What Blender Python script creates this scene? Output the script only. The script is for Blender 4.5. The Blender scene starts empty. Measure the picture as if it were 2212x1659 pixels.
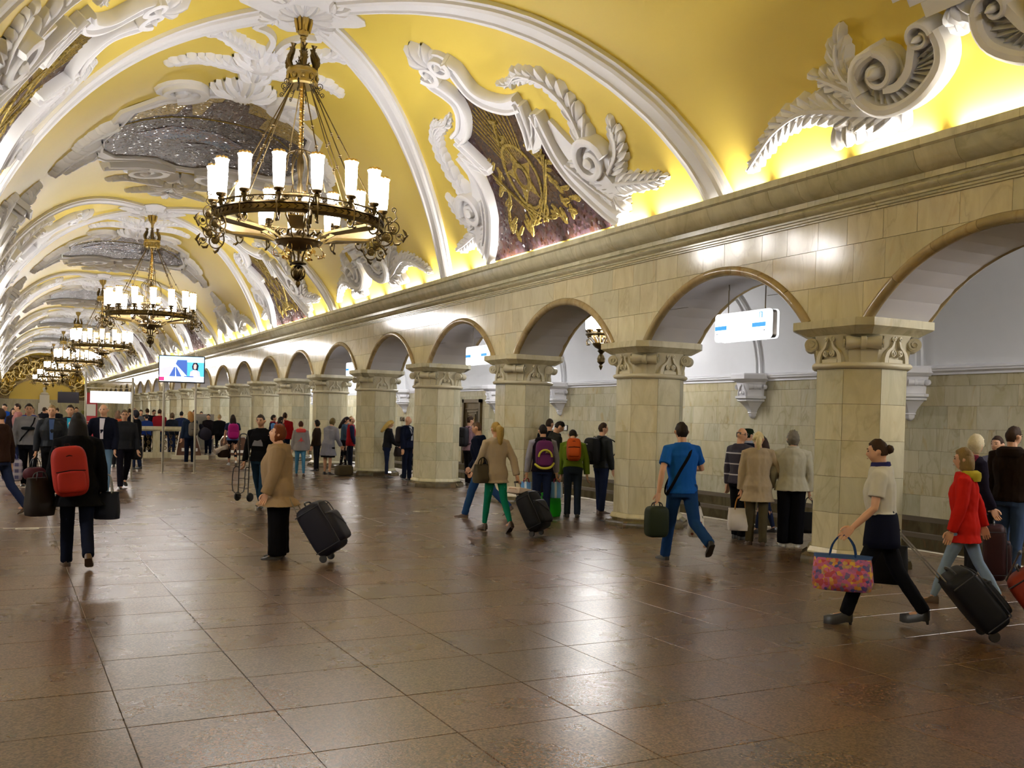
import bpy, bmesh, math, random
from math import sin, cos, pi, sqrt, radians, atan2, hypot
from mathutils import Vector, Matrix, noise, geometry
random.seed(7)
SC = bpy.context.scene
COL = SC.collection
# ---------------------------------------------------------------- camera
cam_d = bpy.data.cameras.new('camera'); cam = bpy.data.objects.new('camera', cam_d); COL.objects.link(cam)
F_PX, CY_PX, YAW, PITCH, ROLL = 2096.88, 949.7, 0.4819, -0.0198, 0.0259
fw = Vector((sin(YAW)*cos(PITCH), cos(YAW)*cos(PITCH), sin(PITCH)))
rt = Vector((cos(YAW), -sin(YAW), 0.0)); up = rt.cross(fw)
r2 = rt*cos(ROLL) + up*sin(ROLL); u2 = up*cos(ROLL) - rt*sin(ROLL)
cam.matrix_world = Matrix(((r2.x, u2.x, -fw.x, 0), (r2.y, u2.y, -fw.y, 0), (r2.z, u2.z, -fw.z, 1.69), (0, 0, 0, 1)))
cam_d.sensor_width = 36.0; cam_d.sensor_fit = 'HORIZONTAL'; cam_d.lens = F_PX/2212*36
cam_d.shift_y = (CY_PX-829.5)/2212; cam_d.clip_start = 0.05; cam_d.clip_end = 400
SC.camera = cam
# ---------------------------------------------------------------- world, exposure
SC.view_settings.view_transform = 'Standard'; SC.view_settings.look = 'None'
SC.view_settings.gamma = 1.0; SC.view_settings.use_curve_mapping = False
SC.view_settings.exposure = 0.42
w = bpy.data.worlds.new('world'); SC.world = w; w.use_nodes = True
w.node_tree.nodes['Background'].inputs[0].default_value = (0.9, 0.85, 0.8, 1)
w.node_tree.nodes['Background'].inputs[1].default_value = 0.02
SC.cycles.max_bounces = 5; SC.cycles.diffuse_bounces = 3; SC.cycles.glossy_bounces = 3
SC.cycles.transmission_bounces = 4; SC.cycles.sample_clamp_indirect = 4.0; SC.cycles.sample_clamp_direct = 30.0
SC.cycles.use_adaptive_sampling = True; SC.cycles.adaptive_threshold = 0.1; SC.cycles.adaptive_min_samples = 20
SC.cycles.caustics_reflective = False; SC.cycles.caustics_refractive = False
K_LAMP, K_COVE, K_AISLE = 30.0, 13.0, 205.0

XB, HALF = 4.17, 4.93           # hall axis, half distance to the arcade face
YB, BAY = 15.58, 18.0           # first boss, vault module
YC0, PITCHY = 8.83, 4.5         # first column, column pitch
Y_BACK, Y_END = -9.5, 134.0

def area_light(name, loc, target, sx, sy, power, color, spread=180):
    l = bpy.data.lights.new(name, 'AREA'); l.shape = 'RECTANGLE'; l.size = sx; l.size_y = sy
    l.energy = power; l.color = color; l.spread = radians(spread)
    o = bpy.data.objects.new(name, l); COL.objects.link(o); o.location = loc
    d = Vector(target)-Vector(loc); o.rotation_euler = d.to_track_quat('-Z', 'Y').to_euler()
    return o
def sphere_light(name, loc, radius, power, color):
    l = bpy.data.lights.new(name, 'POINT'); l.energy = power; l.color = color; l.shadow_soft_size = radius
    o = bpy.data.objects.new(name, l); COL.objects.link(o); o.location = loc
    return o
# fluorescent battens hidden in the cove behind each cornice lip
yy = 2.0
while yy < 132:
    near = yy < 60
    L = 1.0 if near else 2.4
    for sx in (1, -1):
        q = area_light('cove_batten', (XB+sx*4.655, yy+L/2, 4.81), (XB+sx*4.86, yy+L/2, 5.2), L, 0.06, K_COVE*L*(0.5 if not near else 1), (1.0, 0.95, 0.86), 110)
        q.rotation_euler = Matrix((Vector((0, 1, 0)), Vector((0.95, 0, -0.3*sx)) if 0 else Vector((1, 0, 0)), Vector((0, 0, -1)))).transposed().to_euler()
    yy += 1.325 if near else 2.65

# ---------------------------------------------------------------- materials
MATS = {}
class N:
    def __init__(s, name):
        s.m = bpy.data.materials.new(name); s.m.use_nodes = True; s.t = s.m.node_tree
        s.b = s.t.nodes['Principled BSDF']; MATS[name] = s.m
    def n(s, typ, **kw):
        o = s.t.nodes.new(typ)
        for k, v in kw.items():
            if k.startswith('i_'):
                key = k[2:].replace('_', ' ')
                o.inputs[int(key) if key.isdigit() else key].default_value = v
            else: setattr(o, k, v)
        return o
    def l(s, a, b): s.t.links.new(a, b)
    def ramp(s, fac, stops):
        r = s.n('ShaderNodeValToRGB'); e = r.color_ramp.elements
        while len(e) < len(stops): e.new(0.5)
        for k, (p, c) in zip(e, stops): k.position = p; k.color = (*c, 1)
        s.l(fac, r.inputs[0]); return r.outputs[0]
    def mix(s, f, a, b, mode='MIX'):
        m = s.n('ShaderNodeMix', data_type='RGBA', blend_type=mode)
        for sock, v in ((m.inputs[0], f), (m.inputs[6], a), (m.inputs[7], b)):
            if hasattr(v, 'links') or hasattr(v, 'is_linked'): s.l(v, sock)
            elif isinstance(v, (int, float)): sock.default_value = v
            else: sock.default_value = (*v, 1)
        return m.outputs[2]
    def mth(s, op, a, b=0.0):
        m = s.n('ShaderNodeMath', operation=op)
        for sock, v in zip(m.inputs, (a, b)):
            if hasattr(v, 'is_linked'): s.l(v, sock)
            else: sock.default_value = v
        return m.outputs[0]
    def rand(s):
        o = s.n('ShaderNodeObjectInfo'); g = s.n('ShaderNodeNewGeometry')
        return s.mth('FRACT', s.mth('ADD', o.outputs['Random'], g.outputs['Random Per Island']))
    def pos(s, scale=(1, 1, 1)):
        g = s.n('ShaderNodeNewGeometry'); m = s.n('ShaderNodeMapping'); m.inputs['Scale'].default_value = scale
        s.l(g.outputs['Position'], m.inputs[0]); return m.outputs[0]
    def bump(s, h, strength=0.3, dist=0.01):
        b = s.n('ShaderNodeBump'); b.inputs['Strength'].default_value = strength; b.inputs['Distance'].default_value = dist
        s.l(h, b.inputs['Height']); s.l(b.outputs[0], s.b.inputs['Normal'])
def simple(name, col, rough=0.5, metal=0.0, emit=0.0, spec=0.5, var=0.0, bump=0.0, bscale=30, ecol=None):
    k = N(name); k.b.inputs['Roughness'].default_value = rough; k.b.inputs['Metallic'].default_value = metal
    k.b.inputs['Specular IOR Level'].default_value = spec
    if var:
        t = k.n('ShaderNodeTexNoise', i_Scale=4.0, i_Detail=4.0); k.l(k.pos(), t.inputs[0])
        k.l(k.mix(t.outputs[0], [c*(1-var) for c in col], [min(1, c*(1+var)) for c in col]), k.b.inputs['Base Color'])
    else: k.b.inputs['Base Color'].default_value = (*col, 1)
    if bump:
        t = k.n('ShaderNodeTexNoise', i_Scale=float(bscale), i_Detail=5.0); k.l(k.pos(), t.inputs[0]); k.bump(t.outputs[0], bump, 0.004)
    if emit:
        k.b.inputs['Emission Color'].default_value = (*(ecol or col), 1); k.b.inputs['Emission Strength'].default_value = emit
    return k.m
def marble(name, c_lo, c_hi, rust, rough=0.13, stretch=(1, 1, 0.35), veins=1.0):
    k = N(name); r = k.rand(); off = k.mth('MULTIPLY', r, 53.0)
    g = k.n('ShaderNodeNewGeometry'); add = k.n('ShaderNodeVectorMath', operation='ADD'); k.l(g.outputs['Position'], add.inputs[0]); k.l(off, add.inputs[1])
    mp = k.n('ShaderNodeMapping'); mp.inputs['Scale'].default_value = stretch; mp.inputs['Rotation'].default_value = (0.25, 0.1, 0.0); k.l(add.outputs[0], mp.inputs[0])
    n1 = k.n('ShaderNodeTexNoise', i_Scale=2.6, i_Detail=7.0, i_Roughness=0.62, i_Distortion=1.4); k.l(mp.outputs[0], n1.inputs[0])
    n2 = k.n('ShaderNodeTexNoise', i_Scale=1.5, i_Detail=4.0, i_Roughness=0.6, i_Distortion=2.2); k.l(mp.outputs[0], n2.inputs[0])
    base = k.mix(k.ramp(n1.outputs[0], [(0.3, (0, 0, 0)), (0.7, (1, 1, 1))]), c_lo, c_hi)
    tint = k.ramp(r, [(0.0, (0.80, 0.82, 0.80)), (0.35, (1, 1, 1)), (0.6, (1.0, 0.95, 0.84)), (0.8, (0.90, 0.90, 0.86)), (1.0, (1.06, 1.02, 0.95))])
    base = k.mix(0.9, base, tint, 'MULTIPLY')
    base = k.mix(k.mth('MULTIPLY', k.ramp(n2.outputs[0], [(0.60, (0, 0, 0)), (0.70, (1, 1, 1))]), 0.55*veins), base, rust)
    v = k.n('ShaderNodeTexNoise', i_Scale=1.1, i_Detail=6.0, i_Distortion=1.0); k.l(mp.outputs[0], v.inputs[0])
    vein = k.ramp(v.outputs[0], [(0.485, (0, 0, 0)), (0.5, (1, 1, 1)), (0.515, (0, 0, 0))])
    base = k.mix(k.mth('MULTIPLY', vein, 0.3*veins), base, [c*0.5 for c in rust])
    k.l(base, k.b.inputs['Base Color']); k.b.inputs['Roughness'].default_value = rough
    return k.m
marble('marble_cream', (0.58, 0.52, 0.36), (0.74, 0.69, 0.53), (0.56, 0.40, 0.22), veins=.8)
marble('marble_grey', (0.50, 0.465, 0.32), (0.70, 0.66, 0.49), (0.50, 0.40, 0.18), 0.16, veins=.8)
marble('marble_track', (0.48, 0.43, 0.27), (0.62, 0.57, 0.42), (0.45, 0.30, 0.10), 0.2)
marble('marble_rim', (0.34, 0.25, 0.12), (0.50, 0.40, 0.24), (0.34, 0.17, 0.05), 0.12)
marble('marble_dark', (0.05, 0.036, 0.022), (0.13, 0.098, 0.06), (0.10, 0.05, 0.02), 0.12)
marble('marble_plinth', (0.055, 0.042, 0.022), (0.13, 0.105, 0.058), (0.20, 0.09, 0.04), 0.14)
simple('joint', (0.10, 0.075, 0.045), 0.8)
simple('capital_stone', (0.60, 0.55, 0.40), 0.42, var=0.12, bump=0.15)
simple('stucco', (0.86, 0.855, 0.885), 0.55, bump=0.06)
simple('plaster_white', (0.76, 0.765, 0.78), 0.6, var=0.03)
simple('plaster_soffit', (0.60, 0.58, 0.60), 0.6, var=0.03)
def plaster_yellow():
    k = N('plaster_yellow'); t = k.n('ShaderNodeTexNoise', i_Scale=0.6, i_Detail=5.0); k.l(k.pos(), t.inputs[0])
    k.l(k.mix(t.outputs[0], (0.80, 0.60, 0.085), (0.86, 0.67, 0.13)), k.b.inputs['Base Color']); k.b.inputs['Roughness'].default_value = 0.42
    t2 = k.n('ShaderNodeTexNoise', i_Scale=3.0, i_Detail=3.0); k.l(k.pos(), t2.inputs[0]); k.bump(t2.outputs[0], 0.1, 0.02)
plaster_yellow()
def granite():
    k = N('granite'); r = k.rand()
    v = k.n('ShaderNodeTexVoronoi', i_Scale=85.0); k.l(k.pos(), v.inputs[0])
    n = k.n('ShaderNodeTexNoise', i_Scale=140.0, i_Detail=3.0); k.l(k.pos(), n.inputs[0])
    n3 = k.n('ShaderNodeTexNoise', i_Scale=1.3, i_Detail=4.0); k.l(k.pos(), n3.inputs[0])
    base = k.ramp(v.outputs['Color'], [(0.15, (0.036, 0.019, 0.009)), (0.5, (0.110, 0.062, 0.030)), (0.85, (0.20, 0.122, 0.066))])
    tint = k.ramp(r, [(0.0, (0.78, 0.80, 0.80)), (0.3, (1, 1, 1)), (0.55, (0.92, 0.93, 0.95)), (0.8, (1.1, 0.96, 0.94)), (1.0, (0.84, 0.84, 0.80))])
    base = k.mix(0.85, base, tint, 'MULTIPLY')
    base = k.mix(0.25, base, k.ramp(n3.outputs[0], [(0.3, (0.6, 0.6, 0.6)), (0.7, (1.2, 1.2, 1.2))]), 'MULTIPLY')
    k.l(base, k.b.inputs['Base Color'])
    k.l(k.ramp(n3.outputs[0], [(0.3, (0.255, 0.255, 0.255)), (0.7, (0.31, 0.31, 0.31))]), k.b.inputs['Roughness'])
    k.b.inputs['Specular IOR Level'].default_value = 0.6
    k.bump(k.mth('ADD', v.outputs['Distance'], n.outputs[0]), 0.35, 0.0012)
granite()
def granite_far():
    k = N('granite_far'); n3 = k.n('ShaderNodeTexNoise', i_Scale=1.3, i_Detail=4.0); k.l(k.pos(), n3.inputs[0])
    g = k.n('ShaderNodeNewGeometry'); mp = k.n('ShaderNodeMapping'); mp.inputs['Location'].default_value = (-0.6, -0.14, 0)
    k.l(g.outputs['Position'], mp.inputs[0])
    br = k.n('ShaderNodeTexBrick', offset=0.0, squash=1.0); br.inputs['Scale'].default_value = 1.0
    br.inputs['Brick Width'].default_value = 0.795; br.inputs['Row Height'].default_value = 0.763; br.inputs['Mortar Size'].default_value = 0.004
    br.inputs['Color1'].default_value = (0.092, 0.052, 0.025, 1); br.inputs['Color2'].default_value = (0.12, 0.069, 0.035, 1); br.inputs['Mortar'].default_value = (0.03, 0.02, 0.012, 1)
    k.l(mp.outputs[0], br.inputs[0])
    k.l(br.outputs[0], k.b.inputs['Base Color'])
    k.l(k.ramp(n3.outputs[0], [(0.3, (0.255, 0.255, 0.255)), (0.7, (0.31, 0.31, 0.31))]), k.b.inputs['Roughness'])
    k.b.inputs['Specular IOR Level'].default_value = 0.6
granite_far()
def mosaic(name, cols, metal=0.5, rough=0.25, scale=26.0):
    k = N(name); v = k.n('ShaderNodeTexVoronoi', i_Scale=scale); k.l(k.pos(), v.inputs[0])
    n = k.n('ShaderNodeTexNoise', i_Scale=1.6, i_Detail=5.0, i_Distortion=1.0); k.l(k.pos(), n.inputs[0])
    st = [(0.25+0.5*i/(len(cols)-1), c) for i, c in enumerate(cols)]
    sep = k.n('ShaderNodeSeparateColor'); k.l(v.outputs['Color'], sep.inputs[0])
    f = k.mth('ADD', k.mth('MULTIPLY', n.outputs[0], 0.75), k.mth('MULTIPLY', sep.outputs[0], 0.25))
    col = k.ramp(f, st)
    col = k.mix(k.mth('MULTIPLY', sep.outputs[1], 0.5), col, (0.02, 0.015, 0.01))
    k.l(col, k.b.inputs['Base Color']); k.l(k.mix(k.mth('GREATER_THAN', sep.outputs[2], 0.86), (0.5,)*3, (0.14,)*3), k.b.inputs['Roughness']); k.b.inputs['Metallic'].default_value = metal; k.b.inputs['Specular IOR Level'].default_value = 0.2
    # every tessera tilts a little
    nm = k.n('ShaderNodeVectorMath', operation='SUBTRACT'); k.l(v.outputs['Color'], nm.inputs[0]); nm.inputs[1].default_value = (0.5, 0.5, 0.5)
    sc = k.n('ShaderNodeVectorMath', operation='SCALE'); k.l(nm.outputs[0], sc.inputs[0]); sc.inputs['Scale'].default_value = 0.30
    g = k.n('ShaderNodeNewGeometry'); ad = k.n('ShaderNodeVectorMath', operation='ADD'); k.l(g.outputs['Normal'], ad.inputs[0]); k.l(sc.outputs[0], ad.inputs[1])
    nz = k.n('ShaderNodeVectorMath', operation='NORMALIZE'); k.l(ad.outputs[0], nz.inputs[0]); k.l(nz.outputs[0], k.b.inputs['Normal'])
mosaic('mosaic_sky', [(0.30, 0.20, 0.04), (0.60, 0.43, 0.12), (0.36, 0.26, 0.06), (0.75, 0.56, 0.20)], 0.35, 0.3, 30)
mosaic('mosaic_dark', [(0.045, 0.025, 0.013), (0.12, 0.068, 0.034), (0.045, 0.035, 0.04), (0.15, 0.09, 0.045)], 0.1, 0.25)
mosaic('mosaic_plum', [(0.065, 0.022, 0.014), (0.05, 0.02, 0.014), (0.055, 0.032, 0.045), (0.09, 0.034, 0.02)], 0.1, 0.3, 18)
mosaic('mosaic_gold', [(0.22, 0.15, 0.03), (0.42, 0.30, 0.07), (0.30, 0.22, 0.05), (0.52, 0.38, 0.10)], 0.3, 0.3, 30)
mosaic('mosaic_umber', [(0.09, 0.055, 0.04), (0.17, 0.11, 0.08), (0.12, 0.08, 0.06)], 0.3, 0.3, 30)
mosaic('mosaic_blue', [(0.07, 0.09, 0.12), (0.10, 0.15, 0.24), (0.20, 0.09, 0.06), (0.12, 0.10, 0.09)], 0.3, 0.3, 26)
simple('mosaic_line', (0.03, 0.02, 0.012), 0.5)
simple('bronze', (0.13, 0.092, 0.042), 0.36, 1.0, var=0.3)
simple('bronze_light', (0.42, 0.32, 0.13), 0.32, 1.0, var=0.25)
simple('gilt', (0.80, 0.55, 0.20), 0.25, 1.0)
simple('iron', (0.05, 0.04, 0.035), 0.45, 0.8)
simple('steel', (0.55, 0.52, 0.46), 0.28, 1.0)
simple('steel_dark', (0.22, 0.20, 0.18), 0.35, 0.9)
simple('lamp_glass', (1, 0.96, 0.90), 0.3, emit=K_LAMP, ecol=(1.0, 0.965, 0.95))
simple('lamp_rim', (0.9, 0.88, 0.84), 0.15, emit=1.2, ecol=(1.0, 0.95, 0.88))
simple('sign_white', (0.8, 0.82, 0.9), 0.4, emit=1.15, ecol=(0.92, 0.95, 1.0))
simple('sign_blue', (0.02, 0.16, 0.62), 0.4, emit=0.8, ecol=(0.05, 0.36, 0.95))
simple('sign_ink', (0.03, 0.04, 0.08), 0.5)
simple('sign_grey', (0.55, 0.56, 0.62), 0.4, emit=0.6, ecol=(0.7, 0.72, 0.8))
simple('plastic_black', (0.012, 0.012, 0.014), 0.4)
simple('plastic_dark', (0.03, 0.028, 0.045), 0.45)
simple('red_panel', (0.42, 0.02, 0.035), 0.4)
simple('paper', (0.78, 0.77, 0.74), 0.6)
simple('line_paint', (0.74, 0.71, 0.58), 0.5)

# ---------------------------------------------------------------- mesh helpers
class MB:
    def __init__(s): s.v = []; s.f = []; s.mi = []; s.cur = 0
    def add(s, vs, fs):
        k = len(s.v); s.v += [tuple(p) for p in vs]; s.f += [tuple(i+k for i in f) for f in fs]; s.mi += [s.cur]*len(fs); return s
    def box(s, x0, x1, y0, y1, z0, z1, M=None, ch=0.0):
        if ch:
            c = min(ch, abs(x1-x0)/2.2, abs(y1-y0)/2.2)
            p = [(x0+c, y0), (x1-c, y0), (x1, y0+c), (x1, y1-c), (x1-c, y1), (x0+c, y1), (x0, y1-c), (x0, y0+c)]
            vs = [(a, b, z0) for a, b in p]+[(a, b, z1) for a, b in p]
            fs = [tuple(range(7, -1, -1)), tuple(range(8, 16))]+[(i, (i+1) % 8, 8+(i+1) % 8, 8+i) for i in range(8)]
        else:
            vs = [(x, y, z) for z in (z0, z1) for x, y in ((x0, y0), (x1, y0), (x1, y1), (x0, y1))]
            fs = [(3, 2, 1, 0), (4, 5, 6, 7), (0, 1, 5, 4), (1, 2, 6, 5), (2, 3, 7, 6), (3, 0, 4, 7)]
        if M is not None: vs = [M @ Vector(q) for q in vs]
        return s.add(vs, fs)
    def lathe(s, prof, n=16, M=None, close=True, a0=0.0, a1=2*pi):
        full = abs(a1-a0-2*pi) < 1e-6; m = n if full else n+1; vs = []; fs = []
        for r, z in prof:
            for i in range(m):
                a = a0+(a1-a0)*i/n; vs.append((r*cos(a), r*sin(a), z))
        for j in range(len(prof)-1):
            for i in range(n):
                i2 = (i+1) % m; fs.append((j*m+i, j*m+i2, (j+1)*m+i2, (j+1)*m+i))
        if close and full:
            if prof[0][0] > 1e-5: fs.append(tuple(range(m-1, -1, -1)))
            if prof[-1][0] > 1e-5: fs.append(tuple(range((len(prof)-1)*m, len(prof)*m)))
        if M is not None: vs = [M @ Vector(q) for q in vs]
        return s.add(vs, fs)
    def tube(s, pts, r, n=6, M=None, caps=True, flat=1.0):
        pts = [Vector(p) for p in pts]; R = r if isinstance(r, (list, tuple)) else [r]*len(pts)
        vs = []; fs = []; t0 = (pts[1]-pts[0]).normalized()
        a = t0.orthogonal().normalized() if abs(t0.z) > 0.9 else t0.cross(Vector((0, 0, 1))).normalized()
        for i, p in enumerate(pts):
            t = (pts[min(i+1, len(pts)-1)]-pts[max(i-1, 0)])
            t = t.normalized() if t.length > 1e-9 else t0
            a = (a-t*a.dot(t)); a = a.normalized() if a.length > 1e-6 else t.orthogonal().normalized()
            b = t.cross(a)
            for k in range(n):
                q = 2*pi*k/n; vs.append(p+a*(cos(q)*R[i])+b*(sin(q)*R[i]*flat))
        for i in range(len(pts)-1):
            for k in range(n):
                k2 = (k+1) % n; fs.append((i*n+k, i*n+k2, (i+1)*n+k2, (i+1)*n+k))
        if caps: fs.append(tuple(range(n-1, -1, -1))); fs.append(tuple(range((len(pts)-1)*n, len(pts)*n)))
        if M is not None: vs = [M @ Vector(q) for q in vs]
        return s.add(vs, fs)
    def prism(s, poly, z0, z1, M=None):
        n = len(poly); vs = [(x, y, z0) for x, y in poly]+[(x, y, z1) for x, y in poly]
        fs = [tuple(range(n-1, -1, -1)), tuple(range(n, 2*n))]+[(i, (i+1) % n, n+(i+1) % n, n+i) for i in range(n)]
        if M is not None: vs = [M @ Vector(q) for q in vs]
        return s.add(vs, fs)
    def loft(s, rings, caps=True):
        n = len(rings[0]); vs = [q for r in rings for q in r]; fs = []
        for j in range(len(rings)-1):
            for i in range(n): fs.append((j*n+i, j*n+(i+1) % n, (j+1)*n+(i+1) % n, (j+1)*n+i))
        if caps: fs.append(tuple(range(n-1, -1, -1))); fs.append(tuple(range((len(rings)-1)*n, len(rings)*n)))
        return s.add(vs, fs)
    def mesh(s, name, mats, smooth=True, angle=38):
        me = bpy.data.meshes.new(name); me.from_pydata([tuple(v) for v in s.v], [], s.f)
        if not isinstance(mats, (list, tuple)): mats = [mats]
        for m in mats: me.materials.append(MATS[m] if isinstance(m, str) else m)
        me.polygons.foreach_set('material_index', s.mi)
        me.polygons.foreach_set('use_smooth', [smooth]*len(s.f))
        if smooth and angle < 180: me.set_sharp_from_angle(angle=radians(angle))
        me.update(); return me
    def build(s, name, mats, parent=None, smooth=True, angle=38, loc=None):
        return mobj(name, s.mesh(name, mats, smooth, angle), parent, loc)
def mobj(name, me, parent=None, loc=None, rot=None):
    o = bpy.data.objects.new(name, me); COL.objects.link(o)
    if parent: o.parent = parent
    if loc is not None: o.location = loc
    if rot is not None: o.rotation_euler = rot
    return o
def tag(o, label=None, cat=None, group=None, kind=None):
    if label: o['label'] = label
    if cat: o['category'] = cat
    if group: o['group'] = group
    if kind: o['kind'] = kind
    return o
def thing(name, label, cat, loc=(0, 0, 0), rz=0.0, group=None):
    o = bpy.data.objects.new(name, None); COL.objects.link(o); o.location = loc; o.rotation_euler = (0, 0, rz)
    o.empty_display_size = 0.1
    return tag(o, label, cat, group)
def copy_tree(o, parent=None):
    c = o.copy(); COL.objects.link(c); c.parent = parent
    for ch in KIDS.get(o.name, list(o.children)): copy_tree(ch, c)
    return c
KIDS = {}
def T(x, y, z): return Matrix.Translation((x, y, z))
def R(a, ax): return Matrix.Rotation(a, 4, ax)
ORD = 'nearest second third fourth fifth sixth seventh eighth ninth tenth eleventh twelfth thirteenth fourteenth fifteenth sixteenth seventeenth eighteenth nineteenth twentieth twenty-first twenty-second twenty-third twenty-fourth twenty-fifth twenty-sixth twenty-seventh twenty-eighth'.split()
def spiral(c, r0, r1, a0, turns, n=22, ccw=1):
    out = []
    for i in range(n+1):
        t = i/n; r = r0+(r1-r0)*t; a = a0+ccw*turns*2*pi*t; out.append((c[0]+r*cos(a), c[1]+r*sin(a)))
    return out
def smooth2(pts, k=4):
    out = []
    P = [pts[0]]+list(pts)+[pts[-1]]
    for i in range(1, len(P)-2):
        for j in range(k):
            t = j/k; a, b, c, d = P[i-1], P[i], P[i+1], P[i+2]
            out.append(tuple(0.5*((2*b[m])+(-a[m]+c[m])*t+(2*a[m]-5*b[m]+4*c[m]-d[m])*t*t+(-a[m]+3*b[m]-3*c[m]+d[m])*t**3) for m in range(len(b))))
    out.append(tuple(pts[-1])); return out
# ================================================================ vault shape
def zvault(dx):
    dx = min(abs(dx), 4.99)
    return 3.24+5.0*sqrt(max(0, 1-(dx/5.0)**2))+0.13*sin(pi*min(dx/4.7, 1))**2
_xs = [4.97*i/400 for i in range(401)]; _zs = [zvault(x) for x in _xs]; _al = [0.0]
for i in range(400): _al.append(_al[-1]+hypot(_xs[i+1]-_xs[i], _zs[i+1]-_zs[i]))
def VP(u, v, h=0.0):
    """u = arc length from the crown (signed), v = along the hall, h = height off the plaster."""
    a = min(abs(u), _al[-1]-1e-4); lo, hi = 0, 400
    while hi-lo > 1:
        m = (lo+hi)//2
        if _al[m] <= a: lo = m
        else: hi = m
    t = (a-_al[lo])/(_al[hi]-_al[lo]); x = _xs[lo]+(_xs[hi]-_xs[lo])*t; z = _zs[lo]+(_zs[hi]-_zs[lo])*t
    nx, nz = (_zs[hi]-_zs[lo]), -(_xs[hi]-_xs[lo]); L = hypot(nx, nz); nx /= L; nz /= L
    s = 1 if u >= 0 else -1
    return Vector((XB+s*(x+nx*h), v, z+nz*h))
def wall_top(y): return 4.9
# ---- floor: slabs near the camera one by one, laid pattern beyond
floor = mobj('floor', None or MB().box(-1.8, 11.62, 18.45, Y_END, -0.3, -0.0004).box(-1.8, 11.62, Y_BACK, 2.437, -0.3, -0.0004).mesh('floor', 'granite_far', False)); tag(floor, kind='structure')
MB().box(-1.8, 11.62, 2.437, 18.45, -0.3, -0.006).build('slab_bed', 'joint', floor, False)
TW, TD = 0.795, 0.763
tile_me = {}
def tile_mesh(w_, d_):
    key = (round(w_, 3), round(d_, 3))
    if key not in tile_me:
        b = 0.003; g = 0.0022; x0, x1, y0, y1 = g, w_-g, g, d_-g
        vs = [(x0, y0, -0.02), (x1, y0, -0.02), (x1, y1, -0.02), (x0, y1, -0.02), (x0, y0, -b), (x1, y0, -b), (x1, y1, -b), (x0, y1, -b), (x0+b, y0+b, 0), (x1-b, y0+b, 0), (x1-b, y1-b, 0), (x0+b, y1-b, 0)]
        fs = [(8, 9, 10, 11)]+[(i, (i+1) % 4, 4+(i+1) % 4, 4+i) for i in range(4)]+[(4+i, 4+(i+1) % 4, 8+(i+1) % 4, 8+i) for i in range(4)]
        tile_me[key] = MB().add(vs, fs).mesh('floor_slab', 'granite', False)
    return tile_me[key]
xi = -1.785; ntile = 0
rows = []
y = 2.437
while y < 18.40: rows.append(y); y += TD
for r, y in enumerate(rows):
    x = 0.6-TW*3
    while x < 11.6:
        w_ = min(TW, 11.62-x)
        # the far right end of the nearest rows lies outside the frame
        if ntile < 300 and w_ > 0.1:
            mobj('floor_slab', tile_mesh(w_, TD), floor, (x, y, random.uniform(-0.0006, 0.0006))); ntile += 1
        elif w_ > 0.1:
            pass
        x += TW
fill = MB()
cnt = 0
for r, y in enumerate(rows):
    x = 0.6-TW*3
    while x < 11.6:
        w_ = min(TW, 11.62-x)
        if w_ > 0.1:
            if cnt >= 300: fill.box(x+.002, x+w_-.002, y+.002, y+TD-.002, -0.02, 0)
            cnt += 1
        x += TW
if fill.v: tag(fill.build('floor_slab', 'granite', floor, False), kind='stuff')
edge = MB().box(11.45, 11.53, Y_BACK, Y_END, -0.0005, 0.0025); eo = edge.build('edge_line', 'line_paint', floor, False)
MB().box(-3.19, -3.11, Y_BACK, Y_END, -0.0005, 0.0025).build('edge_line', 'line_paint', floor, False)
MB().box(-3.2, -1.8, Y_BACK, Y_END, -0.3, -0.0004).build('platform_slab', 'granite_far', floor, False)
# small yellow floor arrows
def floor_mark(x, y, sc, dirx):
    b = MB(); a = [(-.28, .03), (0.16, .03), (.16, .12), (.34, 0), (.16, -.12), (.16, -.03), (-.28, -.03)]
    b.prism([(x+p*sc*dirx, y+q*sc) for p, q in (a if dirx > 0 else a[::-1])], 0.0005, 0.003)
    return b.build('arrow_marking', 'line_paint', floor, False)

# ---- trackbeds
tb = MB()
tb.box(11.62, 15.7, Y_BACK, Y_END, -1.5, -1.3); tb.box(11.3, 11.62, Y_BACK, Y_END, -1.5, -0.01)
tb.box(-7.4, -3.2, Y_BACK, Y_END, -1.5, -1.3)
tag(tb.build('floor_trackbed', 'marble_dark', None, False), kind='structure')
rails = MB()
for x in (12.6, 14.12): rails.box(x-.035, x+.035, Y_BACK, Y_END, -1.3, -1.14); rails.box(x-.07, x+.07, Y_BACK, Y_END, -1.3, -1.28)
rails.build('rail', 'steel_dark', bpy.data.objects['floor_trackbed'], False)

# ---- ceiling (vault)
vb = MB(); UMAX = next(_al[i] for i in range(401) if _zs[i] < 4.735); us = [(-1+2*i/64)*UMAX for i in range(65)]; nY = 24
for j in range(nY+1):
    yv = Y_BACK+(Y_END-Y_BACK)*j/nY
    vb.v += [tuple(VP(u, yv)) for u in us]
for j in range(nY):
    for i in range(64):
        k = j*65+i; vb.f.append((k, k+1, k+66, k+65)); vb.mi.append(0)
ceiling = vb.build('ceiling', 'plaster_yellow', None, True, 180); tag(ceiling, kind='structure')

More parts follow.
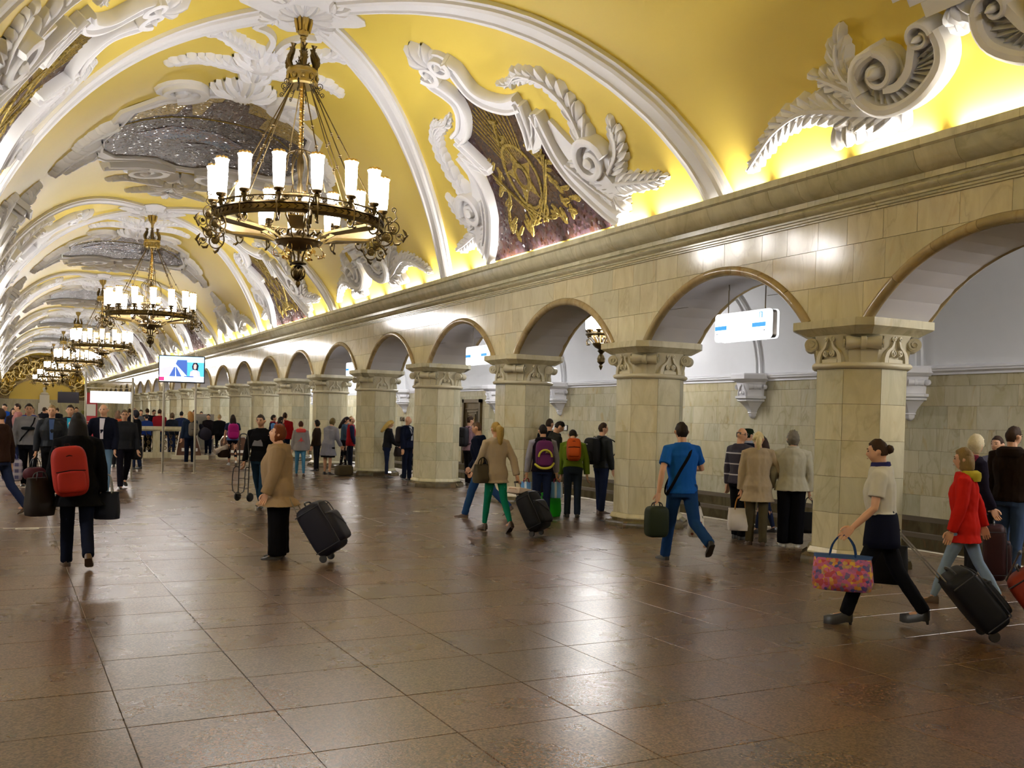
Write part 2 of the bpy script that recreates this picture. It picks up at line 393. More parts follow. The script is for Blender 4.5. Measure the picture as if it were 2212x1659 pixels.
# ---- arcade walls
ARC_R, ARC_Z = 2.156, 1.694
def arch_z(y, extra=0.0, phase=YC0):
    d = (y-(phase+PITCHY/2)) % PITCHY
    if d > PITCHY/2: d -= PITCHY
    rr = ARC_R+extra
    return ARC_Z+sqrt(rr*rr-d*d) if abs(d) < rr else 0
def build_wall(side):
    s = 1 if side == 'right' else -1
    X = lambda x: XB+s*x
    body = MB()
    ys = []
    yk = YC0+PITCHY*math.floor((Y_BACK-YC0)/PITCHY)
    y = yk
    k = 0
    while y < Y_END:
        c = y+PITCHY/2
        for t in [-PITCHY/2]+[-1.70+3.4*i/18 for i in range(19)]:
            if Y_BACK <= c+t <= Y_END: ys.append(c+t)
        y += PITCHY
    ys.append(Y_END)
    ys = sorted(set(round(q, 4) for q in ys))
    x0, x1 = 4.97, 5.93
    for a, b in zip(ys, ys[1:]):
        mid = (a+b)/2; za, zb = max(3.02, arch_z(a)), max(3.02, arch_z(b))
        P = [(X(x0), a, za), (X(x0), b, zb), (X(x0), b, 4.86), (X(x0), a, 4.86), (X(x1), a, za), (X(x1), b, zb), (X(x1), b, 6.4), (X(x1), a, 6.4)]
        body.cur = 0; body.add(P, [(0, 1, 2, 3)])
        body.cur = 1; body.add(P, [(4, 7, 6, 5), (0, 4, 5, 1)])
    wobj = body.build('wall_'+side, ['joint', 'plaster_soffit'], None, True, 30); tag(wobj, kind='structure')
    # marble slabs of the arcade face, courses cut to the arches
    nslab = 0; stuff = MB(); rnd = random.Random(3)
    xf0, xf1 = 4.935, 4.972
    def slab(a, b, z0, z1, dst):
        pts = [a+(b-a)*i/6 for i in range(7)]; g = 0.0025
        low = [max(z0+g, arch_z(min(max(q, a+g), b-g), 0.05)) for q in pts]
        if min(z1-g-l for l in low) < -0.0 and max(z1-g-l for l in low) < 0.03: return None
        low = [min(l, z1-g) for l in low]
        poly = [(q if 0 < i < 6 else (a+g if i == 0 else b-g), l) for i, (q, l) in enumerate(zip(pts, low))]+[(b-g, z1-g), (a+g, z1-g)]
        if max(l-low[0] for l in low) < 1e-6 and min(l-low[0] for l in low) > -1e-6: poly = [(a+g, low[0]), (b-g, low[0]), (b-g, z1-g), (a+g, z1-g)]
        n = len(poly)
        vs = [(X(xf0), p, q) for p, q in poly]+[(X(xf1), p, q) for p, q in poly]
        fs = [tuple(range(n)), tuple(range(2*n-1, n-1, -1))]+[(i, n+i, n+(i+1) % n, (i+1) % n) for i in range(n)]
        dst.add(vs, fs); return True
    for row, (z0, z1) in enumerate(((3.02, 3.47), (3.47, 3.94), (3.94, 4.40))):
        y = 2.0+row*0.35
        while y < Y_END-0.4:
            L = rnd.choice((0.55, 0.62, 0.78, 0.9, 0.48)); y2 = min(y+L, Y_END)
            if side == 'right' and y < 46 and nslab < 300:
                m = MB()
                if slab(y, y2, z0, z1, m):
                    m.build('wall_slab', 'marble_cream', wobj, False); nslab += 1
            else: slab(y, y2, z0, z1, stuff)
            y = y2
    tag(stuff.build('wall_slab', 'marble_cream', wobj, False), kind='stuff')
    # arch mouldings, both edges
    c = YC0+PITCHY/2-PITCHY*2; idx = 0; rm = MB()
    while c < Y_END-2:
        for xr, face in ((4.945, 0), (5.93, 1)):
            RR = ARC_R+0.055; a_max = math.acos((3.02-ARC_Z)/RR); segs = 7
            near = side == 'right' and 4 < c < 35 and face == 0
            for k in range(segs):
                t0 = -a_max+2*a_max*k/segs+0.0015; t1 = -a_max+2*a_max*(k+1)/segs-0.0015
                pts = [(X(xr), c+RR*sin(t0+(t1-t0)*i/5), ARC_Z+RR*cos(t0+(t1-t0)*i/5)) for i in range(6)]
                if near: m = MB(); m.tube(pts, 0.068, 10); m.build('arch_moulding', 'marble_rim', wobj)
                elif side == 'right' or c > 60:
                    if k == 0:
                        pts = [(X(xr), c+RR*sin(-a_max+2*a_max*i/16), ARC_Z+RR*cos(-a_max+2*a_max*i/16)) for i in range(17)]; rm.tube(pts, 0.068, 8)
        c += PITCHY
    if rm.v: tag(rm.build('arch_moulding', 'marble_rim', wobj), kind='stuff')
    # cornice members
    fascia = [(4.53, 4.86), (4.53, 4.775), (4.56, 4.755), (4.95, 4.755), (4.95, 4.775), (4.59, 4.775), (4.585, 4.86)]
    cove = [(4.565, 4.762)]+[(4.565+0.20*(1-cos(pi/2*i/6)), 4.762-0.25*sin(pi/2*i/6)) for i in range(1, 7)]+[(4.80, 4.51), (4.93, 4.51), (4.93, 4.76)]
    cove = [(4.565, 4.76), (4.575, 4.73), (4.60, 4.66), (4.645, 4.59), (4.70, 4.55), (4.765, 4.535), (4.765, 4.47), (4.95, 4.47), (4.95, 4.76)]
    tor = [(4.79, 4.47)]+[(4.83-0.042*sin(pi*i/6), 4.462-0.075*(i/6)) for i in range(1, 7)]+[(4.86, 4.375), (4.86, 4.35), (4.885, 4.345), (4.885, 4.32), (4.91, 4.315), (4.91, 4.295), (4.95, 4.295), (4.95, 4.47)]
    for nm, prof, off, seg in (('cornice_fascia', fascia, 0.0, 1.17), ('cornice_cove', cove, 0.45, 1.24), ('cornice_moulding', tor, 0.8, 1.1)):
        y = 1.0+off; far = MB(); n = len(prof)
        def piece(dst, a, b):
            vs = [(X(p), a, q) for p, q in prof]+[(X(p), b, q) for p, q in prof]
            dst.add(vs, [tuple(range(n)), tuple(range(2*n-1, n-1, -1))]+[(i, n+i, n+(i+1) % n, (i+1) % n) for i in range(n)])
        piece(far, Y_BACK, y)
        while y < Y_END:
            L = seg*rnd.choice((1, 1, 1, 0.42)); y2 = min(y+L, Y_END)
            if side == 'right' and y < 26: m = MB(); piece(m, y+.002, y2-.002); m.build(nm, 'marble_grey', wobj, True, 30)
            else: piece(far, y+.002, y2-.002)
            y = y2
        tag(far.build(nm, 'marble_grey', wobj, True, 30), kind='stuff')
    # cove tray behind the lip
    tr = MB().box(min(X(4.60), X(4.97)), max(X(4.60), X(4.97)), Y_BACK, Y_END, 4.776, 4.785); tr.build('cove_tray', 'stucco', wobj, False)
    # sockets between the cove battens
    so = MB(); y = 2.0-.12
    while y < 62: so.box(min(X(4.60), X(4.72)), max(X(4.60), X(4.72)), y-.07, y+.07, 4.785, 4.865); y += 1.325
    if side == 'right' or True: tag(so.build('batten_socket', 'stucco', wobj, False), kind='stuff')
    return wobj
wall_right = build_wall('right'); wall_left = build_wall('left')

# ---- columns
def octa(h, s=0.414): c = h*s; return [(-h, -c), (-c, -h), (c, -h), (h, -c), (h, c), (c, h), (-c, h), (-h, c)]
def oct_ring(h, z): return [(x, y, z) for x, y in octa(h)]
def spiral_relief(dst, M, r0, turns, d0, d1, wid, sgn=1, start=0.0, n=18):
    """raised scroll band in local XZ plane of M, from depth d0 to d1 (local -Y is outward)"""
    pts = [(r0*(1-0.8*i/n), start+sgn*turns*2*pi*i/n) for i in range(n+1)]
    vs = []; fs = []
    for i, (r, a) in enumerate(pts):
        w2 = wid*(1-0.5*i/n)/2
        for rr, dd in ((r+w2, d0), (r+w2, d1), (max(r-w2, 0.002), d1), (max(r-w2, .002), d0)): vs.append(M @ Vector((rr*cos(a), -dd, rr*sin(a))))
    for i in range(n):
        for k in range(3): fs.append((4*i+k, 4*i+k+1, 4*i+4+k+1, 4*i+4+k))
    dst.add(vs, fs)
def column_meshes():
    out = {}
    H = 0.525
    b = MB(); b.loft([oct_ring(0.655, 0), oct_ring(0.655, 0.05), oct_ring(0.64, 0.10), oct_ring(0.585, 0.14)]); out['plinth'] = b.mesh('plinth', 'marble_plinth', True, 30)
    b = MB(); b.loft([oct_ring(0.575, 0.135), oct_ring(0.575, 0.16), oct_ring(0.545, 0.215)]); out['base_ring'] = b.mesh('base_ring', 'marble_grey', False)
    b = MB(); b.loft([oct_ring(H-.02, 0.2), oct_ring(H-.02, 2.44)]); out['shaft'] = b.mesh('shaft', 'joint', False)
    o = octa(H); i_ = octa(H-0.02); slabs = []
    zs = [0.215, 0.66, 1.105, 1.55, 1.995, 2.425]
    for f in range(8):
        a, c = Vector(o[f]), Vector(o[(f+1) % 8]); ai, ci = Vector(i_[f]), Vector(i_[(f+1) % 8])
        t = (c-a).normalized()*0.0022
        for k in range(5):
            z0, z1 = zs[k]+.002, zs[k+1]-.002
            q = [a+t, c-t, ci-t, ai+t]
            m = MB(); m.prism([(p.x, p.y) for p in q], z0, z1); slabs.append(m)
    out['slabs'] = [m.mesh('shaft_slab', 'marble_grey', False) for m in slabs]
    allm = MB()
    for m in slabs: allm.add(m.v, m.f)
    out['slabs_joined'] = allm.mesh('shaft_slab', 'marble_grey', False)
    b = MB(); prof = [(0.525, 2.425), (0.56, 2.43), (0.585, 2.455), (0.585, 2.475), (0.56, 2.50), (0.53, 2.505)]
    b.loft([oct_ring(h, z) for h, z in prof]); out['astragal'] = b.mesh('astragal', 'capital_stone', True, 50)
    b = MB(); b.loft([oct_ring(0.50, 2.49), oct_ring(0.505, 2.62), oct_ring(0.52, 2.75), oct_ring(0.56, 2.84)]); out['capital_block'] = b.mesh('capital_block', 'capital_stone', True, 50)
    # abacus, with the underside sloping in
    def ab(hx, hy, ch, z): return [(-hx, -hy+ch, z), (-hx+ch, -hy, z), (hx-ch, -hy, z), (hx, -hy+ch, z), (hx, hy-ch, z), (hx-ch, hy, z), (-hx+ch, hy, z), (-hx, hy-ch, z)]
    b = MB(); b.loft([ab(0.54, 0.53, 0.14, 2.835), ab(0.665, 0.66, 0.15, 2.925), ab(0.665, 0.66, 0.15, 3.02)]); out['abacus'] = b.mesh('abacus', 'marble_grey', False)
    # corner roll (bolster with volute ends) on the four diagonals
    b = MB(); n = 16
    z0 = 2.735; r = 0.085; half = 0.215
    M = R(radians(-45), 'Z') @ T(0, -0.60, z0)
    prof = [(0.0, -half), (r*.35, -half), (r*.35, -half+.012), (r*1.0, -half+.012), (r, -half+.03), (r*.86, -half+.10), (r*.74, -0.035), (r*.95, -0.03), (r*.95, 0.03), (r*.74, 0.035), (r*.86, half-.10), (r, half-.03), (r, half-.012), (r*.35, half-.012), (r*.35, half), (0, half)]
    b.lathe(prof, 16, M @ R(pi/2, 'Y'), False)
    for e in (-1, 1):
        Me = M @ T(e*half, 0, 0) @ R(radians(90*e), 'Z')
        spiral_relief(b, Me, r*.8, 1.6, 0, 0.014, 0.026, -e, pi/2)
    # the leaf falling from the roll to the astragal
    Mb = R(radians(-45), 'Z')
    for (xa, xb_, yd) in ((-half+.02, half-.02, 0.545), (-.03, .03, 0.565)):
        b.loft([[Mb @ Vector(p) for p in ((xa*k1, -yd+dy, z), (xb_*k1, -yd+dy, z), (xb_*k1, -yd+.12, z), (xa*k1, -yd+.12, z))] for z, k1, dy in ((2.50, .82, .02), (2.56, .84, .012), (2.62, .88, 0), (2.74, 1.0, -.02))])
    out['roll'] = b.mesh('corner_scroll', 'capital_stone', True, 40)
    # relief scrolls of one flat face (face -Y)
    b = MB(); d = 0.535
    for s in (-1, 1):
        pts = [(s*0.175, 2.50), (s*0.17, 2.56), (s*0.145, 2.625), (s*0.105, 2.665), (s*0.075, 2.69), (s*.06, 2.72), (s*.045, 2.76)]
        w_ = [.03, .03, .028, .024, .018, .014, .012]
        rings = []
        for (x, z), hw in zip(smooth2(pts, 2), [w_[min(i//2, 6)] for i in range(13)]):
            rings.append([(x-hw, -d-.022, z), (x+hw, -d-.022, z), (x+hw, -d+.05, z), (x-hw, -d+.05, z)])
        b.loft(rings)
        for cx, cz, rr in ((s*.055, 2.615, .042), (s*.052, 2.79, .034)):
            Mk = T(cx, -d+.0, cz); b.lathe([(rr, -.02), (rr, .022), (rr*.8, .026), (0, .026)], 12, Mk @ R(pi/2, 'X'), False)
            spiral_relief(b, Mk, rr*.72, 1.2, .022, .036, .012, s, pi/2, 12)
    b.box(-.12, .12, -d-.006, -d+.05, 2.50, 2.545)
    out['relief'] = b.mesh('scroll_relief', 'capital_stone', True, 40)
    return out
CM = column_meshes()
def build_column(x, y, label, detail, group=None, flip=1):
    t = thing('marble_column', label, 'column', (x, y, 0), 0, group)
    mobj('plinth', CM['plinth'], t); mobj('base_ring', CM['base_ring'], t)
    mobj('shaft', CM['shaft'], t)
    if detail == 2:
        for m in CM['slabs']: mobj('shaft_slab', m, t)
    else: tag(mobj('shaft_slab', CM['slabs_joined'], t), kind='stuff')
    mobj('astragal', CM['astragal'], t); mobj('capital_block', CM['capital_block'], t); mobj('abacus', CM['abacus'], t)
    for k in range(4):
        mobj('corner_scroll', CM['roll'], t, None, (0, 0, k*pi/2))
        mobj('scroll_relief', CM['relief'], t, None, (0, 0, k*pi/2))
    return t
k = 0
XCR, XCL = XB+5.38, XB-5.38
y = YC0
while y < Y_END-2:
    if k < 28: lab = 'octagonal marble column with a scrolled capital, %s along the right arcade' % (('the '+ORD[k]) if k else 'nearest')
    else: lab = 'small octagonal marble column far down the right arcade near the end wall'
    build_column(XCR, y, lab, 2 if k < 10 else 1, 'right arcade columns')
    k += 1; y += PITCHY
y = YC0+PITCHY*12
while y < Y_END-2:
    build_column(XCL, y, 'octagonal marble column far down the left arcade at the left edge of the photo', 1, 'left arcade columns'); y += PITCHY
y = YC0-PITCHY*3
while y < YC0+PITCHY*11.5:
    if y < 26: build_column(XCL, y, 'octagonal marble column of the left arcade, outside the frame', 1, 'left arcade columns out of frame')
    y += PITCHY
# the two arcade columns level with the camera on the right
for k in (1, 2): build_column(XCR, YC0-PITCHY*k, 'octagonal marble column of the right arcade behind the camera', 1, 'right arcade columns out of frame')

# ---- aisles (right one in view)
def aisle_prof():
    a = [(5.93, 3.0), (5.93, 4.0)]
    for i in range(1, 9): t = pi/2*i/8; a.append((8.73-2.8*cos(t), 4.0+1.55*sin(t)))
    for i in range(1, 15): t = pi/2*i/14; a.append((8.73+2.83*sin(t), 2.92+2.63*cos(t)))
    return a
AP = aisle_prof()
for side, s in (('right', 1), ('left', -1)):
    m = MB(); n = len(AP)
    m.add([(XB+s*x, yv, z) for yv in (Y_BACK, Y_END) for x, z in AP[1:]], [(i, i+1, n-1+i+1, n-1+i) for i in range(n-2)])
    ao = m.build('ceiling_aisle_'+side, 'plaster_white', None, True, 60); tag(ao, kind='structure')
    if side == 'right':
        for k in range(0, 28):
            yc = YC0+PITCHY*(k-0)
            if yc > Y_END-1: break
            rb = MB(); arr = AP[6:]
            for (hw, hh) in ((0.34, 0.07), (0.24, 0.11)):
                vs = []; fs = []
                for i, (x, z) in enumerate(arr):
                    j0, j1 = max(i-1, 0), min(i+1, len(arr)-1); tx, tz = arr[j1][0]-arr[j0][0], arr[j1][1]-arr[j0][1]; L = hypot(tx, tz)
                    nx, nz = -tz/L, tx/L
                    if nz > 0: nx, nz = -nx, -nz
                    if i > 8 and nx > 0: nx, nz = -abs(nx), nz
                    for yy_, h_ in ((-hw, 0), (-hw, hh), (hw, hh), (hw, 0)): vs.append((XB+x+nx*h_, yc+yy_, z+nz*h_))
                for i in range(len(arr)-1):
                    for q in range(3): fs.append((4*i+q, 4*i+q+1, 4*i+5+q, 4*i+4+q))
                rb.add(vs, fs)
            rb.build('vault_band', 'plaster_white', ao, True, 40)
XT = 15.7
def track_wall():
    m = MB().box(XT+.03, XT+.3, Y_BACK, Y_END, -1.5, 2.95); o = m.build('wall_track', 'joint', None, False); tag(o, kind='structure')
    rnd = random.Random(11); n = 0; far = MB()
    for row, (z0, z1) in enumerate(((0.02, .45), (.45, .88), (.88, 1.31), (1.31, 1.74), (1.74, 2.17), (2.17, 2.55), (2.55, 2.78))):
        y = 6+rnd.random()*.5
        while y < Y_END-.5:
            L = rnd.choice((.5, .62, .75, .9)); y2 = y+L
            if y > 8.5 and y < 38 and n < 300: MB().box(XT, XT+.04, y+.002, y2-.002, z0+.002, z1-.002).build('wall_slab', 'marble_track', o, False); n += 1
            else: far.box(XT, XT+.04, y+.002, y2-.002, z0+.002, z1-.002)
            y = y2
    far.box(XT, XT+.04, Y_BACK, 6, 0.02, 2.78)
    tag(far.build('wall_slab', 'marble_track', o, False), kind='stuff')
    for (x0, z0, z1, mt_) in ((.05, -.05, 0.04, 'joint'), (.10, -.26, -.05, 'marble_plinth'), (.26, -.34, -.26, 'joint'), (.30, -.62, -.34, 'marble_plinth'), (.45, -1.5, -.62, 'marble_dark')):
        MB().box(XT-x0, XT+.04, Y_BACK, Y_END, z0, z1, None, 0).build('dark_ledge', mt_, o, False)
    prof = [(0, 2.76), (-.03, 2.76), (-.03, 2.80), (-.05, 2.81), (-.08, 2.835), (-.08, 2.87), (-.10, 2.875), (-.10, 2.91), (-.04, 2.93), (0.03, 2.95)]
    vs = [(XT+p, yv, q) for yv in (Y_BACK, Y_END) for p, q in prof]; L = len(prof)
    MB().add(vs, [(i, i+1, L+i+1, L+i) for i in range(L-1)]).build('moulding', 'stucco', o, True, 30)
    return o
wt = track_wall()
tag(MB().box(-7.6, -7.36, Y_BACK, Y_END, -1.5, 3.0).build('wall_track_left', 'marble_track', None, False), kind='structure')
# consoles carrying the aisle bands
def console_mesh():
    def hx(h, z): c = h*.45; return [(-h*1.0, 0.03, z), (-h*1.0, -c*.7, z), (-c, -h, z), (c, -h, z), (h, -c*.7, z), (h, .03, z)]
    parts = {}
    b = MB(); b.loft([hx(.44, 2.74), hx(.52, 2.80), hx(.52, 2.90), hx(.50, 2.93)]); parts['abacus'] = b.mesh('console_abacus', 'stucco', False)
    b = MB(); b.loft([hx(.34, 2.40), hx(.35, 2.55), hx(.40, 2.75)]); parts['block'] = b.mesh('console_block', 'stucco', True, 50)
    b = MB(); b.loft([hx(.36, 2.33), hx(.41, 2.35), hx(.41, 2.40), hx(.35, 2.41)]); b.loft([hx(.33, 2.27), hx(.37, 2.285), hx(.37, 2.32), hx(.34, 2.33)]); parts['ring'] = b.mesh('console_ring', 'stucco', False)
    b = MB(); b.loft([hx(.31, 2.27), hx(.24, 2.20), hx(.15, 2.10), hx(.115, 2.03)]); b.loft([hx(.125, 2.03), hx(.13, 2.01), hx(.115, 2.0)]); b.loft([hx(.105, 2.0), hx(.10, 1.95), hx(.06, 1.90), hx(.02, 1.88)]); parts['pendant'] = b.mesh('console_pendant', 'stucco', True, 35)
    b = MB()
    for a, dd in ((-52, .36), (52, .36)):
        M = R(radians(a), 'Z') @ T(0, -dd, 2.62)
        r = .07; hf = .14
        b.lathe([(0, -hf), (r, -hf), (r*.8, -.03), (r*.95, -.025), (r*.95, .025), (r*.8, .03), (r, hf), (0, hf)], 12, M @ R(pi/2, 'Y'), False)
    for s in (-1, 1):
        b.lathe([(.06, -.02), (.06, .03), (.03, .05), (0, .05)], 12, T(s*.42, -.05, 2.62) @ R(pi/2, 'X'), False)
        for cz in (2.48, 2.66): b.lathe([(.03, 0), (.03, .02), (0, .025)], 10, T(s*.04, -.37, cz) @ R(pi/2, 'X'), False)
        b.tube([(s*.13, -.365, 2.41), (s*.12, -.37, 2.50), (s*.08, -.375, 2.57), (s*.045, -.38, 2.68)], [.02, .02, .016, .012], 6)
    parts['scroll'] = b.mesh('console_scroll', 'stucco', True, 40)
    return parts
CN = console_mesh()
for k in range(0, 27):
    yc = YC0+PITCHY*(k+1)-.1
    if yc > Y_END-1: break
    lab = 'white stucco console with pendant on the wall across the track, %s in the row' % ORD[k]
    c = thing('wall_console', lab, 'console', (XT, yc, 0), -pi/2, 'white wall consoles')
    for q in ('abacus', 'block', 'ring', 'pendant', 'scroll'): mobj('console_'+q, CN[q], c)

# ---- end walls
m = MB(); m.box(-8, 16.2, Y_END, Y_END+.4, -1.5, 9.0)
ew = m.build('wall_end', 'plaster_yellow', None, False); tag(ew, kind='structure')
MB().box(-.76, 9.1, Y_END-.12, Y_END, 0, 2.72).build('stone_dado', 'marble_grey', ew, False)
MB().box(-.76, 9.1, Y_END-.22, Y_END, 2.66, 2.78).build('dado_moulding', 'capital_stone', ew, False)
tag(MB().box(-8, 16.2, Y_BACK-.4, Y_BACK, -1.5, 9.0).build('wall_back', 'plaster_yellow', None, False), kind='structure')
# ================================================================ relief work on the vault, in (u, v) = (arc from crown, along hall)
def ribbon(dst, path, prof, y0, side=1, taper=None, closed=False):
    """sweep a profile [(offset, height)] along a path of (u, v)"""
    n = len(path); m = len(prof); vs = []; fs = []
    for i, (u, v) in enumerate(path):
        a = path[(i-1) % n] if closed else path[max(i-1, 0)]; b = path[(i+1) % n] if closed else path[min(i+1, n-1)]
        du, dv = b[0]-a[0], b[1]-a[1]; L = hypot(du, dv) or 1e-6; nu, nv = -dv/L, du/L; k = taper(i/(n-1)) if taper else 1.0
        for o, h in prof: vs.append(VP(side*(u+nu*o*k), y0+v+nv*o*k, h*(0.5+0.5*k)))
    for i in range(n if closed else n-1):
        for q in range(m-1): i2 = (i+1) % n; fs.append((i*m+q, i*m+q+1, i2*m+q+1, i2*m+q))
    if not closed: fs.append(tuple(range(m))); fs.append(tuple(reversed(range((n-1)*m, n*m))))
    dst.add(vs, fs)
def petal(dst, base, ang, L, W, h, y0, side=1, curl=0.0, hb=0.02, nu_=5, tip=0.6):
    """one lobed leaf blade: a domed teardrop with a sunk midrib"""
    vs = []; fs = []; cols = (-1, -0.62, -0.22, 0, 0.22, 0.62, 1) if L > 0.35 else (-1, -0.5, 0, 0.5, 1)
    hp = (0, .85, 1, .68, 1, .85, 0) if L > 0.35 else (0, .9, .72, .9, 0)
    for i in range(nu_+1):
        t = i/nu_; a = ang+curl*t; cu = base[0]+L*t*cos(ang+curl*t*.5); cv = base[1]+L*t*sin(ang+curl*t*.5)
        w_ = W*(0.30+0.70*sin(pi*min(t*tip+0.12, 1)))*(1 if t < .97 else .25); hh = hb+h*(0.45+0.55*sin(pi*(0.15+0.75*t)))*(1 if t < .97 else .5)
        for c, f in zip(cols, hp): vs.append(VP(side*(cu-sin(a)*c*w_), y0+cv+cos(a)*c*w_, hh*f))
    m = len(cols)
    for i in range(nu_):
        for q in range(m-1): fs.append((i*m+q, i*m+q+1, (i+1)*m+q+1, (i+1)*m+q))
    dst.add(vs, fs)
def frond(dst, path, W0, W1, n, h, y0, side=1, rib=0.05, ang=0.85, k=4, endleaf=True):
    P = smooth2(path, k); N_ = len(P)
    cum = [0]
    for a, b in zip(P, P[1:]): cum.append(cum[-1]+hypot(b[0]-a[0], b[1]-a[1]))
    def at(t):
        s = t*cum[-1]
        for i in range(N_-1):
            if cum[i+1] >= s or i == N_-2:
                f = (s-cum[i])/max(cum[i+1]-cum[i], 1e-6); a, b = P[i], P[i+1]
                return (a[0]+(b[0]-a[0])*f, a[1]+(b[1]-a[1])*f), atan2(b[1]-a[1], b[0]-a[0])
    n = int(n*1.5)
    for i in range(n):
        t = i/n
        p, d = at(t); Wd = (W0+(W1-W0)*t)*(1.15 if i % 2 else 1.3)
        for s in (-1, 1): petal(dst, p, d+s*ang*.9, Wd*1.2, Wd*.40, h*(1-.35*t), y0, side, -s*0.5, 0.03)
    ribbon(dst, P, [(-W0*.72, 0), (-W0*.62, h*.45), (W0*.62, h*.45), (W0*.72, 0)], y0, side, lambda t: 1+(W1/W0-1)*t)
    if endleaf: p, d = at(0.97); petal(dst, p, d, W1*1.6, W1*.5, h*.8, y0, side)
    ribbon(dst, P, [(-rib, .03), (-rib*.5, h+.05), (rib*.5, h+.05), (rib, .03)], y0, side, lambda t: 1-.6*t)
def fan(dst, c, ang, spread, n, L, W, h, y0, side=1):
    for i in range(n):
        a = ang-spread/2+spread*i/(n-1); petal(dst, c, a, L*(1-.18*abs(2*i/(n-1)-1)), W, h*(1+.15*cos(i*pi)), y0, side)
def scroll(dst, c, r, turns, a0, ccw, wid, h, y0, side=1):
    P = spiral(c, r, r*.18, a0, turns, 26, ccw)
    ribbon(dst, P, [(-wid/2, 0), (-wid/2, h), (-wid*.25, h+.02), (wid*.25, h+.02), (wid/2, h), (wid/2, 0)], y0, side, lambda t: 1-.55*t)
    disc(dst, c, r*.24, h*1.15, y0, side); disc(dst, c, r*.95, h*.45, y0, side, False)
def disc(dst, c, r, h, y0, side=1, dome=True):
    n = 14; vs = []; fs = []
    for rr, hh in ((r, 0), (r*.96, h*.85), (r*.5, h*(1 if dome else .9)), (0.001, h*(1.1 if dome else .9))):
        for i in range(n): a = 2*pi*i/n; vs.append(VP(side*(c[0]+rr*cos(a)), y0+c[1]+rr*sin(a), hh))
    for j in range(3):
        for i in range(n): fs.append((j*n+i, j*n+(i+1) % n, (j+1)*n+(i+1) % n, (j+1)*n+i))
    dst.add(vs, fs)
def field(poly, y0, side, h0, name, mat, parent, step=0.3, thick=0.02):
    """a flat inlay following the vault: outline poly of (u, v)"""
    pts = []
    n = len(poly)
    for i in range(n):
        a, b = poly[i], poly[(i+1) % n]; L = hypot(b[0]-a[0], b[1]-a[1]); m = max(1, int(L/step))
        for q in range(m): pts.append((a[0]+(b[0]-a[0])*q/m, a[1]+(b[1]-a[1])*q/m))
    nb = len(pts); us_ = [p[0] for p in poly]; vs_ = [p[1] for p in poly]
    def inside(x, y):
        c = False; j = n-1
        for i in range(n):
            if (poly[i][1] > y) != (poly[j][1] > y) and x < (poly[j][0]-poly[i][0])*(y-poly[i][1])/(poly[j][1]-poly[i][1])+poly[i][0]: c = not c
            j = i
        return c
    inner = []
    gu = min(us_)+step*.5
    while gu < max(us_):
        gv = min(vs_)+step*.5
        while gv < max(vs_):
            if inside(gu, gv) and min(hypot(gu-a[0], gv-a[1]) for a in pts) > step*.35: inner.append((gu, gv))
            gv += step
        gu += step
    allp = [Vector(p) for p in pts+inner]
    r = geometry.delaunay_2d_cdt(allp, [(i, (i+1) % nb) for i in range(nb)], [], 1, 1e-5)
    m = MB(); m.add([VP(side*p[0], y0+p[1], h0) for p in r[0]], [tuple(f) for f in r[2]])
    m.add([VP(side*p[0], y0+p[1], hh) for hh in (0, h0) for p in pts], [(i, (i+1) % nb, nb+(i+1) % nb, nb+i) for i in range(nb)])
    return m.build(name, mat, parent, False)
FRAME = lambda w_, h: [(-w_/2, 0), (-w_/2, h*.8), (-w_*.40, h), (-w_*.28, h), (-w_*.22, h*.72), (w_*.18, h*.72), (w_*.25, h), (w_*.42, h), (w_/2, h*.7), (w_/2, 0)]
def mir(p): return [(u, -v) for u, v in p]

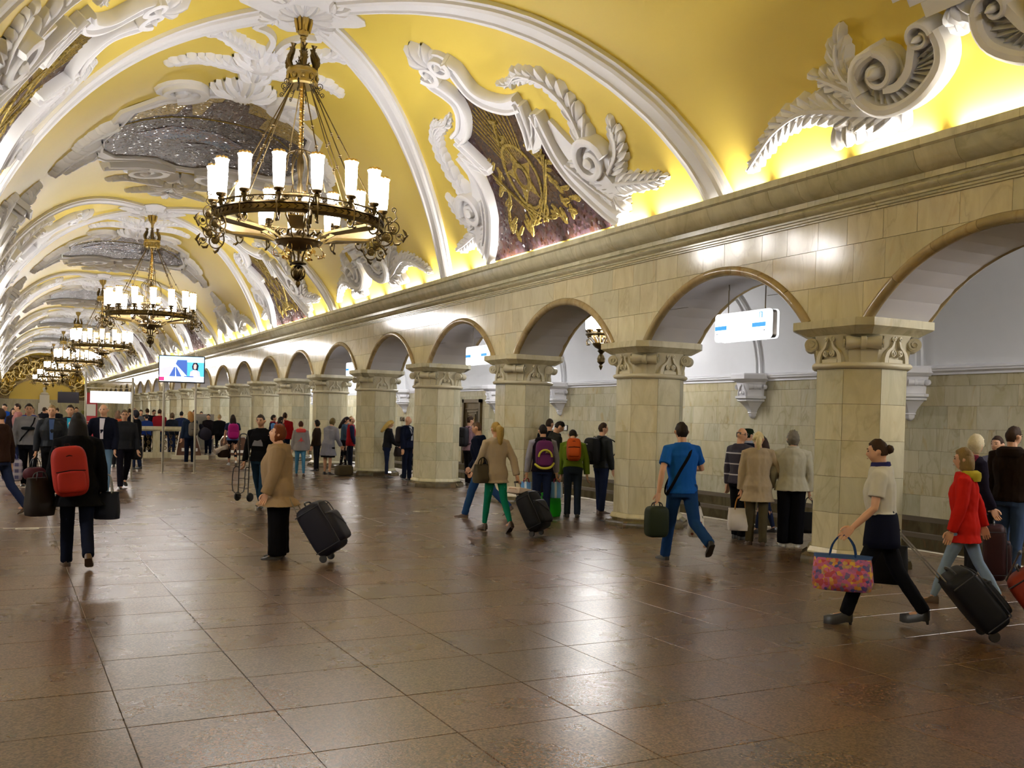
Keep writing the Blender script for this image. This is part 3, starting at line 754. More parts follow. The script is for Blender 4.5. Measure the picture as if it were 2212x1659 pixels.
def build_shield(y0, side, name_, det):
    t = thing('mosaic_shield', name_, 'mosaic panel', (0, 0, 0), 0, 'side wall mosaics of the vault')
    inner = [(2.95, .12), (3.25, .30), (3.50, .55), (3.66, .9), (3.72, 1.17), (4.0, 1.02), (4.45, 1.0), (4.55, 1.2), (4.95, 1.28), (5.4, 1.5), (5.75, 1.85), (6.18, 2.35)]
    poly = inner+mir(inner)[::-1]
    f = field(poly, y0, side, 0.03, 'mosaic_field', 'mosaic_plum', t, 0.35)
    if det:
        field([(3.2, .18), (3.5, .45), (3.75, .8), (4.5, .78), (5.0, 1.0), (5.55, 1.35), (5.7, 0), (5.55, -1.35), (5.0, -1.0), (4.5, -.78), (3.75, -.8), (3.5, -.45), (3.2, -.18)], y0, side, .036, 'mosaic_ground', 'mosaic_dark', t, .4)
        m = MB()
        for a in range(-6, 7):       # rays from the emblem
            aa = pi+a*.13; p0 = (4.55, a*.05); p1 = (4.55+1.25*cos(aa)*.95, a*.105)
            ribbon(m, [p0, ((p0[0]+p1[0])/2, (p0[1]+p1[1])/2), p1], [(-.016, .03), (-.01, .046), (.01, .046), (.016, .03)], y0, side)
        m.build('gold_rays', 'mosaic_gold', t, False)
        m = MB()
        circ = [(4.85+.62*cos(2*pi*i/28), .46*sin(2*pi*i/28)) for i in range(28)]
        ribbon(m, circ, [(-.035, .03), (-.03, .055), (.03, .055), (.035, .03)], y0, side, None, True)
        circ = [(4.85+.27*cos(2*pi*i/20), .20*sin(2*pi*i/20)) for i in range(20)]
        ribbon(m, circ, [(-.02, .03), (-.018, .075), (.018, .075), (.02, .03)], y0, side, None, True)
        m.build('emblem_ring', 'mosaic_gold', t)
        field([(4.85+.55*cos(2*pi*i/24), .40*sin(2*pi*i/24)) for i in range(24)], y0, side, .044, 'emblem_disc', 'mosaic_umber', t, .3)
        st = []
        for i in range(10): rr = (.60, .25)[i % 2]; a = pi+pi*i/5; st.append((4.85+rr*cos(a), rr*.74*sin(a)))
        field(st, y0, side, .058, 'emblem_star', 'mosaic_gold', t, .3)
        field([(4.85+.17*cos(2*pi*i/16), .12*sin(2*pi*i/16)) for i in range(16)], y0, side, .07, 'emblem_centre', 'mosaic_umber', t, .3)
        m = MB()   # hammer and sickle
        ribbon(m, [(3.98+.17*cos(a), .02+.15*sin(a)) for a in [(-1.2+2.9*i/12) for i in range(13)]], [(-.035, .04), (-.03, .075), (.03, .075), (.035, .04)], y0, side, lambda q: 1-.5*q)
        ribbon(m, [(3.75, -.13), (3.95, 0), (4.18, .14)], [(-.022, .04), (-.02, .08), (.02, .08), (.022, .04)], y0, side)
        ribbon(m, [(3.72, -.05), (3.80, -.20)], [(-.045, .04), (-.04, .085), (.04, .085), (.045, .04)], y0, side)
        m.build('hammer_and_sickle', 'mosaic_gold', t)
        m = MB(); rr = random.Random(5)
        for i in range(26):
            s = 1 if i % 2 else -1; q = i/26
            cu = 4.25+1.35*q; cv = s*(.62+.45*q**1.6+rr.uniform(-.1, .1)); petal(m, (cu, cv), s*(.5+rr.uniform(-.4, .9)), .27, .075, .02, y0, side, rr.uniform(-.5, .5), .04)
        for i in range(22):
            cv = -1.15+2.3*i/21; petal(m, (5.50+.10*(i % 3), cv), rr.uniform(-.9, .9)+(.6 if cv > 0 else -.6), .28, .08, .02, y0, side, rr.uniform(-.5, .5), .04)
        m.build('gold_leaves', 'mosaic_gold', t)
        m = MB()
        for s in (-1, 1):
            for k in range(3): ribbon(m, [(4.55+.1*k, s*(.95)), (5.2+.1*k, s*(.55-.12*k)), (5.75, s*(.05-.2*k))], [(-.018, .03), (-.014, .06), (.014, .06), (.018, .03)], y0, side)
            circ = [(5.52+.15*cos(2*pi*i/16), s*.22+.10*sin(2*pi*i/16)) for i in range(16)]
            ribbon(m, circ, [(-.03, .03), (-.02, .06), (.02, .06), (.03, .03)], y0, side, None, True)
        m.build('crossed_lances', 'mosaic_gold', t)
    for s in (-1, 1):
        S = (lambda P: P) if s > 0 else mir
        m = MB()
        top = smooth2(S([(2.42, .36), (2.62, .42), (2.85, .34), (3.12, .30), (3.36, .44), (3.55, .70), (3.66, .95), (3.70, 1.24)]), 3)
        ribbon(m, top, FRAME(.30, .20), y0, side)
        zig = S([(3.70, 1.24), (3.90, 1.15), (4.20, 1.02), (4.50, .86), (4.30, 1.18), (3.98, 1.48)])
        ribbon(m, zig[:4], FRAME(.22, .20), y0, side); ribbon(m, zig[3:], FRAME(.16, .19), y0, side)
        low = smooth2(S([(3.98, 1.48), (4.35, 1.42), (4.75, 1.40), (5.15, 1.52), (5.55, 1.82), (5.9, 2.15), (6.12, 2.42)]), 3)
        ribbon(m, low, FRAME(.26, .20), y0, side)
        wide = smooth2(S([(4.2, 1.58), (4.7, 1.72), (5.1, 1.95), (5.5, 2.2), (5.85, 2.4)]), 3)
        ribbon(m, wide, [(-.30, 0), (-.28, .12), (.28, .12), (.30, 0)], y0, side, lambda q: .25+.75*min(1, q*1.6))
        m.build('frame_moulding', 'stucco', t, True, 42)
        m = MB()
        scroll(m, S([(2.40, .22)])[0], .25, 1.4, (pi/2)*s, -s, .12, .22, y0, side)
        m.build('frame_scroll', 'stucco', t, True, 42); m = MB()
        scroll(m, S([(5.08, 2.25)])[0], .42, 1.5, -(pi/2)*s+pi, s, .15, .24, y0, side)
        m.build('frame_scroll', 'stucco', t, True, 42); m = MB()
        m = MB(); frond(m, S([(4.80, 2.22), (4.4, 2.30), (4.0, 2.28), (3.62, 2.10), (3.40, 1.80), (3.34, 1.45)]), .26, .15, 7 if det else 5, .12, y0, side); m.build('acanthus_leaf', 'stucco', t, True, 50)
        m = MB(); frond(m, S([(3.45, 1.95), (3.30, 1.65), (3.36, 1.30), (3.28, 1.05)]), .14, .09, 4, .10, y0, side, .03); m.build('acanthus_leaf', 'stucco', t, True, 50)
        m = MB(); frond(m, S([(5.35, 2.55), (5.15, 2.85), (4.90, 2.98), (4.72, 3.02)]), .22, .14, 4, .12, y0, side); m.build('acanthus_leaf', 'stucco', t, True, 50)
        m = MB(); frond(m, S([(5.55, 2.60), (5.62, 3.0), (5.68, 3.35), (5.70, 3.65)]), .20, .12, 4, .12, y0, side); m.build('acanthus_leaf', 'stucco', t, True, 50)
        m = MB(); frond(m, S([(4.95, 1.62), (5.2, 1.80), (5.5, 2.05), (5.8, 2.40)]), .17, .17, 5, .17, y0, side); m.build('acanthus_leaf', 'stucco', t, True, 50)
        m = MB(); fan(m, S([(5.72, 2.45)])[0], s*.35, 1.9, 6, .38, .10, .13, y0, side); m.build('acanthus_lobe', 'stucco', t, True, 50)
    m = MB(); fan(m, (2.35, 0), pi, 2.5, 7, .42, .12, .14, y0, side); fan(m, (2.3, 0), pi, 1.4, 4, .55, .12, .20, y0, side)
    m.build('shell_crest', 'stucco', t, True, 50)
    return t

def build_cartouche(y0, side, name_, det):
    t = thing('stucco_cartouche', name_, 'relief ornament', (0, 0, 0), 0, 'stucco scroll cartouches of the vault')
    for s in (-1, 1):
        S = (lambda P: P) if s > 0 else mir
        m = MB()
        body = smooth2(S([(5.18, .24), (5.36, .22), (5.56, .30), (5.74, .55), (5.83, .85), (5.80, 1.14), (5.62, 1.34), (5.38, 1.36), (5.20, 1.20), (5.14, .98)]), 3)
        ribbon(m, body, [(-.07, 0), (-.07, .26), (-.03, .30), (.03, .30), (.07, .26), (.07, 0)], y0, side)
        bodyi = smooth2(S([(5.22, .52), (5.34, .58), (5.50, .68), (5.60, .86), (5.58, 1.02)]), 3)
        ribbon(m, bodyi, [(-.045, 0), (-.045, .25), (.045, .25), (.045, 0)], y0, side)
        m.build('scroll_band', 'stucco', t, True, 42)
        m = MB()   # trough with slanting flutes between the bands
        P1 = smooth2(S([(5.20, .38), (5.42, .42), (5.58, .52), (5.70, .78), (5.70, 1.05), (5.56, 1.22)]), 3)
        ribbon(m, P1, [(-.17, 0), (-.15, .10), (.15, .10), (.17, 0)], y0, side)
        for i in range(1, len(P1)-1):
            a, b = P1[i], P1[i+1]; d = atan2(b[1]-a[1], b[0]-a[0]); e = d+s*1.0
            ribbon(m, [(a[0]-.15*cos(e), a[1]-.15*sin(e)), a, (a[0]+.15*cos(e), a[1]+.15*sin(e))], [(-.028, .1), (0, .20), (.028, .1)], y0, side)
        m.build('fluted_trough', 'stucco', t, True, 42); m = MB()
        scroll(m, S([(5.38, 1.06)])[0], .30, 1.45, (pi/2)*s-.6*s, s, .10, .30, y0, side)
        m.build('volute', 'stucco', t, True, 42); m = MB()
        scroll(m, S([(5.20, .42)])[0], .17, 1.3, -(pi/2)*s, -s, .07, .30, y0, side)
        m.build('volute', 'stucco', t, True, 42); m = MB()
        m = MB(); frond(m, S([(5.62, 1.30), (5.32, 1.55), (5.08, 1.58), (4.92, 1.52)]), .22, .15, 4, .16, y0, side); m.build('acanthus_leaf', 'stucco', t, True, 50)
        m = MB(); frond(m, S([(5.55, 1.45), (5.30, 1.78), (5.20, 1.95)]), .20, .13, 3, .14, y0, side); m.build('acanthus_leaf', 'stucco', t, True, 50)
        m = MB(); frond(m, S([(5.86, 1.05), (5.74, 1.55), (5.58, 2.0), (5.52, 2.4), (5.62, 2.85), (5.80, 3.2), (5.98, 3.5)]), .28, .10, 12 if det else 8, .13, y0, side, .06); m.build('acanthus_leaf', 'stucco', t, True, 50)
        m = MB()
        for i in range(7 if det else 5): petal(m, S([(5.80, .95+.16*i)])[0], s*.35, .30, .08, .10, y0, side, 0, .05)
        m.build('acanthus_lobe', 'stucco', t, True, 50)
    m = MB()
    fan(m, (5.02, 0), 0, 1.3, 4, .36, .085, .22, y0, side); fan(m, (5.02, 0), 0, .5, 3, .28, .06, .30, y0, side)
    m.build('centre_leaf', 'stucco', t, True, 50)
    m = MB()
    for (a, b, hw, h) in ((4.86, 5.02, .20, .34), (4.74, 4.86, .36, .30), (4.66, 4.74, .46, .38), (4.60, 4.66, .42, .30)):
        ribbon(m, [(a, 0), ((a+b)/2, 0), (b, 0)], [(-hw, 0), (-hw, h), (hw, h), (hw, 0)], y0, side)
    m.build('bracket', 'stucco', t, False)
    m = MB(); fan(m, (4.62, 0), pi, 1.8, 5, .42, .10, .2, y0, side); frond(m, [(4.55, 0), (4.35, 0), (4.1, 0)], .18, .10, 4, .18, y0, side)
    m.build('plume', 'stucco', t, True, 50)
    return t

def build_crown_panel(y0, name_, det):
    t = thing('ceiling_mosaic', name_, 'mosaic panel', (0, 0, 0), 0, 'mosaic pictures along the crown of the vault')
    half = [(0, 4.85), (.55, 5.15), (1.3, 5.75), (1.9, 6.3), (2.05, 7.2), (2.35, 8.2), (2.30, 9.3), (1.9, 10.35), (1.3, 10.75), (.85, 10.9), (.35, 11.5), (0, 11.6)]
    poly = half+[(-u, v) for u, v in half[1:-1]][::-1]
    field(poly, y0, 1, .03, 'mosaic_field', 'mosaic_dark', t, .5)
    if det:
        field([(-1.75, 6.45), (-1.25, 5.85), (-.4, 5.2), (0, 4.95), (.5, 5.25), (1.25, 5.85), (1.8, 6.4), (1.9, 7.0), (1.2, 6.9), (.2, 6.6), (-.9, 6.65), (-1.9, 7.1)], y0, 1, .036, 'mosaic_sky', 'mosaic_sky', t, .5)
        field([(-.45, 6.7), (-.38, 5.6), (-.22, 5.5), (-.18, 5.15), (.12, 5.12), (.18, 5.35), (.34, 5.4), (.42, 5.9), (.85, 6.05), (.85, 6.85)], y0, 1, .045, 'mosaic_cathedral', 'mosaic_umber', t, .5)
        field([(-.95, 6.7), (-.88, 6.1), (-.80, 5.75), (-.72, 6.1), (-.62, 6.7)], y0, 1, .044, 'mosaic_tower', 'mosaic_umber', t, .5)
        m = MB()
        for k in range(5): ribbon(m, [(-.25+.13*k, 5.55), (-.25+.13*k, 5.95)], [(-.02, .04), (0, .05), (.02, .04)], y0)
        for k in range(4): ribbon(m, [(-.3+.22*k, 6.15), (-.3+.22*k, 6.55)], [(-.04, .04), (0, .052), (.04, .04)], y0)
        m.build('mosaic_windows', 'mosaic_line', t, False)
        field([(-1.6, 8.3), (-.9, 7.7), (.2, 7.9), (.9, 8.6), (.6, 9.2), (-.3, 8.7), (-1.2, 8.9)], y0, 1, .038, 'mosaic_water', 'mosaic_blue', t, .5)
        field([(-.5, 9.1), (.3, 8.9), (.8, 9.5), (.2, 9.9), (-.4, 9.7)], y0, 1, .039, 'mosaic_banners', 'mosaic_plum', t, .5)
        ribbon(mm := MB(), smooth2([(-2.1, 7.4), (-1.0, 6.95), (.2, 6.9), (1.2, 7.1), (2.1, 7.9)], 4), [(-.03, .03), (0, .05), (.03, .03)], y0); mm.build('mosaic_horizon', 'mosaic_gold', t, False)
    m = MB(); P = [poly[-1]]+poly[:2]
    out = [(u*1.07, 8.3+(v-8.3)*1.05) for u, v in poly]
    ribbon(m, out, FRAME(.36, .10), y0, 1, None, True); m.build('frame_moulding', 'stucco', t, True, 42)
    for s in (-1, 1):
        Sx = lambda P: [(s*u, v) for u, v in P]
        m = MB()
        scroll(m, (s*1.15, 4.85), .55, 1.4, pi/2, s, .2, .18, y0); m.build('frame_scroll', 'stucco', t, True, 42); m = MB()
        scroll(m, (s*.95, 12.15), .62, 1.5, -pi/2 if s > 0 else -pi/2, -s, .2, .2, y0)
        ribbon(m, smooth2(Sx([(.3, 11.7), (1.0, 11.4), (1.7, 11.2), (2.1, 10.9)]), 3), FRAME(.3, .22), y0)
        m.build('frame_scroll', 'stucco', t, True, 42); m = MB()
        m = MB(); frond(m, Sx([(2.2, 6.9), (2.6, 7.3), (2.95, 7.7)]), .26, .2, 4, .18, y0); m.build('acanthus_leaf', 'stucco', t, True, 50)
        m = MB(); frond(m, Sx([(2.5, 8.0), (2.9, 8.3), (3.3, 8.6), (3.5, 9.0)]), .3, .2, 5, .2, y0); m.build('acanthus_leaf', 'stucco', t, True, 50)
        m = MB(); frond(m, Sx([(2.5, 9.2), (2.8, 9.4), (3.1, 9.7)]), .26, .18, 4, .18, y0); m.build('acanthus_leaf', 'stucco', t, True, 50)
        m = MB(); frond(m, Sx([(.25, 3.1), (.7, 2.95), (1.15, 2.9), (1.55, 3.1)]), .22, .15, 6, .14, y0); m.build('acanthus_leaf', 'stucco', t, True, 50)
        m = MB(); frond(m, Sx([(.2, 2.3), (.6, 1.9), (.95, 1.55), (1.2, 1.5)]), .24, .15, 6, .14, y0); m.build('acanthus_leaf', 'stucco', t, True, 50)
        m = MB(); frond(m, Sx([(.3, 13.6), (.8, 13.5), (1.3, 13.2), (1.7, 13.2)]), .2, .14, 5, .14, y0); m.build('acanthus_leaf', 'stucco', t, True, 50)
        m = MB(); frond(m, Sx([(.2, 14.4), (.55, 14.7), (1.0, 15.0)]), .2, .14, 4, .14, y0); m.build('acanthus_leaf', 'stucco', t, True, 50)
        m = MB()
        ribbon(m, smooth2(Sx([(.08, 2.0), (.12, 1.5), (.30, 1.15), (.55, 1.0), (.45, .75)]), 3), [(-.06, 0), (-.05, .1), (.05, .1), (.06, 0)], y0)
        m.build('ribbon_scroll', 'stucco', t, True, 42)
    m = MB(); fan(m, (0, 4.6), -pi/2, 2.6, 9, .85, .16, .2, y0); fan(m, (0, 4.5), pi/2, 2.4, 6, .38, .13, .22, y0); fan(m, (0, 3.6), -pi/2, 1.8, 5, .5, .14, .16, y0)
    disc(m, (0, 4.5), .22, .26, y0); m.build('shell_crest', 'stucco', t, True, 50)
    m = MB(); fan(m, (0, 2.9), -pi/2, 2.2, 7, .8, .17, .16, y0); disc(m, (0, 2.75), .3, .2, y0)
    m.build('leaf_rosette', 'stucco', t, True, 50); m = MB()
    fan(m, (0, 12.5), pi/2, 2.2, 7, .75, .15, .18, y0); fan(m, (0, 13.8), pi/2, 2.6, 7, .9, .16, .15, y0); fan(m, (0, 14.7), pi/2, 1.5, 5, .9, .14, .14, y0)
    m.build('leaf_rosette', 'stucco', t, True, 50)
    return t

def build_boss(y0, name_):
    t = thing('ceiling_boss', name_, 'ceiling rosette', (0, 0, 0), 0, 'vault bosses above the chandeliers')
    m = MB()
    for R_, h in ((.86, .03), (.74, .07), (.66, .10)):
        P = []
        for i in range(40):
            a = 2*pi*i/40; rr = R_*(1+.16*cos(4*a)+.06*cos(8*a)); P.append((rr*cos(a), rr*sin(a)))
        n = len(P); vs = [VP(u*k, y0+v*k, hh) for k, hh in ((1, 0), (1, h), (.9, h+.04), (.01, h+.05)) for u, v in P]
        m.add(vs, [(j*n+i, j*n+(i+1) % n, (j+1)*n+(i+1) % n, (j+1)*n+i) for j in range(3) for i in range(n)])
    m.build('boss_plate', 'stucco', t, True, 42); m = MB()
    for k in range(4):
        a = pi/4+pi/2*k; fan(m, (.50*cos(a), .50*sin(a)), a, 1.8, 5, .34, .09, .10, y0)
    fan(m, (0, 0), 0, 2*pi*15/16, 16, .56, .11, .12, y0)
    m.v = [tuple(Vector(p)+Vector((0, 0, -.06))) for p in m.v]
    m.build('boss_leaves', 'stucco', t, True, 50)
    return t

RIB = [(-.27, 0), (-.27, .07), (-.20, .07), (-.18, .11), (-.12, .13), (-.10, .10), (.10, .10), (.12, .13), (.18, .11), (.20, .07), (.27, .07), (.27, 0)]
for k in range(-1, 7):
    y0 = YB+BAY*k
    for s in (-1, 1):
        for d in (-1, 1):
            if k == -1 and d == -1: continue
            m = MB(); P = [(.45+(6.16-.45)*i/26, d*(.38+(4.97-.38)*(.45+(6.16-.45)*i/26-.45)/(6.16-.45))) for i in range(27)]
            # the ribs run straight across the plan, so space them by plan distance
            pts = []
            for i in range(31):
                x = .42+(4.775-.42)*i/30
                u = _al[min(int(x/4.97*400), 400)]; pts.append((u, d*(x*1.005)))
            ribbon(m, pts, RIB, y0, s); m.build('vault_rib', 'stucco', ceiling, True, 40)
    if k >= 0:
        nth = ORD[k]
        build_boss(y0, 'white four-lobed stucco boss holding the %s chandelier' % nth)
    else: build_boss(y0, 'white four-lobed stucco boss above the camera, outside the frame')
    det = k <= 1
    if k >= 0:
        build_shield(y0, 1, 'right-hand vault mosaic of gold emblems in a white scroll frame, beside the %s chandelier' % ORD[k], det)
        build_shield(y0, -1, 'left-hand vault mosaic of gold emblems in a white scroll frame, beside the %s chandelier' % ORD[k], det)
        build_crown_panel(y0, 'octagonal crown mosaic in a white leafy frame, just beyond the %s chandelier' % ORD[k] if k < 6 else 'octagonal crown mosaic beyond the farthest chandelier', det) if k < 6 else None
    if k < 6:
        nm = 'between the %s and %s chandeliers' % (ORD[k], ORD[k+1]) if k >= 0 else 'in front of the nearest chandelier'
        build_cartouche(y0+9, 1, 'white scroll and acanthus cartouche above the right cornice, '+nm, k <= 1)
        if k >= 0: build_cartouche(y0+9, -1, 'white scroll and acanthus cartouche above the left cornice, '+nm, False)
# ---- gilt ornament round the end lunette
t = thing('lunette_surround', 'dark and gilt scrollwork arch framing the yellow lunette on the end wall', 'relief ornament', (XB, Y_END-.02, 2.78))
m = MB(); n = 32
def ring(ax, az, e): return [(ax*cos(pi*i/n), -e, az*sin(pi*i/n)) for i in range(n+1)]
inn, outr = ring(3.75, 2.55, .12), [(max(-4.9, min(4.9, 4.95*cos(pi*i/n)*1.02)), -.12, (zvault(4.95*cos(pi*i/n)*.99)-2.72) if 0 < i < n else 0.0) for i in range(n+1)]
vs = inn+outr+[(x, 0, z) for x, _, z in inn]
m.add(vs, [(i, i+1, n+2+i, n+1+i) for i in range(n)]+[(i+1, i, 2*n+2+i, 2*n+3+i) for i in range(n)])
m.build('surround_plate', 'bronze', t, False)
g = MB(); rr = random.Random(9)
for i in range(15):
    a = pi*(i+.5)/15; ai, ao = Vector((3.75*cos(a), 0, 2.55*sin(a))), Vector((4.85*cos(a), 0, (zvault(4.85*cos(a))-2.75)))
    c = (ai+ao)/2; rad = (ao-ai).length*.38
    for q in range(2):
        P = [(c.x+(rad*(1-.8*j/16))*cos(a+q*pi+j*.5*(1 if i % 2 else -1)), -.2, c.z+(rad*(1-.8*j/16))*sin(a+q*pi+j*.5*(1 if i % 2 else -1))) for j in range(17)]
        g.tube(P, [.11*(1-.6*j/16) for j in range(17)], 5)
    for q in range(5):
        b = rr.uniform(0, 2*pi); g.tube([(c.x+rad*.6*cos(b), -.18, c.z+rad*.6*sin(b)), (c.x+rad*1.2*cos(b+.3), -.2, c.z+rad*1.2*sin(b+.3)), (c.x+rad*1.5*cos(b+.8), -.15, c.z+rad*1.5*sin(b+.8))], [.10, .12, .03], 5)
g.build('gilt_scrolls', 'bronze_light', t)
t = thing('bust', 'white plaster bust on a tall pedestal before the yellow lunette', 'bust', (XB+.15, Y_END-.9, 0))
m = MB(); m.box(-.7, .7, -.4, .4, 0, 2.35); m.box(-.55, .55, -.3, .3, 2.35, 3.35); m.build('pedestal', 'stucco', t, False)
m = MB(); m.lathe([(0, 3.35), (.42, 3.37), (.5, 3.48), (.3, 3.66), (.14, 3.72), (.14, 3.82), (.2, 3.9), (.23, 4.05), (.2, 4.2), (.1, 4.28), (0, 4.3)], 16, R(0, 'Z') @ Matrix.Diagonal((1, .7, 1, 1))); m.build('head_and_shoulders', 'stucco', t)
# ================================================================ chandeliers
def CR(a, r, z): return (r*cos(a), r*sin(a), z)
def chandelier_meshes():
    """local z = 0 at the vault, hanging down"""
    o = {}
    L = lambda prof, n=20: MB().lathe(prof, n)
    b = MB(); b.lathe([(0, .02), (.19, .02), (.20, -.02), (.19, -.05), (.15, -.09), (.13, -.12)], 20); b.build
    b.lathe([(.11, -.10), (.125, -.16), (.10, -.25), (.085, -.34), (.09, -.38), (.075, -.42), (.04, -.44)], 16)
    for k in range(8): a = 2*pi*k/8; b.tube([CR(a, .10, -.36), CR(a, .125, -.22), CR(a, .145, -.13), CR(a, .19, -.09)], [.022, .03, .026, .008], 5)
    b.lathe([(.02, -.44), (.055, -.455), (.055, -.475), (.03, -.49)], 12); o['canopy'] = (b, 'bronze_light')
    b = MB(); b.lathe([(.034, -.48), (.034, -.98)], 12)
    for k in range(8): a = 2*pi*k/8; b.tube([CR(a, .034, -.49), CR(a, .034, -.97)], .008, 4)
    b.lathe([(.03, -.90), (.055, -.94), (.055, -.98), (.03, -1.02), (.05, -1.08), (.05, -1.12)], 12); o['stem'] = (b, 'bronze_light')
    b = MB(); b.lathe([(.05, -1.10), (.235, -1.10), (.25, -1.13), (.255, -1.17), (.235, -1.20), (.235, -1.29), (.25, -1.31), (.255, -1.345), (.23, -1.37), (.16, -1.37)], 24)
    for k in range(10):
        a = 2*pi*k/10; M = R(a, 'Z') @ T(.238, 0, -1.245) @ R(pi/2, 'Y'); b.lathe([(.052, 0), (.052, .012), (.035, .02), (.035, .012), (.018, .03), (0, .034)], 10, M)
    o['crown_drum'] = (b, 'bronze_light')
    b = MB(); 
    for k in range(6):
        a = 2*pi*k/6+.25; pts = [CR(a, .20, -1.12), CR(a, .25, -1.04), CR(a, .245, -.95), CR(a, .205, -.88), CR(a, .175, -.82), CR(a, .185, -.79)]
        b.tube(pts, [.03, .045, .05, .045, .03, .025], 7); b.lathe([(.022, 0), (.028, .03), (.052, .07), (.045, .072), (0, .05)], 10, T(*CR(a, .188, -.80)) @ R(.25, 'X'))
        for q in range(4): z = -1.02+.05*q; b.tube([CR(a, .24-.012*q, z), CR(a+.16, .28-.02*q, z+.03), CR(a+.22, .27-.02*q, z+.06)], [.02, .014, .004], 4); b.tube([CR(a, .24-.012*q, z), CR(a-.16, .28-.02*q, z+.03), CR(a-.22, .27-.02*q, z+.06)], [.02, .014, .004], 4)
        a2 = a+pi/6; b.tube([CR(a2, .20, -1.10), CR(a2, .16, -1.05), CR(a2, .10, -1.04), CR(a2, .08, -1.0), CR(a2, .11, -.97)], .012, 5)
    o['crown_horn'] = (b, 'bronze')
    b = MB()
    for k in range(8):
        a = 2*pi*k/8+.2
        for z0, r0, rr in ((-1.36, .26, .06), (-1.50, .30, .04)):
            pts = [(r0+.02+rr*(1-.75*i/14)*cos(-pi/2+i*.62), z0+rr*(1-.75*i/14)*sin(-pi/2+i*.62)) for i in range(15)]
            b.tube([CR(a, .2, -1.36)]*1+[CR(a, r_, z_) for r_, z_ in pts], .0065, 4)
    o['wire_scroll'] = (b, 'iron')
    b = MB(); b.lathe([(.032, -1.34), (.032, -2.36)], 10)
    pts = [CR(i*.72, .034, -1.38-.0036*i*1.62) for i in range(168)]; b.tube(pts, .010, 5); o['twisted_rod'] = (b, 'gilt')
    b = MB()
    for k in range(6):
        a = 2*pi*k/6+.3
        for da, r1 in ((-.05, 1.05), (.05, 1.22)):
            p0, p1 = Vector(CR(a, .17, -1.34)), Vector(CR(a+da*3, r1, -3.30)); b.tube([p0, p1], .010, 5)
            for f in (.42, .60): q = p0.lerp(p1, f); b.lathe([(0, -.035), (.028, -.015), (.016, 0), (.028, .015), (0, .035)], 8, T(*q))
    o['suspension_rod'] = (b, 'bronze')
    b = MB()     # inner cage and baluster
    b.lathe([(.03, -2.36), (.05, -2.40), (.03, -2.46), (.055, -2.56), (.06, -2.66), (.04, -2.78), (.03, -2.9), (.055, -3.0), (.035, -3.1), (.035, -3.75)], 14)
    for k in range(8):
        a = 2*pi*k/8; b.tube([CR(a, .05, -2.38), CR(a, .20, -2.44), CR(a, .31, -2.58), CR(a, .33, -2.80), CR(a, .27, -3.0), CR(a, .34, -3.14), CR(a, .25, -3.3), CR(a, .10, -3.62)], .011, 5)
        b.tube([CR(a+.2, .06, -3.55), CR(a+.2, .17, -3.40), CR(a+.2, .30, -3.30), CR(a+.2, .36, -3.22)], [.02, .02, .016, .006], 5)
    b.lathe([(.33, -3.13), (.36, -3.15), (.36, -3.19), (.33, -3.21)], 20, None, False); o['cage'] = (b, 'bronze')
    b = MB()     # outer ring
    ro = 1.335
    b.lathe([(ro-.035, -3.480), (ro+.01, -3.480), (ro+.03, -3.510), (ro+.005, -3.525), (ro+.005, -3.600), (ro+.035, -3.615), (ro+.02, -3.650), (ro-.04, -3.655), (ro-.05, -3.630), (ro-.035, -3.600), (ro-.035, -3.480)], 72, None, False)
    b.lathe([(ro-.03, -3.395), (ro+.005, -3.395), (ro+.005, -3.415), (ro-.03, -3.415), (ro-.03, -3.395)], 72, None, False)
    for k in range(72): a = 2*pi*k/72; b.tube([CR(a, ro+.008, -3.595), CR(a+.04, ro+.014, -3.560), CR(a, ro+.008, -3.530)], .008, 3)
    o['ring'] = (b, 'bronze')
    b = MB()
    for k in range(45):
        a = 2*pi*k/45; sgn = 1 if k % 2 else -1
        P = [CR(a+sgn*(.032*(1-.8*i/10))*cos(i*.75)*1.0, ro-.01, -3.442+.036*(1-.75*i/10)*sin(i*.75)) for i in range(11)]
        b.tube(P, .008, 4); b.tube([CR(a-.07, ro-.01, -3.478), CR(a-.035, ro-.01, -3.415), CR(a, ro-.01, -3.478), CR(a+.035, ro-.01, -3.420)], .006, 3)
    o['gallery'] = (b, 'bronze')
    b = MB()     # spider arms
    for k in range(6):
        a = 2*pi*k/6+.1; A = R(a, 'Z')
        for s_ in (-1, 1):
            pts = [(1.30, s_*.14, -3.67), (1.0, s_*.12, -3.70), (.62, s_*.09, -3.74), (.48, s_*.10, -3.79), (.34, s_*.06, -3.86)]
            b.loft([[A @ Vector(q) for q in ((x, y-.012, z-.02), (x, y+.012, z-.02), (x, y+.012, z+.02), (x, y-.012, z+.02))] for x, y, z in pts])
        b.loft([[A @ Vector(q) for q in ((x, -.12+q_, z-.008), (x, .12-q_, z-.008), (x, .12-q_, z+.004), (x, -.12+q_, z+.004))] for x, z, q_ in ((1.28, -3.68, 0), (.9, -3.72, .02), (.6, -3.75, .04))])
    o['arm'] = (b, 'bronze_light')
    b = MB()
    for k in range(12):
        a = 2*pi*k/12
        for j in range(3): rr = .25+.09*j; b.tube([CR(a+.13*j, rr, -3.80), CR(a+.13*j+.10, rr+.06, -3.74), CR(a+.13*j+.2, rr+.03, -3.70)], [.022, .018, .006], 4)
    b.lathe([(.12, -3.70), (.30, -3.78), (.36, -3.83), (.375, -3.86), (.36, -3.89), (.28, -3.91), (.12, -3.985), (.06, -4.0)], 28)
    b.lathe([(.375, -3.845), (.385, -3.855), (.375, -3.87)], 28, None, False); o['bowl'] = (b, 'bronze')
    b = MB()
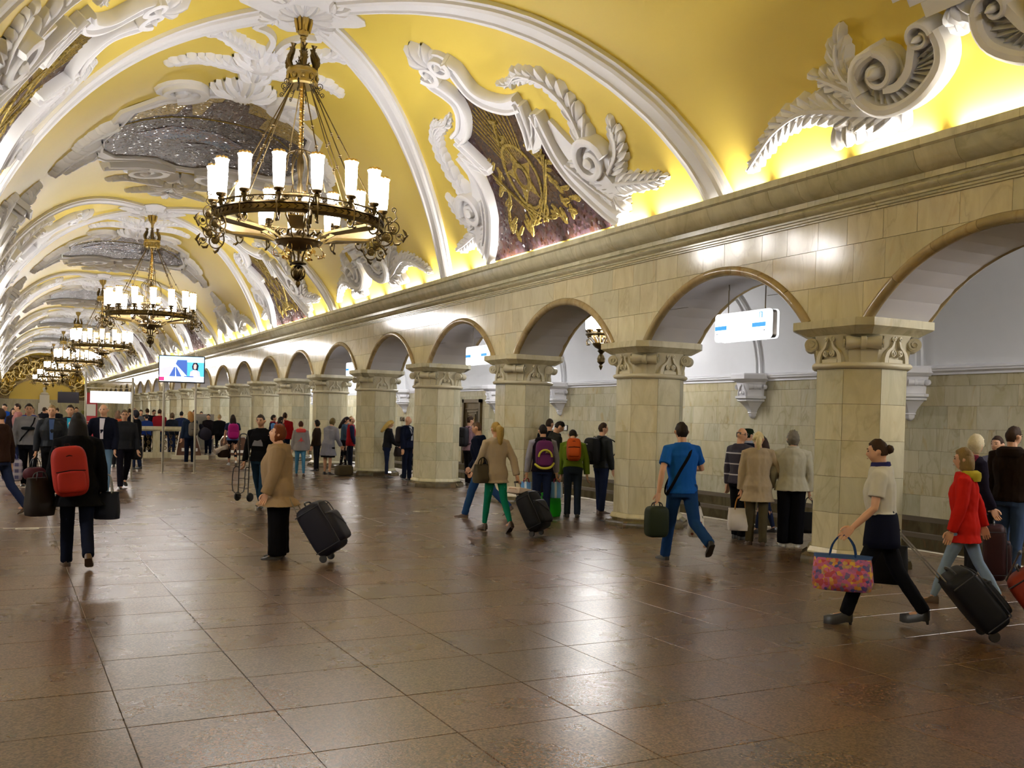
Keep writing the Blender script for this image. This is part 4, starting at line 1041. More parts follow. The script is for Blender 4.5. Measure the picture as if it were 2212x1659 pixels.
    for k in range(6):
        a = 2*pi*k/6+.2; b.tube([CR(a, .20, -3.92), CR(a, .12, -3.99), CR(a, .075, -4.10), CR(a, .07, -4.20)], .013, 5)
    b.lathe([(.02, -3.98), (.02, -4.22)], 8); b.lathe([(.03, -4.16), (.07, -4.175), (.13, -4.20), (.125, -4.215), (.05, -4.225)], 16); o['lower_stem'] = (b, 'bronze')
    b = MB()
    for k in range(10):
        a = 2*pi*k/10; b.tube([CR(a+.25*sin(pi*i/8*2), .105*sin(pi*i/8)+.008, -4.355+.115*cos(pi*i/8)) for i in range(9)], .011, 4)
    b.lathe([(.085*sin(pi*i/8)+.001, -4.355+.10*cos(pi*i/8)) for i in range(9)], 12); o['openwork_ball'] = (b, 'bronze')
    b = MB(); b.lathe([(.02, -4.46), (.055, -4.475), (.02, -4.49), (.035, -4.50), (.04, -4.54), (.022, -4.575), (0, -4.60)], 12)
    for k in range(4): a = pi/2*k; b.tube([CR(a, .02, -4.48), CR(a, .055, -4.47), CR(a, .06, -4.49)], .007, 4)
    o['finial'] = (b, 'bronze')
    b = MB()     # gilt leaf sprays under the bowl
    for k in range(6):
        a = 2*pi*k/6+.7; A = R(a, 'Z')
        b.tube([A @ Vector(p) for p in ((.26, 0, -3.90), (.34, 0, -3.93), (.40, 0, -4.02), (.38, 0, -4.10), (.30, 0, -4.11))], .008, 4)
        b.tube([A @ Vector(p) for p in ((.24, 0, -3.92), (.22, 0, -3.98), (.26, 0, -4.05))], .008, 4)
        for q in range(5):
            w_ = A @ T(.28+.035*q, (-1)**q*.02, -4.06-.02*(q % 2)) @ R(q*1.2, 'Y'); b.lathe([(0, -.004), (.034, -.003), (.034, .003), (0, .006)], 6, w_)
    o['leaf_spray'] = (b, 'gilt')
    # lamp: holder, glass, rim
    b = MB(); b.lathe([(.012, -.20), (.03, -.17), (.03, -.12), (.05, -.09), (.055, -.06), (.035, -.045), (.07, -.03), (.085, 0), (.075, .015)], 14); o['lamp_holder'] = (b, 'bronze')
    b = MB(); b.lathe([(.062, .012), (.078, .06), (.090, .25), (.094, .44)], 18); b.lathe([(.094, .44), (.06, .445), (0, .445)], 18, None, False); o['lamp_glass'] = (b, 'lamp_glass')
    b = MB(); b.lathe([(.094, .44), (.102, .49), (.114, .52), (.109, .52), (.097, .49), (.090, .44)], 18, None, False); o['lamp_rim'] = (b, 'lamp_rim')
    b = MB()
    for k in range(8): a = 2*pi*k/8; b.lathe([(0, -.026), (.022, -.014), (.026, 0), (.022, .014), (0, .026)], 7, T(*CR(a, .072, .545)))
    b.lathe([(.079, .515), (.084, .525), (.079, .54), (.072, .525), (.079, .515)], 16, None, False); o['lamp_crown'] = (b, 'gilt')
    # bracket under each lamp
    b = MB()
    P = [(1.36, -3.400), (1.42, -3.480), (1.43, -3.620), (1.40, -3.740), (1.33, -3.780), (1.27, -3.740), (1.26, -3.680), (1.30, -3.650), (1.33, -3.680)]
    b.tube([(x, 0, z) for x, z in smooth2(P, 3)], .012, 5)
    b.tube([(1.38, 0, -3.770), (1.44, 0, -3.800), (1.47, 0, -3.780), (1.49, 0, -3.810)], [.02, .018, .01, .004], 5)
    b.lathe([(0, -.03), (.03, -.015), (.03, .015), (0, .03)], 8, T(1.31, 0, -3.670) @ R(pi/2, 'X')); o['bracket'] = (b, 'bronze')
    # scroll cluster
    b = MB()
    def sp(c, r, a0, turns, sg, n=26): return [(c[0]+r*(1-.72*i/n)*cos(a0+sg*turns*2*pi*i/n), 0, c[1]+r*(1-.72*i/n)*sin(a0+sg*turns*2*pi*i/n)) for i in range(n+1)]
    b.tube([(1.33, 0, -3.600)]+sp((1.48, -3.810), .17, 2.2, 1.35, 1), .012, 5)
    b.tube([(1.36, 0, -3.880)]+sp((1.60, -3.680), .15, -2.4, 1.3, -1), .010, 5)
    b.tube(sp((1.52, -3.540), .07, -1.5, 1.2, 1, 16), .008, 4); b.tube([(1.55, 0, -3.600), (1.66, 0, -3.510), (1.62, 0, -3.420)]+sp((1.60, -3.380), .045, -.5, 1.1, 1, 12), .008, 4)
    b.tube(sp((1.72, -3.800), .08, 2.5, 1.1, 1, 16), .008, 4)
    for cx, cz, r in ((1.49, -3.810, .062), (1.60, -3.690, .055), (1.53, -3.550, .028), (1.70, -3.790, .03)):
        M = T(cx, 0, cz) @ R(pi/2, 'X'); b.lathe([(0, -.03), (r, -.012), (r*.9, 0), (r, .012), (0, .03)], 10, M)
        for q in range(6): a = q*pi/3; b.lathe([(0, -.004), (r*.42, 0), (0, .004)], 5, T(cx+r*.7*cos(a), -.02, cz+r*.7*sin(a)) @ R(pi/2, 'X'))
    for (x, z, dx, dz) in ((1.44, -3.980, .08, -.03), (1.64, -3.920, .10, .0), (1.80, -3.740, .06, -.06), (1.77, -3.880, .05, .06)):
        b.tube([(x-.04, 0, z+.05), (x, 0, z), (x+dx*.6, 0, z+dz), (x+dx, 0, z+dz+.03)], [.006, .022, .022, .004], 5)
    o['scroll_cluster'] = (b, 'bronze')
    return {k: b.mesh(k, m) for k, (b, m) in o.items()}
CHM = chandelier_meshes()
def chandelier(y, label, level):
    t = thing('chandelier', label, 'chandelier', (XB, y, 8.34), 0.12, 'great chandeliers along the hall')
    mobj('canopy', CHM['canopy'], t, (0, 0, -.13))
    for q in ('stem', 'crown_drum', 'crown_horn', 'wire_scroll', 'twisted_rod', 'suspension_rod', 'cage', 'ring', 'gallery', 'arm', 'bowl', 'lower_stem', 'openwork_ball', 'finial', 'leaf_spray'): mobj(q, CHM[q], t)
    def lamp(a, r, z, sc=1.0):
        g = mobj('lamp_glass', CHM['lamp_glass'], t, CR(a, r, z)); g.scale = (sc, sc, sc)
        if level < 2:
            for q in ('lamp_holder', 'lamp_rim', 'lamp_crown'): mobj(q, CHM[q], g)
        else: mobj('lamp_holder', CHM['lamp_holder'], g)
    for k in range(15):
        a = 2*pi*k/15-.09; lamp(a, 1.33, -3.31)
        mobj('bracket', CHM['bracket'], t, None, (0, 0, a))
    for k in range(6): lamp(2*pi*k/6+.35, .62, -3.60, .62)
    for k in range(6): mobj('scroll_cluster', CHM['scroll_cluster'], t, None, (0, 0, 2*pi*k/6+.35-.12))
    return t
for k in range(-1, 7):
    chandelier(YB+BAY*k, 'bronze ring chandelier with glowing glass cylinders, %s down the hall' % ORD[k] if k > 0 else ('bronze ring chandelier with glowing glass cylinders, nearest and largest' if k == 0 else 'bronze ring chandelier outside the frame'), 0 if k <= 1 else (1 if k < 4 else 2))
# ---- aisle chandeliers
def aisle_chandelier(x, y, label):
    t = thing('aisle_chandelier', label, 'chandelier', (x, y, 2.97), 0, 'small chandeliers over the platform')
    b = MB(); b.lathe([(0, 0), (.02, .03), (.05, .10), (.03, .14)], 10); b.lathe([(.03, .14), (.095, .20), (.105, .28), (.07, .36), (.04, .40), (.07, .44), (.10, .47), (.06, .50)], 14)
    b.lathe([(.06, .50), (.16, .56), (.215, .62), (.22, .66), (.17, .65), (.05, .62)], 20); b.build('bowl', 'bronze', t)
    b = MB()
    for k in range(12): a = 2*pi*k/12; b.tube([CR(a, .13, .66), CR(a, .17, .74), CR(a, .24, .80), CR(a, .27, .86)], [.02, .016, .012, .006], 5)
    for k in range(6):
        a = 2*pi*k/6; b.tube([CR(a, .22, .64), CR(a, .34, .76), CR(a, .42, .72), CR(a, .40, .62), CR(a, .32, .62)], .010, 5)
        b.lathe([(0, -.02), (.045, 0), (0, .02)], 7, T(*CR(a, .37, .63)))
    b.lathe([(.30, .83), (.38, .84), (.40, .87), (.38, .90), (.30, .89), (.30, .83)], 28, None, False)
    b.build('leaf_basket', 'bronze', t)
    b = MB(); b.lathe([(.03, .60), (.03, 1.75), (.08, 1.78), (.12, 1.88), (.05, 1.95), (.03, 2.4), (.10, 2.5)], 12); b.lathe([(.10, 1.62), (.16, 1.70), (.10, 1.76)], 14); b.build('stem', 'bronze_light', t)
    for k in range(8):
        a = 2*pi*k/8; g = mobj('lamp_glass', CHM['lamp_glass'], t, CR(a, .33, .97)); g.scale = (.95, .95, .95)
        mobj('lamp_holder', CHM['lamp_holder'], g); mobj('lamp_crown', CHM['lamp_crown'], g)
    return t
for k in range(0, 8):
    y = YC0+PITCHY*(k*2)+PITCHY*.5
    if k == 0: continue
    y = YC0+PITCHY*(2*k+.5)
    if k <= 3: aisle_chandelier(XB+8.73, y, 'small glowing chandelier over the platform, %s from the camera' % ORD[k-1])
    sphere_light('platform_lamp', (XB+8.73, y, 4.2), .35, K_AISLE*2, (.97, .98, 1.0))
for yy in (-4.0, 4.5):
    sphere_light('platform_lamp', (XB+8.73, yy, 4.2), .35, K_AISLE*1.7, (1.0, .96, .92))
for k in range(0, 8): sphere_light('platform_lamp', (XB-8.73, YC0+PITCHY*(2*k+.5)-9, 4.2), .35, K_AISLE*2, (1.0, .96, .92))
# ================================================================ people
TMP = bpy.data.scenes.new('tmp_build')
def remesh(mb, vox, smooth=2):
    me = bpy.data.meshes.new('t'); me.from_pydata([tuple(v) for v in mb.v], [], mb.f)
    bm = bmesh.new(); bm.from_mesh(me); bmesh.ops.recalc_face_normals(bm, faces=bm.faces); bm.to_mesh(me); bm.free()
    o = bpy.data.objects.new('t', me); TMP.collection.objects.link(o)
    r = o.modifiers.new('r', 'REMESH'); r.mode = 'VOXEL'; r.voxel_size = vox; r.use_smooth_shade = True
    if smooth: s = o.modifiers.new('s', 'SMOOTH'); s.factor = 0.5; s.iterations = smooth
    with bpy.context.temp_override(scene=TMP, view_layer=TMP.view_layers[0]):
        dg = bpy.context.evaluated_depsgraph_get(); dg.update()
        out = bpy.data.meshes.new_from_object(o.evaluated_get(dg))
    bpy.data.objects.remove(o); bpy.data.meshes.remove(me)
    return out
def folds(me, amp, seed, sc=(14, 14, 6)):
    n = len(me.vertices); co = [0.0]*3*n; no = [0.0]*3*n
    me.vertices.foreach_get('co', co); me.vertices.foreach_get('normal', no)
    for i in range(n):
        x, y, z = co[3*i:3*i+3]
        d = noise.noise(Vector((x*sc[0]+seed, y*sc[1], z*sc[2])))+.5*noise.noise(Vector((x*sc[0]*2.2, y*sc[1]*2.2+seed, z*sc[2]*3.0)))
        for k in range(3): co[3*i+k] += no[3*i+k]*d*amp
    me.vertices.foreach_set('co', co); me.update()
def cloth(col, rough=0.85):
    nm = 'cloth_%02x%02x%02x_%d' % (*[int(c*255) for c in col], int(rough*100))
    if nm not in MATS:
        col = [c*(.45 if max(col) < .055 else .85) for c in col]
        k = N(nm); t = k.n('ShaderNodeTexNoise', i_Scale=5.0, i_Detail=4.0); k.l(k.pos(), t.inputs[0])
        k.l(k.mix(t.outputs[0], [c*.82 for c in col], [min(1, c*1.15) for c in col]), k.b.inputs['Base Color'])
        k.b.inputs['Roughness'].default_value = rough; k.b.inputs['Specular IOR Level'].default_value = 0.05 if rough > .6 else .2
        t2 = k.n('ShaderNodeTexNoise', i_Scale=260.0, i_Detail=2.0); k.l(k.pos(), t2.inputs[0]); k.bump(t2.outputs[0], .12, .001)
    return nm
def striped(name, a, b, period, width, axis=2, c3=None):
    if name not in MATS:
        k = N(name); t = k.n('ShaderNodeTexCoord'); s = k.n('ShaderNodeSeparateXYZ'); k.l(t.outputs['Object'], s.inputs[0])
        f = k.mth('FRACT', k.mth('DIVIDE', s.outputs[axis], period)); g = k.mth('LESS_THAN', f, width)
        col = k.mix(g, a, b)
        if c3:
            f2 = k.mth('FRACT', k.mth('DIVIDE', s.outputs[0], period)); g2 = k.mth('LESS_THAN', f2, width); col = k.mix(k.mth('MULTIPLY', g2, .6), col, c3)
        k.l(col, k.b.inputs['Base Color']); k.b.inputs['Roughness'].default_value = .8
    return name
SKIN = (0.56, 0.31, 0.19)
def skin(tone=1.0): 
    nm = 'skin_%d' % int(tone*100)
    if nm not in MATS: simple(nm, [c*tone for c in SKIN], .5, var=.08, spec=.4)
    return nm
simple('eye_dark', (.03, .02, .015), .2); simple('lips', (.36, .13, .10), .5); simple('shoe_black', (.012, .011, .012), .35); simple('shoe_brown', (.06, .03, .015), .4); simple('shoe_white', (.6, .6, .58), .6); simple('glasses', (.02, .02, .02), .2)
def hairmat(col):
    nm = 'hair_%02x%02x%02x' % tuple(int(c*255) for c in col)
    if nm not in MATS:
        k = N(nm); t = k.n('ShaderNodeTexNoise', i_Scale=60.0, i_Detail=4.0); g = k.pos((3, 3, .5)); k.l(g, t.inputs[0])
        k.l(k.mix(t.outputs[0], [c*.55 for c in col], [min(1, c*1.35) for c in col]), k.b.inputs['Base Color']); k.b.inputs['Roughness'].default_value = .6; k.b.inputs['Specular IOR Level'].default_value = .15; k.bump(t.outputs[0], .6, .004)
    return nm
def ell(z, hx, hy, cy=0, n=16, e=1.0, cx=0.0):
    out = []
    for i in range(n):
        a = 2*pi*i/n; c, s = cos(a), sin(a)
        out.append(Vector((cx+hx*abs(c)**e*(1 if c > 0 else -1), cy+hy*abs(s)**e*(1 if s > 0 else -1), z)))
    return out
def head_point(th, ph, s):
    dx, dy, dz = sin(th)*cos(ph), sin(th)*sin(ph), cos(th); x, y, z = .072*dx, .090*dy, .115*dz
    if dz < 0: x *= 1-.30*(-dz)**1.6; y = y*(1-.42*(-dz)) if dy > 0 else y*(1-.10*(-dz)**2)
    if dy < 0:
        y -= .024*math.exp(-((x/.013)**2+((z+.016)/.020)**2))+.012*math.exp(-((x/.010)**2+((z-.008)/.022)**2))
        y += .009*math.exp(-(((abs(x)-.030)/.013)**2+((z-.014)/.010)**2)); y -= .004*math.exp(-((z-.034)/.010)**2)
        y -= .006*math.exp(-((x/.021)**2+((z+.055)/.009)**2)); y -= .009*math.exp(-((x/.020)**2+((z+.092)/.014)**2))
    return Vector((x, y, z))*s
PREG = []
def person(name_label, loc, hd, H=1.7, b=1.0, sex='m', vox=0.012, lean=0, legs=((0, 0), (0, 0)), arms=((3, 8, 12), (3, 8, 12)), head=(0, 0),
           top=('jacket', (.05, .05, .06)), hem=.50, flare=1.0, sleeve='long', sleeve_col=None, bottom=('trousers', (.03, .03, .04)), shoe='shoe_black', heel=0,
           hair=('short', (.03, .02, .015)), tone=1.0, face=True, loose=.016, glasses=False, hood=None, collar=None, group=None, belly=0.0, undershirt=None, legw=1.0, scarf=None):
    away = atan2(loc[1], loc[0]); rz = away+radians(hd)+pi/2
    t = thing('person', name_label, 'person', (loc[0], loc[1], 0), rz, group)
    seed = (loc[0]*7.3+loc[1]*3.1) % 50
    fr = H; sw = .112*b*(0.93 if sex == 'f' else 1.0); hipx = .052*(b**.5)
    # ---- joints (units of H)
    J = {}
    pel = Vector((0, 0, .53))
    zmin = 1
    for s, (a, k) in zip((1, -1), legs):     # left (+x), right (-x)
        a, k = radians(a), radians(k); h = pel+Vector((s*hipx, 0, -.01)); kn = h+Vector((s*.004, -sin(a), -cos(a)))*.245; an = kn+Vector((0, -sin(a-k), -cos(a-k)))*.238
        J['hip', s], J['knee', s], J['ank', s], J['fa', s] = h, kn, an, a-k; zmin = min(zmin, an.z)
    dz = Vector((0, 0, .042+heel*.03-zmin))
    for k in list(J):
        if k[0] != 'fa': J[k] = J[k]+dz
    pel = pel+dz
    Ln = radians(lean); Sp = Matrix.Translation(pel) @ Matrix.Rotation(Ln, 4, 'X') @ Matrix.Translation(-Vector((0, 0, .53)))   # +X rotation tips +z to -y? handled below
    Sp = Matrix.Translation(pel) @ Matrix.Rotation(Ln, 4, 'X') @ Matrix.Translation((0, 0, -.53))
    hands = {}
    for s, (f, o, e) in zip((1, -1), arms):
        f, o, e = radians(f), radians(o), radians(e)
        sh = Vector((s*sw*.93, 0, .805)); d1 = Vector((s*sin(o), -sin(f)*cos(o), -cos(f)*cos(o))).normalized()
        el = sh+d1*.172; d2 = Vector((s*sin(o)*.3-s*.25*sin(e)*(1 if e > .9 else 0), -sin(f+e)*cos(o), -cos(f+e)*cos(o))).normalized(); wr = el+d2*.150
        J['sh', s], J['el', s], J['wr', s] = Sp @ sh, Sp @ el, Sp @ wr; J['hd', s] = (Sp.to_3x3() @ d2).normalized()
    neck = Sp @ Vector((0, .008, .855)); hc = Sp @ Vector((0, -.006, .932))
    HM = Matrix.Translation(hc) @ Matrix.Rotation(Ln*.35, 4, 'X') @ Matrix.Rotation(radians(head[0]), 4, 'Z') @ Matrix.Rotation(radians(head[1]), 4, 'X')
    hs = (1.0/1.72)   # head size is in metres, the rest in H
    def torso(rings, off, rot=True):
        out = []
        for z, hx, hy, cy in rings:
            out.append([(Sp @ q if z > .5 else (q+dz)) for q in ell(z, hx+off, hy*(b**.45)+off, cy)])
        return out
    bb = b**.9; wf = .90 if sex == 'f' else 1.0
    RT = [(.80, .098*bb, .050, .004), (.765, .108*bb*wf, .066, 0), (.72, .104*bb*wf, .072+belly*.3, -.006-belly*.4), (.66, .092*bb*wf, .066+belly*.8, -.004-belly*.8), (.61, .084*bb*wf, .060+belly, -belly), (.56, .092*bb, .066+belly*.6, -belly*.5), (.52, .098*bb*(1.04 if sex == 'f' else 1), .070, .004), (.47, .096*bb, .066, .006)]
    def scaled(mb): mb.v = [tuple(Vector(p)*fr) for p in mb.v]; return mb
    # ---- body: one continuous skin
    m = MB()
    m.loft(torso([(.835, .05, .036, .006)]+RT, -.012)[::-1]); m.tube([Sp @ Vector((0, .01, .80)), neck, HM @ Vector((0, .01, -.03))], [.040*b**.4, .032*b**.4, .031*b**.4], 10)
    for s in (1, -1):
        sh, el, wr = J['sh', s], J['el', s], J['wr', s]
        m.tube([sh.lerp(neck, .35), sh, sh.lerp(el, .5), el, el.lerp(wr, .4), wr, wr+J['hd', s]*.018], [.026, .029*b**.5, .026*b**.5, .0215, .022, .0155, .015], 8)
        m.tube([J['hip', s]+Vector((0, 0, .02)), J['hip', s].lerp(J['knee', s], .4), J['knee', s], J['knee', s].lerp(J['ank', s], .35), J['ank', s]], [.050, .044, .031, .030, .018], 8)
        a = J['fa', s]; m.tube([J['ank', s]+Vector((0, .012, -.012)), J['ank', s]+Vector((0, -.035, -.024)), J['ank', s]+Vector((0, -.07, -.030))], [.016, .016, .012], 6)
    nt, npz = 26, 30; hv = []; hf = []
    for i in range(nt+1):
        for j in range(npz): hv.append(HM @ head_point(pi*i/nt*.998+.001, 2*pi*j/npz, hs))
    for i in range(nt):
        for j in range(npz): hf.append((i*npz+j, i*npz+(j+1) % npz, (i+1)*npz+(j+1) % npz, (i+1)*npz+j))
    hf.append(tuple(range(npz-1, -1, -1))); hf.append(tuple(range(nt*npz, (nt+1)*npz))); m.add(hv, hf)
    for s in (-1, 1): m.tube([HM @ (Vector((s*.068, .004, -.022))*hs), HM @ (Vector((s*.080, .010, .0))*hs), HM @ (Vector((s*.080, .014, .022))*hs)], [.008, .013, .010], 6)
    scaled(m); me = remesh(m, vox*(.9 if vox < .013 else 1.05), 1)
    # hands joined on to the same mesh
    hm = MB()
    for s in (1, -1):
        wr, d = J['wr', s]*fr, J['hd', s]; side = Vector((0, -1, 0)); side = (side-d*side.dot(d)).normalized(); nrm = d.cross(side)
        k = 1.0 if sex == 'm' else .9
        def hp(a, u_, n_): return wr+d*a*k+side*u_*k+nrm*n_*k
        hm.loft([[hp(a, w_, -t_), hp(a, w_*.5, -t_*1.3), hp(a, -w_*.5, -t_*1.3), hp(a, -w_, -t_), hp(a, -w_, t_), hp(a, -w_*.5, t_*1.3), hp(a, w_*.5, t_*1.3), hp(a, w_, t_)] for a, w_, t_ in ((.0, .024, .016), (.035, .036, .016), (.075, .040, .013), (.100, .038, .010))])
        ins = -s
        for q, (u_, L_) in enumerate(((.031, .062), (.011, .072), (-.010, .067), (-.030, .052))):
            hm.tube([hp(.095, u_, 0), hp(.095+L_*.42, u_*1.05, ins*.010), hp(.095+L_*.75, u_*1.05, ins*.028), hp(.095+L_*.85, u_, ins*.045)], [.0095, .0088, .008, .006], 5)
        hm.tube([hp(.020, .028, 0), hp(.048, .050, ins*.014), hp(.078, .056, ins*.026), hp(.100, .050, ins*.034)], [.012, .0115, .010, .007], 5)
        hands[s] = (wr+d*.115*k)
    bm = bmesh.new(); bm.from_mesh(me); m2 = hm.mesh('h', skin(tone)); bm.from_mesh(m2); bm.to_mesh(me); bm.free(); bpy.data.meshes.remove(m2)
    me.materials.clear(); me.materials.append(MATS[skin(tone)]); me.polygons.foreach_set('use_smooth', [True]*len(me.polygons)); me.name = 'body'
    mobj('body', me, t)
    def garment(nm, mb, mat, vx, amp, sc=(14, 14, 6)):
        scaled(mb); g = remesh(mb, vx, 2); folds(g, amp, seed, sc); g.name = nm; g.materials.clear(); g.materials.append(MATS[mat]); return mobj(nm, g, t)
    # ---- trousers or skirt
    kind, bc = bottom; bmn = bc if isinstance(bc, str) else cloth(bc)
    m = MB(); m.loft(torso([(.60, .082*bb*wf, .058+belly*.6, -belly*.6)]+RT[5:], .006)[::-1])
    if kind == 'skirt':
        m.loft([[(q+dz) for q in ell(z, hx, hy, .004)] for z, hx, hy in ((.52, .112*bb, .085), (.44, .120*bb, .092), (.30, .128*bb, .10))]); garment('skirt', m, bmn, vox, .006)
    else:
        lw = legw*(b**.5)
        R_ = dict(trousers=(.062, .050, .041, .038, .036), wide=(.066, .060, .052, .050, .050), slim=(.056, .046, .034, .031, .022), bermuda=(.062, .05, .042, .038, .036), leggings=(.054, .044, .031, .030, .020))[kind]
        for s in (1, -1):
            h_, k_, a_ = J['hip', s], J['knee', s], J['ank', s]; end = 1.06 if kind in ('trousers', 'wide') else .98
            if kind == 'leggings': end = .72
            m.tube([h_+Vector((0, 0, .03)), h_.lerp(k_, .35), k_, k_.lerp(a_, .5), k_.lerp(a_, end)], [r*lw for r in R_], 12)
        garment('trousers', m, bmn, vox*1.35, .005 if kind != 'slim' else .003, (16, 16, 9))
    # ---- shoes
    for s in (1, -1):
        an, a = J['ank', s]*fr, J['fa', s]; pitch = min(a, 0)*.75 if an.z > .11+heel*.05 else 0
        M = Matrix.Translation(an) @ Matrix.Rotation(-pitch, 4, 'X') @ R(radians(8*s), 'Z')
        q = MB(); z0 = -.075*H/1.7-heel*.05
        rings = []
        for y, hw, zt, zb in ((.055, .022, -.005, z0+.004+heel*.035), (.045, .034, .012, z0+heel*.03), (.0, .037, .015, z0+heel*.03), (-.05, .038, -.018, z0+heel*.015), (-.11, .044, -.036, z0), (-.155, .038, -.046, z0), (-.185, .020, -.054, z0+.006)):
            rings.append([M @ Vector(v) for v in ((-hw, y, zb), (-hw*1.02, y, (zb+zt)/2), (-hw*.55, y, zt), (hw*.55, y, zt), (hw*1.02, y, (zb+zt)/2), (hw, y, zb))])
        q.loft(rings)
        if heel: q.tube([M @ Vector((0, .035, z0+heel*.04)), M @ Vector((0, .04, z0))], [.018, .010], 6)
        mobj('shoe', q.mesh('shoe', shoe, True, 50), t)
    # ---- top
    tk, tc = top; tm = tc if isinstance(tc, str) else cloth(tc, .55 if tk == 'leather' else .85)
    m = MB()
    rings = [(.858, .042, .040, .008), (.842, .058, .046, .008), (.825, .078*bb, .050, .006)]+RT[:5]
    zz = [r for r in RT[5:] if r[0] > hem]; rings += zz
    hm_w = .098*bb*flare+(.56-hem)*.10*(flare-.6); rings.append((hem, hm_w*(1.02 if sex == 'f' else 1), .070*flare+belly*.4+(.56-hem)*.05, -belly*.3))
    m.loft(torso(rings, loose)[::-1])
    def sleeves(mm, short):
        for s in (1, -1):
            sh, el, wr = J['sh', s], J['el', s], J['wr', s]; L_ = loose*.75
            if short: mm.tube([sh.lerp(neck, .45)-Vector((0, 0, .012)), sh, sh.lerp(el, .35), sh.lerp(el, .66)], [.028+L_, .033*b**.5+L_, .031+L_, .032+L_], 10)
            else: mm.tube([sh.lerp(neck, .45)-Vector((0, 0, .012)), sh, sh.lerp(el, .5), el, el.lerp(wr, .5), wr], [.028+L_, .033*b**.5+L_, .029*b**.4+L_, .026+L_, .024+L_, .021+L_], 12)
    if sleeve != 'none' and sleeve_col is None: sleeves(m, sleeve == 'short')
    garment({'coat': 'coat', 'jacket': 'jacket', 'leather': 'jacket', 'shirt': 'shirt', 'sweater': 'sweater', 'hoodie': 'hoodie', 'vest': 'vest'}.get(tk, 'jacket'), m, tm, vox, .007 if tk in ('coat', 'jacket', 'leather') else .0045)
    if sleeve_col is not None: m = MB(); sleeves(m, sleeve == 'short'); garment('sleeves', m, cloth(sleeve_col), vox, .005)
    # collar, hood, scarf
    if collar is not None:
        q = MB(); q.loft([[(Sp @ v)*fr for v in ell(z, r*1.02, r*.98, .006)] for z, r in ((.838, .062), (.858, .054), (.878, .050), (.879, .044), (.858, .046))], False); mobj('collar', q.mesh('collar', cloth(collar) if not isinstance(collar, str) else collar), t)
    if undershirt is not None:
        q = MB(); P = [(-.028, .845), (.028, .845), (.020, .74), (.016, .62), (-.016, .62), (-.020, .74)]
        y_ = -.088-belly
        q.loft([[(Sp @ Vector((x*k, y_+.012*(z > .8)*3+d_, z)))*fr for x, z in P] for k, d_ in ((1, .04), (1, -.004))]); mobj('shirt_front', q.mesh('shirt_front', cloth(undershirt)), t)
    if hood is not None:
        q = MB()
        q.loft([[(Sp @ v)*fr for v in ell(z, hx, hy, cy, 18)] for z, hx, hy, cy in ((.80, .075, .040, .052), (.825, .092, .058, .040), (.852, .085, .060, .036), (.868, .062, .044, .030), (.860, .050, .034, .024))]); mobj('hood', q.mesh('hood', cloth(hood)), t)
    if scarf is not None:
        q = MB(); q.tube([(Sp @ Vector((.062*cos(a), .004+.056*sin(a), .862+.008*sin(2*a))))*fr for a in [2*pi*i/16 for i in range(17)]], .030, 8); mobj('scarf', q.mesh('scarf', cloth(scarf)), t)
    # ---- hair
    hk, hcc = hair; HMf = Matrix.Scale(fr, 4) @ HM @ Matrix.Scale(hs, 4)
    if hk != 'bald':
        q = MB(); nt, npz = (26, 34) if vox < .012 else (16, 22); vol = dict(short=.085, buzz=.03, full=.24, long=.14, pony=.08, bun=.09, curly=.26, bob=.20, cap=.10, grey_fringe=.04)[hk]
        lowb = dict(short=-.62, buzz=-.5, full=-.85, long=-1.0, pony=-.40, bun=-.4, curly=-.75, bob=-1.0, cap=-.45, grey_fringe=-.45)[hk]
        for i in range(nt+1):
            th = pi*i/nt*.998+.001
            for j in range(npz):
                ph = 2*pi*j/npz; dx, dy, dz_ = sin(th)*cos(ph), sin(th)*sin(ph), cos(th); p = head_point(th, ph, 1.0)
                lim = .50 if dy < -.55 else (lowb if dy > -.05 else lowb+(.50-lowb)*((-dy-.05)/.5))
                if hk in ('short', 'buzz', 'grey_fringe', 'cap', 'pony', 'bun') and abs(dx) > .55 and dy < .35: lim = max(lim, .0)
                if hk == 'grey_fringe' and dz_ > .55: lim = 2
                nz = noise.noise(Vector((p.x*48, p.y*48, p.z*(60 if hk == 'curly' else 26)))+Vector((seed, 0, 0)))
                on = min(1, max(0, (dz_-lim)/.16)); on = on*on*(3-2*on)
                nz += .7*noise.noise(Vector((p.x*130, p.y*130, p.z*80)))
                sc_ = .90+(.12+vol+nz*dict(curly=.16, full=.09, short=.08, buzz=.02, bob=.08, long=.08).get(hk, .05))*on
                if hk in ('full', 'curly') and dz_ > 0: sc_ += .03*on
                q.v.append(tuple(HMf @ Vector((p.x*sc_, p.y*sc_, p.z*(sc_*.99)))))
        for i in range(nt):
            for j in range(npz): q.f.append((i*npz+j, i*npz+(j+1) % npz, (i+1)*npz+(j+1) % npz, (i+1)*npz+j)); q.mi.append(0)
        if hk == 'long':
            rings = []
            for i, (z, hx, hy, cy) in enumerate(((.06, .075, .075, .03), (-.03, .098, .085, .045), (-.11, .105, .075, .060), (-.20, .112, .062, .075), (-.29, .105, .048, .085), (-.35, .080, .030, .088))):
                rings.append([HMf @ Vector((p.x*(1+.12*noise.noise(Vector((p.x*40, z*8, seed)))), max(p.y, -.028 if z > -.06 else .0), p.z)) for p in ell(z, hx, hy, cy, 20)])
            q.loft(rings)
        if hk == 'bob':
            q.loft([[HMf @ Vector((p.x, max(p.y, -.04), p.z)) for p in ell(z, hx, hy, cy, 20)] for z, hx, hy, cy in ((.05, .082, .085, .02), (-.03, .094, .085, .028), (-.09, .092, .078, .034), (-.125, .070, .055, .04))])
